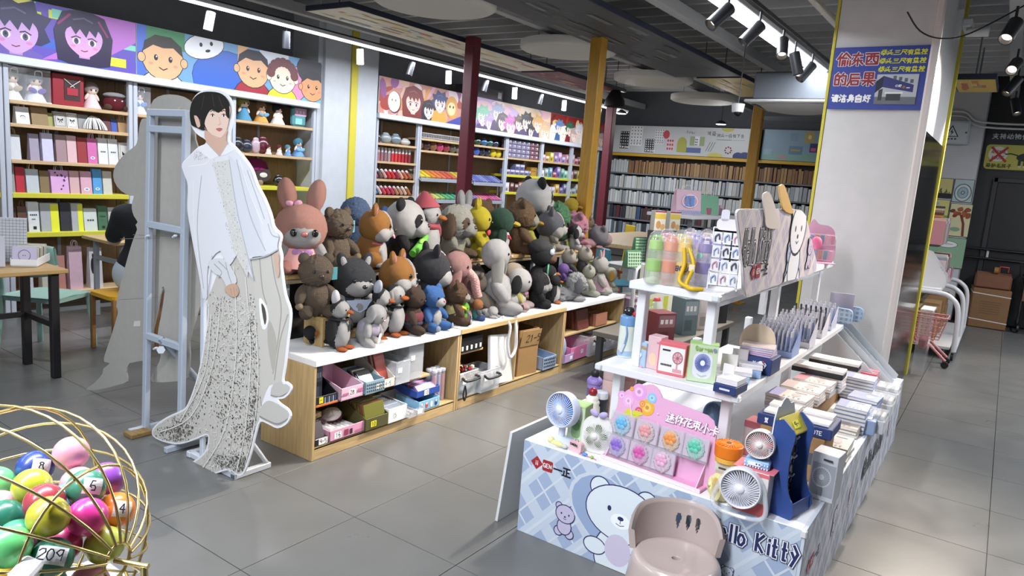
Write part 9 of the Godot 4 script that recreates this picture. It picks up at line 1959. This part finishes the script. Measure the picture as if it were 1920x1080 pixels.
	for i in 4:obj("wrapped_pack",bx(0.12,0.15,0.02,0.004),mt(["d09a9c","c8c8cc","b0485a","a8a4b0"][i],0.15,"coat"),V(9.42+0.2*i,0.83,-0.47),"film-wrapped %s pack leaning before the book rack"%["pink","white","crimson","lilac"][i],"packet")
	for i in 5:obj("book",bx(0.3,0.025,0.2,0.003),mt(["c8783a","4a3a34","8a6a4a","b8a890","3a3434"][i],0.4),V(9.75,1.502+0.026*i-0.013,-0.74),"%s book lying flat on top of the dark book rack"%["orange","dark brown","tan","cream","black"][i],"book")
	# pink toy trolley in front
	var pm:=mt("c07a78",0.4)
	t=thing("shopping_cart","small pink wire shopping cart beside the white trolley rack","cart",V(8.4,0,-0.5),0.0)
	var P:=[V(-0.12,0.5,-0.2),V(0.12,0.5,-0.2),V(0.14,0.5,0.15),V(-0.14,0.5,0.15)];var Q:=[V(-0.1,0.27,-0.17),V(0.1,0.27,-0.17),V(0.1,0.27,0.1),V(-0.1,0.27,0.1)]
	put(t,"basket_rim",pipe(P,0.009,6,true),pm);put(t,"basket_floor_rim",pipe(Q,0.006,6,true),pm)
	for i in 4:
		for j in 7:
			var f:=j/7.0;put(t,"basket_wire",pipe([P[i].lerp(P[(i+1)%4],f),Q[i].lerp(Q[(i+1)%4],f)],0.004,4),pm)
	for y in [0.33,0.4,0.45]:
		var f:float=(0.5-y)/0.23;put(t,"basket_band",pipe([P[0].lerp(Q[0],f),P[1].lerp(Q[1],f),P[2].lerp(Q[2],f),P[3].lerp(Q[3],f)],0.004,4,true),pm)
	for s in [-1,1]:
		put(t,"side_frame",pipe(smooth3([V(s*0.12,0.56,-0.32),V(s*0.12,0.46,-0.2),V(s*0.11,0.22,-0.12),V(s*0.1,0.24,-0.02),V(s*0.12,0.07,0.19)]),0.014,8),pm);put(t,"rear_leg",pipe([V(s*0.11,0.22,-0.12),V(s*0.12,0.07,-0.22)],0.013,8),pm)
		for z in [0.19,-0.22]:put(t,"wheel",cyl(0.035,0.035,0.02,16),mt("141416",0.5),V(s*0.12-0.01,0.035,z),BB(PI/2))
	put(t,"handle_bar",pipe([V(-0.13,0.56,-0.32),V(0.13,0.56,-0.32)],0.012,8),pm);put(t,"child_flap",bx(0.2,0.12,0.008,0.003),mt("c88480",0.4),V(0,0.44,-0.16),BR(-0.4))
	# big cartons on the floor
	var cd:=mt("7d5b3a",0.7,"card")
	t=thing("carton","large brown carton with white straps standing on the floor of the aisle","carton",V(11.92,0,-0.06),0.1);put(t,"body",bx(0.5,0.54,0.44,0.006),cd,V(0,0.27,0))
	for y in [0.1,0.46]:put(t,"strap",bx(0.506,0.014,0.446,0.002),mt("c8c4bc",0.4),V(0,y,0),BR(0.06))
	k=Ink.new()
	for i in 6:k.rect(-0.12,0.2+0.032*i,0.24,0.006,"5c4026")
	ink_on(t,k,V(-0.2505,0,0),BU(-PI/2))
	t=thing("carton","smaller sagging brown carton on top of the large strapped one","carton",V(11.92,0.543,-0.06),0.05);put(t,"body",bx(0.46,0.19,0.42,0.02),mt("744a34",0.65,"card"),V(0,0.096,0));put(t,"flap",bx(0.24,0.006,0.4,0.002),mt("805a40",0.65,"card"),V(-0.1,0.2,0),BB(0.08))
	t=thing("tape_dispenser","red-handled tape dispenser with brown tape on top of the cartons","tape dispenser",V(11.8,0.75,0.0));put(t,"tape_roll",lat("taper",[Vector2(0.025,0),Vector2(0.045,0),Vector2(0.045,0),Vector2(0.045,0.05),Vector2(0.045,0.05),Vector2(0.025,0.05),Vector2(0.025,0.05),Vector2(0.025,0)],20),mt("8a7038",0.3),V(0,0.045,-0.06),BR(PI/2));put(t,"red_frame",pipe([V(0,0.02,0.0),V(0,0.1,0.0),V(0,0.1,0.1),V(0,0.03,0.1)],0.008,6),mt("c8342c",0.4))
	# black shopping cart at the right edge
	var bm:=mt("1b1c1f",0.4)
	t=thing("shopping_cart","black metal shopping cart loaded with cartons at the right edge","cart",V(11.95,0,0.55))
	P=[V(-0.25,0.75,-0.3),V(0.3,0.75,-0.3),V(0.3,0.75,0.35),V(-0.25,0.75,0.35)];Q=[V(-0.22,0.42,-0.2),V(0.26,0.42,-0.2),V(0.26,0.42,0.3),V(-0.22,0.42,0.3)]
	put(t,"basket_rim",pipe(P,0.014,6,true),bm);put(t,"basket_floor_rim",pipe(Q,0.012,6,true),bm)
	for i in 4:
		for j in 6:put(t,"basket_wire",pipe([P[i].lerp(P[(i+1)%4],j/6.0),Q[i].lerp(Q[(i+1)%4],j/6.0)],0.006,4),bm)
	put(t,"basket_floor",bx(0.5,0.01,0.5,0.002),bm,V(0.02,0.42,0.05))
	for z in [-0.25,0.28]:
		put(t,"leg_frame",pipe(smooth3([V(-0.22,0.45,z),V(-0.24,0.2,z),V(-0.2,0.1,z),V(0.26,0.1,z)]),0.015,6),bm)
		for x in [-0.2,0.24]:put(t,"wheel",cyl(0.055,0.055,0.03,16),bm,V(x,0.055,z),BR(PI/2))
	put(t,"push_handle",pipe([V(-0.3,0.95,-0.35),V(-0.3,0.95,0.35)],0.016,8),bm)
	for s in [-1,1]:put(t,"handle_arm",pipe([V(-0.25,0.75,s*0.3),V(-0.3,0.95,s*0.33)],0.014,6),bm)
	n=0
	for q in [[11.85,0.43,0.45,0.3,0.34,0.3,"6a4c30","brown carton lowest in the black cart"],[11.78,0.775,0.4,0.2,0.12,0.2,"b0a078","cream carton tilted on the left of the loaded cart"],[11.95,0.775,0.65,0.24,0.14,0.22,"c0b090","pale carton high in the black cart"],[11.95,0.92,0.62,0.2,0.1,0.2,"8a9094","grey plastic bin topmost in the black cart"]]:
		t=thing("carton",q[7],"carton",V(q[0],q[1],q[2]),0.1*n);put(t,"body",bx(q[3],q[4],q[5],0.004),mt(q[6],0.6,"card"),V(0,q[4]/2,0));put(t,"tape",bx(q[3]+0.001,0.002,0.04,0.0005),mt("c8bca0",0.3),V(0,q[4],0));n+=1
	for y in [0.62,0.75]:obj("guard_rail",pipe([V(0,0,0),V(0,0,0.9)],0.018,8),bm,V(12.2,y+0.3,-0.45),"black horizontal rail before the dark wall, %s"%["lower one","upper one"][int(y>0.7)],"rail")
	t=thing("clear_bin","smoky clear acrylic case standing on the floor beside the column","case",V(7.82,0,-0.5),0);put(t,"clear_body",bx(0.3,0.62,0.1,0.006),mt("c4c8ca",0.12,"film"),V(0,0.311,0));put(t,"rim",bx(0.31,0.02,0.11,0.003),mt("d8dadc",0.2),V(0,0.63,0));put(t,"contents",bx(0.26,0.1,0.06,0.01),mt("8a3a44",0.6),V(0,0.3,0))
# ---------- prize cage with numbered balls ----------
func prize_cage()->void:
	var c:=CAM+ray(0,1012)*0.81;var R:=0.152
	var ax:=(RB*V(0.97,-0.2,0.14)).normalized();ax=V(ax.x,0.0,ax.z).normalized()
	var u:=Vector3.UP;var w:=ax.cross(u).normalized()
	var t:=thing("prize_cage","round gold wire drum full of numbered balls in the lower left corner","drum",V(c.x,c.y-0.24,c.z));var o:=V(0,0.24,0)
	var gold:=mt("c9b77c",0.3,"metal");gold.metallic=1.0
	var nm:=18
	for i in nm:
		var a:=TAU*i/nm;var pts:=[]
		for j in 21:
			var th:=lerpf(0.13,PI-0.13,j/20.0);pts.append(o+(ax*cos(th)+(u*sin(a)+w*cos(a))*sin(th))*R)
		put(t,"arch_wire",pipe(pts,0.0017,8),gold)
	for q in [0.13,0.72,PI/2,PI-0.72,PI-0.13]:
		var pts:=[]
		for j in 40:
			var a:=TAU*j/40;pts.append(o+(ax*cos(q)+(u*sin(a)+w*cos(a))*sin(q))*(R-0.002))
		put(t,"ring_wire",pipe(pts,0.0018,8,true),gold)
	for s in [-1,1]:
		put(t,"axle",pipe([o+ax*s*(R-0.006),o+ax*s*(R+0.035)],0.003,10),gold);put(t,"post",pipe([o+ax*s*(R+0.03),o+ax*s*(R+0.03)+V(0,-0.235,0)],0.004,8),gold)
	put(t,"base_plate",slab(roundrect(-0.2,-0.09,0.4,0.18,0.03),-0.006,0.006),gold,V(0,0.006,0),Basis(ax,Vector3.UP.cross(ax).normalized()*-1.0,Vector3.UP).orthonormalized())
	var tb:=thing("table","small table under the gold wire drum, below the edge of the photo","table",V(c.x-0.1,0,c.z));var ty:=c.y-0.241;put(tb,"table_top",bx(0.7,0.03,0.6,0.004),mt("8a8c90",0.5),V(0,ty-0.015,0))
	for s in [-1,1]:
		for r in [-1,1]:put(tb,"leg",bx(0.04,ty-0.03,0.04,0.003),mt("55585c",0.5),V(s*0.3,(ty-0.03)/2,r*0.26))
	# balls: colour, picture place, what is written
	var L:=[[20,905,"6fd080","bright green",""],[67,888,"24408e","dark blue","8"],[104,884,"e0a0b0","pale pink",""],[123,905,"e0a2b4","rose pink",""],[60,938,"b8bc34","olive yellow",""],[154,922,"8a4ab0","purple",""],[165,950,"2f7f64","teal green","6"],[213,963,"e8842a","orange","4"],[106,955,"6a9cc0","light blue",""],[14,945,"d8a4b4","dusty pink",""],[30,985,"24705a","deep green",""],[95,1004,"9a3440","brick red",""],[157,992,"e03a94","hot pink",""],[207,1030,"dc96b0","large pink",""],[50,1040,"66c878","leaf green",""],[118,1040,"b4ac30","mustard yellow",""],[155,1062,"226e56","forest green","209"],[236,1040,"d84a8a","magenta",""],[220,1002,"b8c050","lime",""],[68,972,"a0603a","brown orange",""],[10,1058,"4a78a8","steel blue",""],[16,1028,"6a1a2c","maroon",""],[88,1078,"a8a838","dull yellow",""],[55,1010,"3a9a70","sea green",""],[-30,950,"c85a4a","coral red",""],[-40,1000,"4a90b0","cyan blue",""],[-20,1060,"d8b03a","golden",""],[-60,1050,"8a4aa0","violet",""],[190,1075,"3a8a6a","jade green",""]]
	var ps:=[];var r:=0.0208
	for q in L:
		var f:=clampf((q[1]-885)/180.0,0,1)
		ps.append(CAM+ray(q[0],q[1])*(0.81+lerpf(0.05,-0.095,f)))
	for it in 160:
		for i in ps.size():
			for j in range(i+1,ps.size()):
				var d:Vector3=ps[j]-ps[i];var l:=d.length()
				if l<r*2.0:ps[i]-=d/l*(r*2.0-l)*0.5;ps[j]+=d/l*(r*2.0-l)*0.5
			var e:Vector3=ps[i]-c
			if e.length()>R-r-0.004:ps[i]=c+e.normalized()*(R-r-0.004)
	for i in L.size():
		var q:Array=L[i]
		var b:=thing("numbered_ball","%s ball %sinside the gold wire drum"%[q[3],"with a paper number " if q[4] else ""],"ball",ps[i],0,"balls in the drum")
		put(b,"ball",ball("smooth"),mt(q[2],0.35,"coat"),V0,Basis.from_scale(Vector3.ONE*r))
		if q[4]:
			var n:Vector3=(CAM-ps[i]).normalized();n=(n+RB.x*(0.55 if q[4]!="209" else 0.0)+RB.y*0.15).normalized()
			var bs:=Basis.looking_at(-n,RB.y).rotated(n,-0.3)
			var m:=MB.new();m.col=Color("dcdcdc").srgb_to_linear();var N:=6
			for x in N:
				for y in N:
					var cc:=[]
					for e in [[0,0],[1,0],[1,1],[0,1]]:
						var vx:float=((x+e[0])/float(N)-0.5)*r*(1.3 if q[4]=="209" else 0.95);var vy:float=((y+e[1])/float(N)-0.5)*r*0.85;cc.append(V(vx,vy,sqrt(r*r-vx*vx-vy*vy)+0.0004))
					m.quad(cc[0],cc[1],cc[2],cc[3],Vector3.BACK)
			put(b,"paper_slip",m.mesh(),mt("ffffff",0.6,"ink"),V0,bs)
			var k:=Ink.new();var s:float=r*0.5;latin(k,q[4],-s*0.38*q[4].length(),-s*0.5,s,s*0.12,"1c1c22",1.2);ink_on(b,k,V0+bs.z*(r+0.0004),bs,"number")
	t=thing("paper_packet","folded white paper packet lying on the balls at the bottom of the drum","paper",CAM+ray(45,1078)*0.7);put(t,"packet",bx(0.03,0.022,0.02,0.003),mt("d8d8d8",0.6),V0,Basis.from_euler(V(0.4,0.7,0.2)))
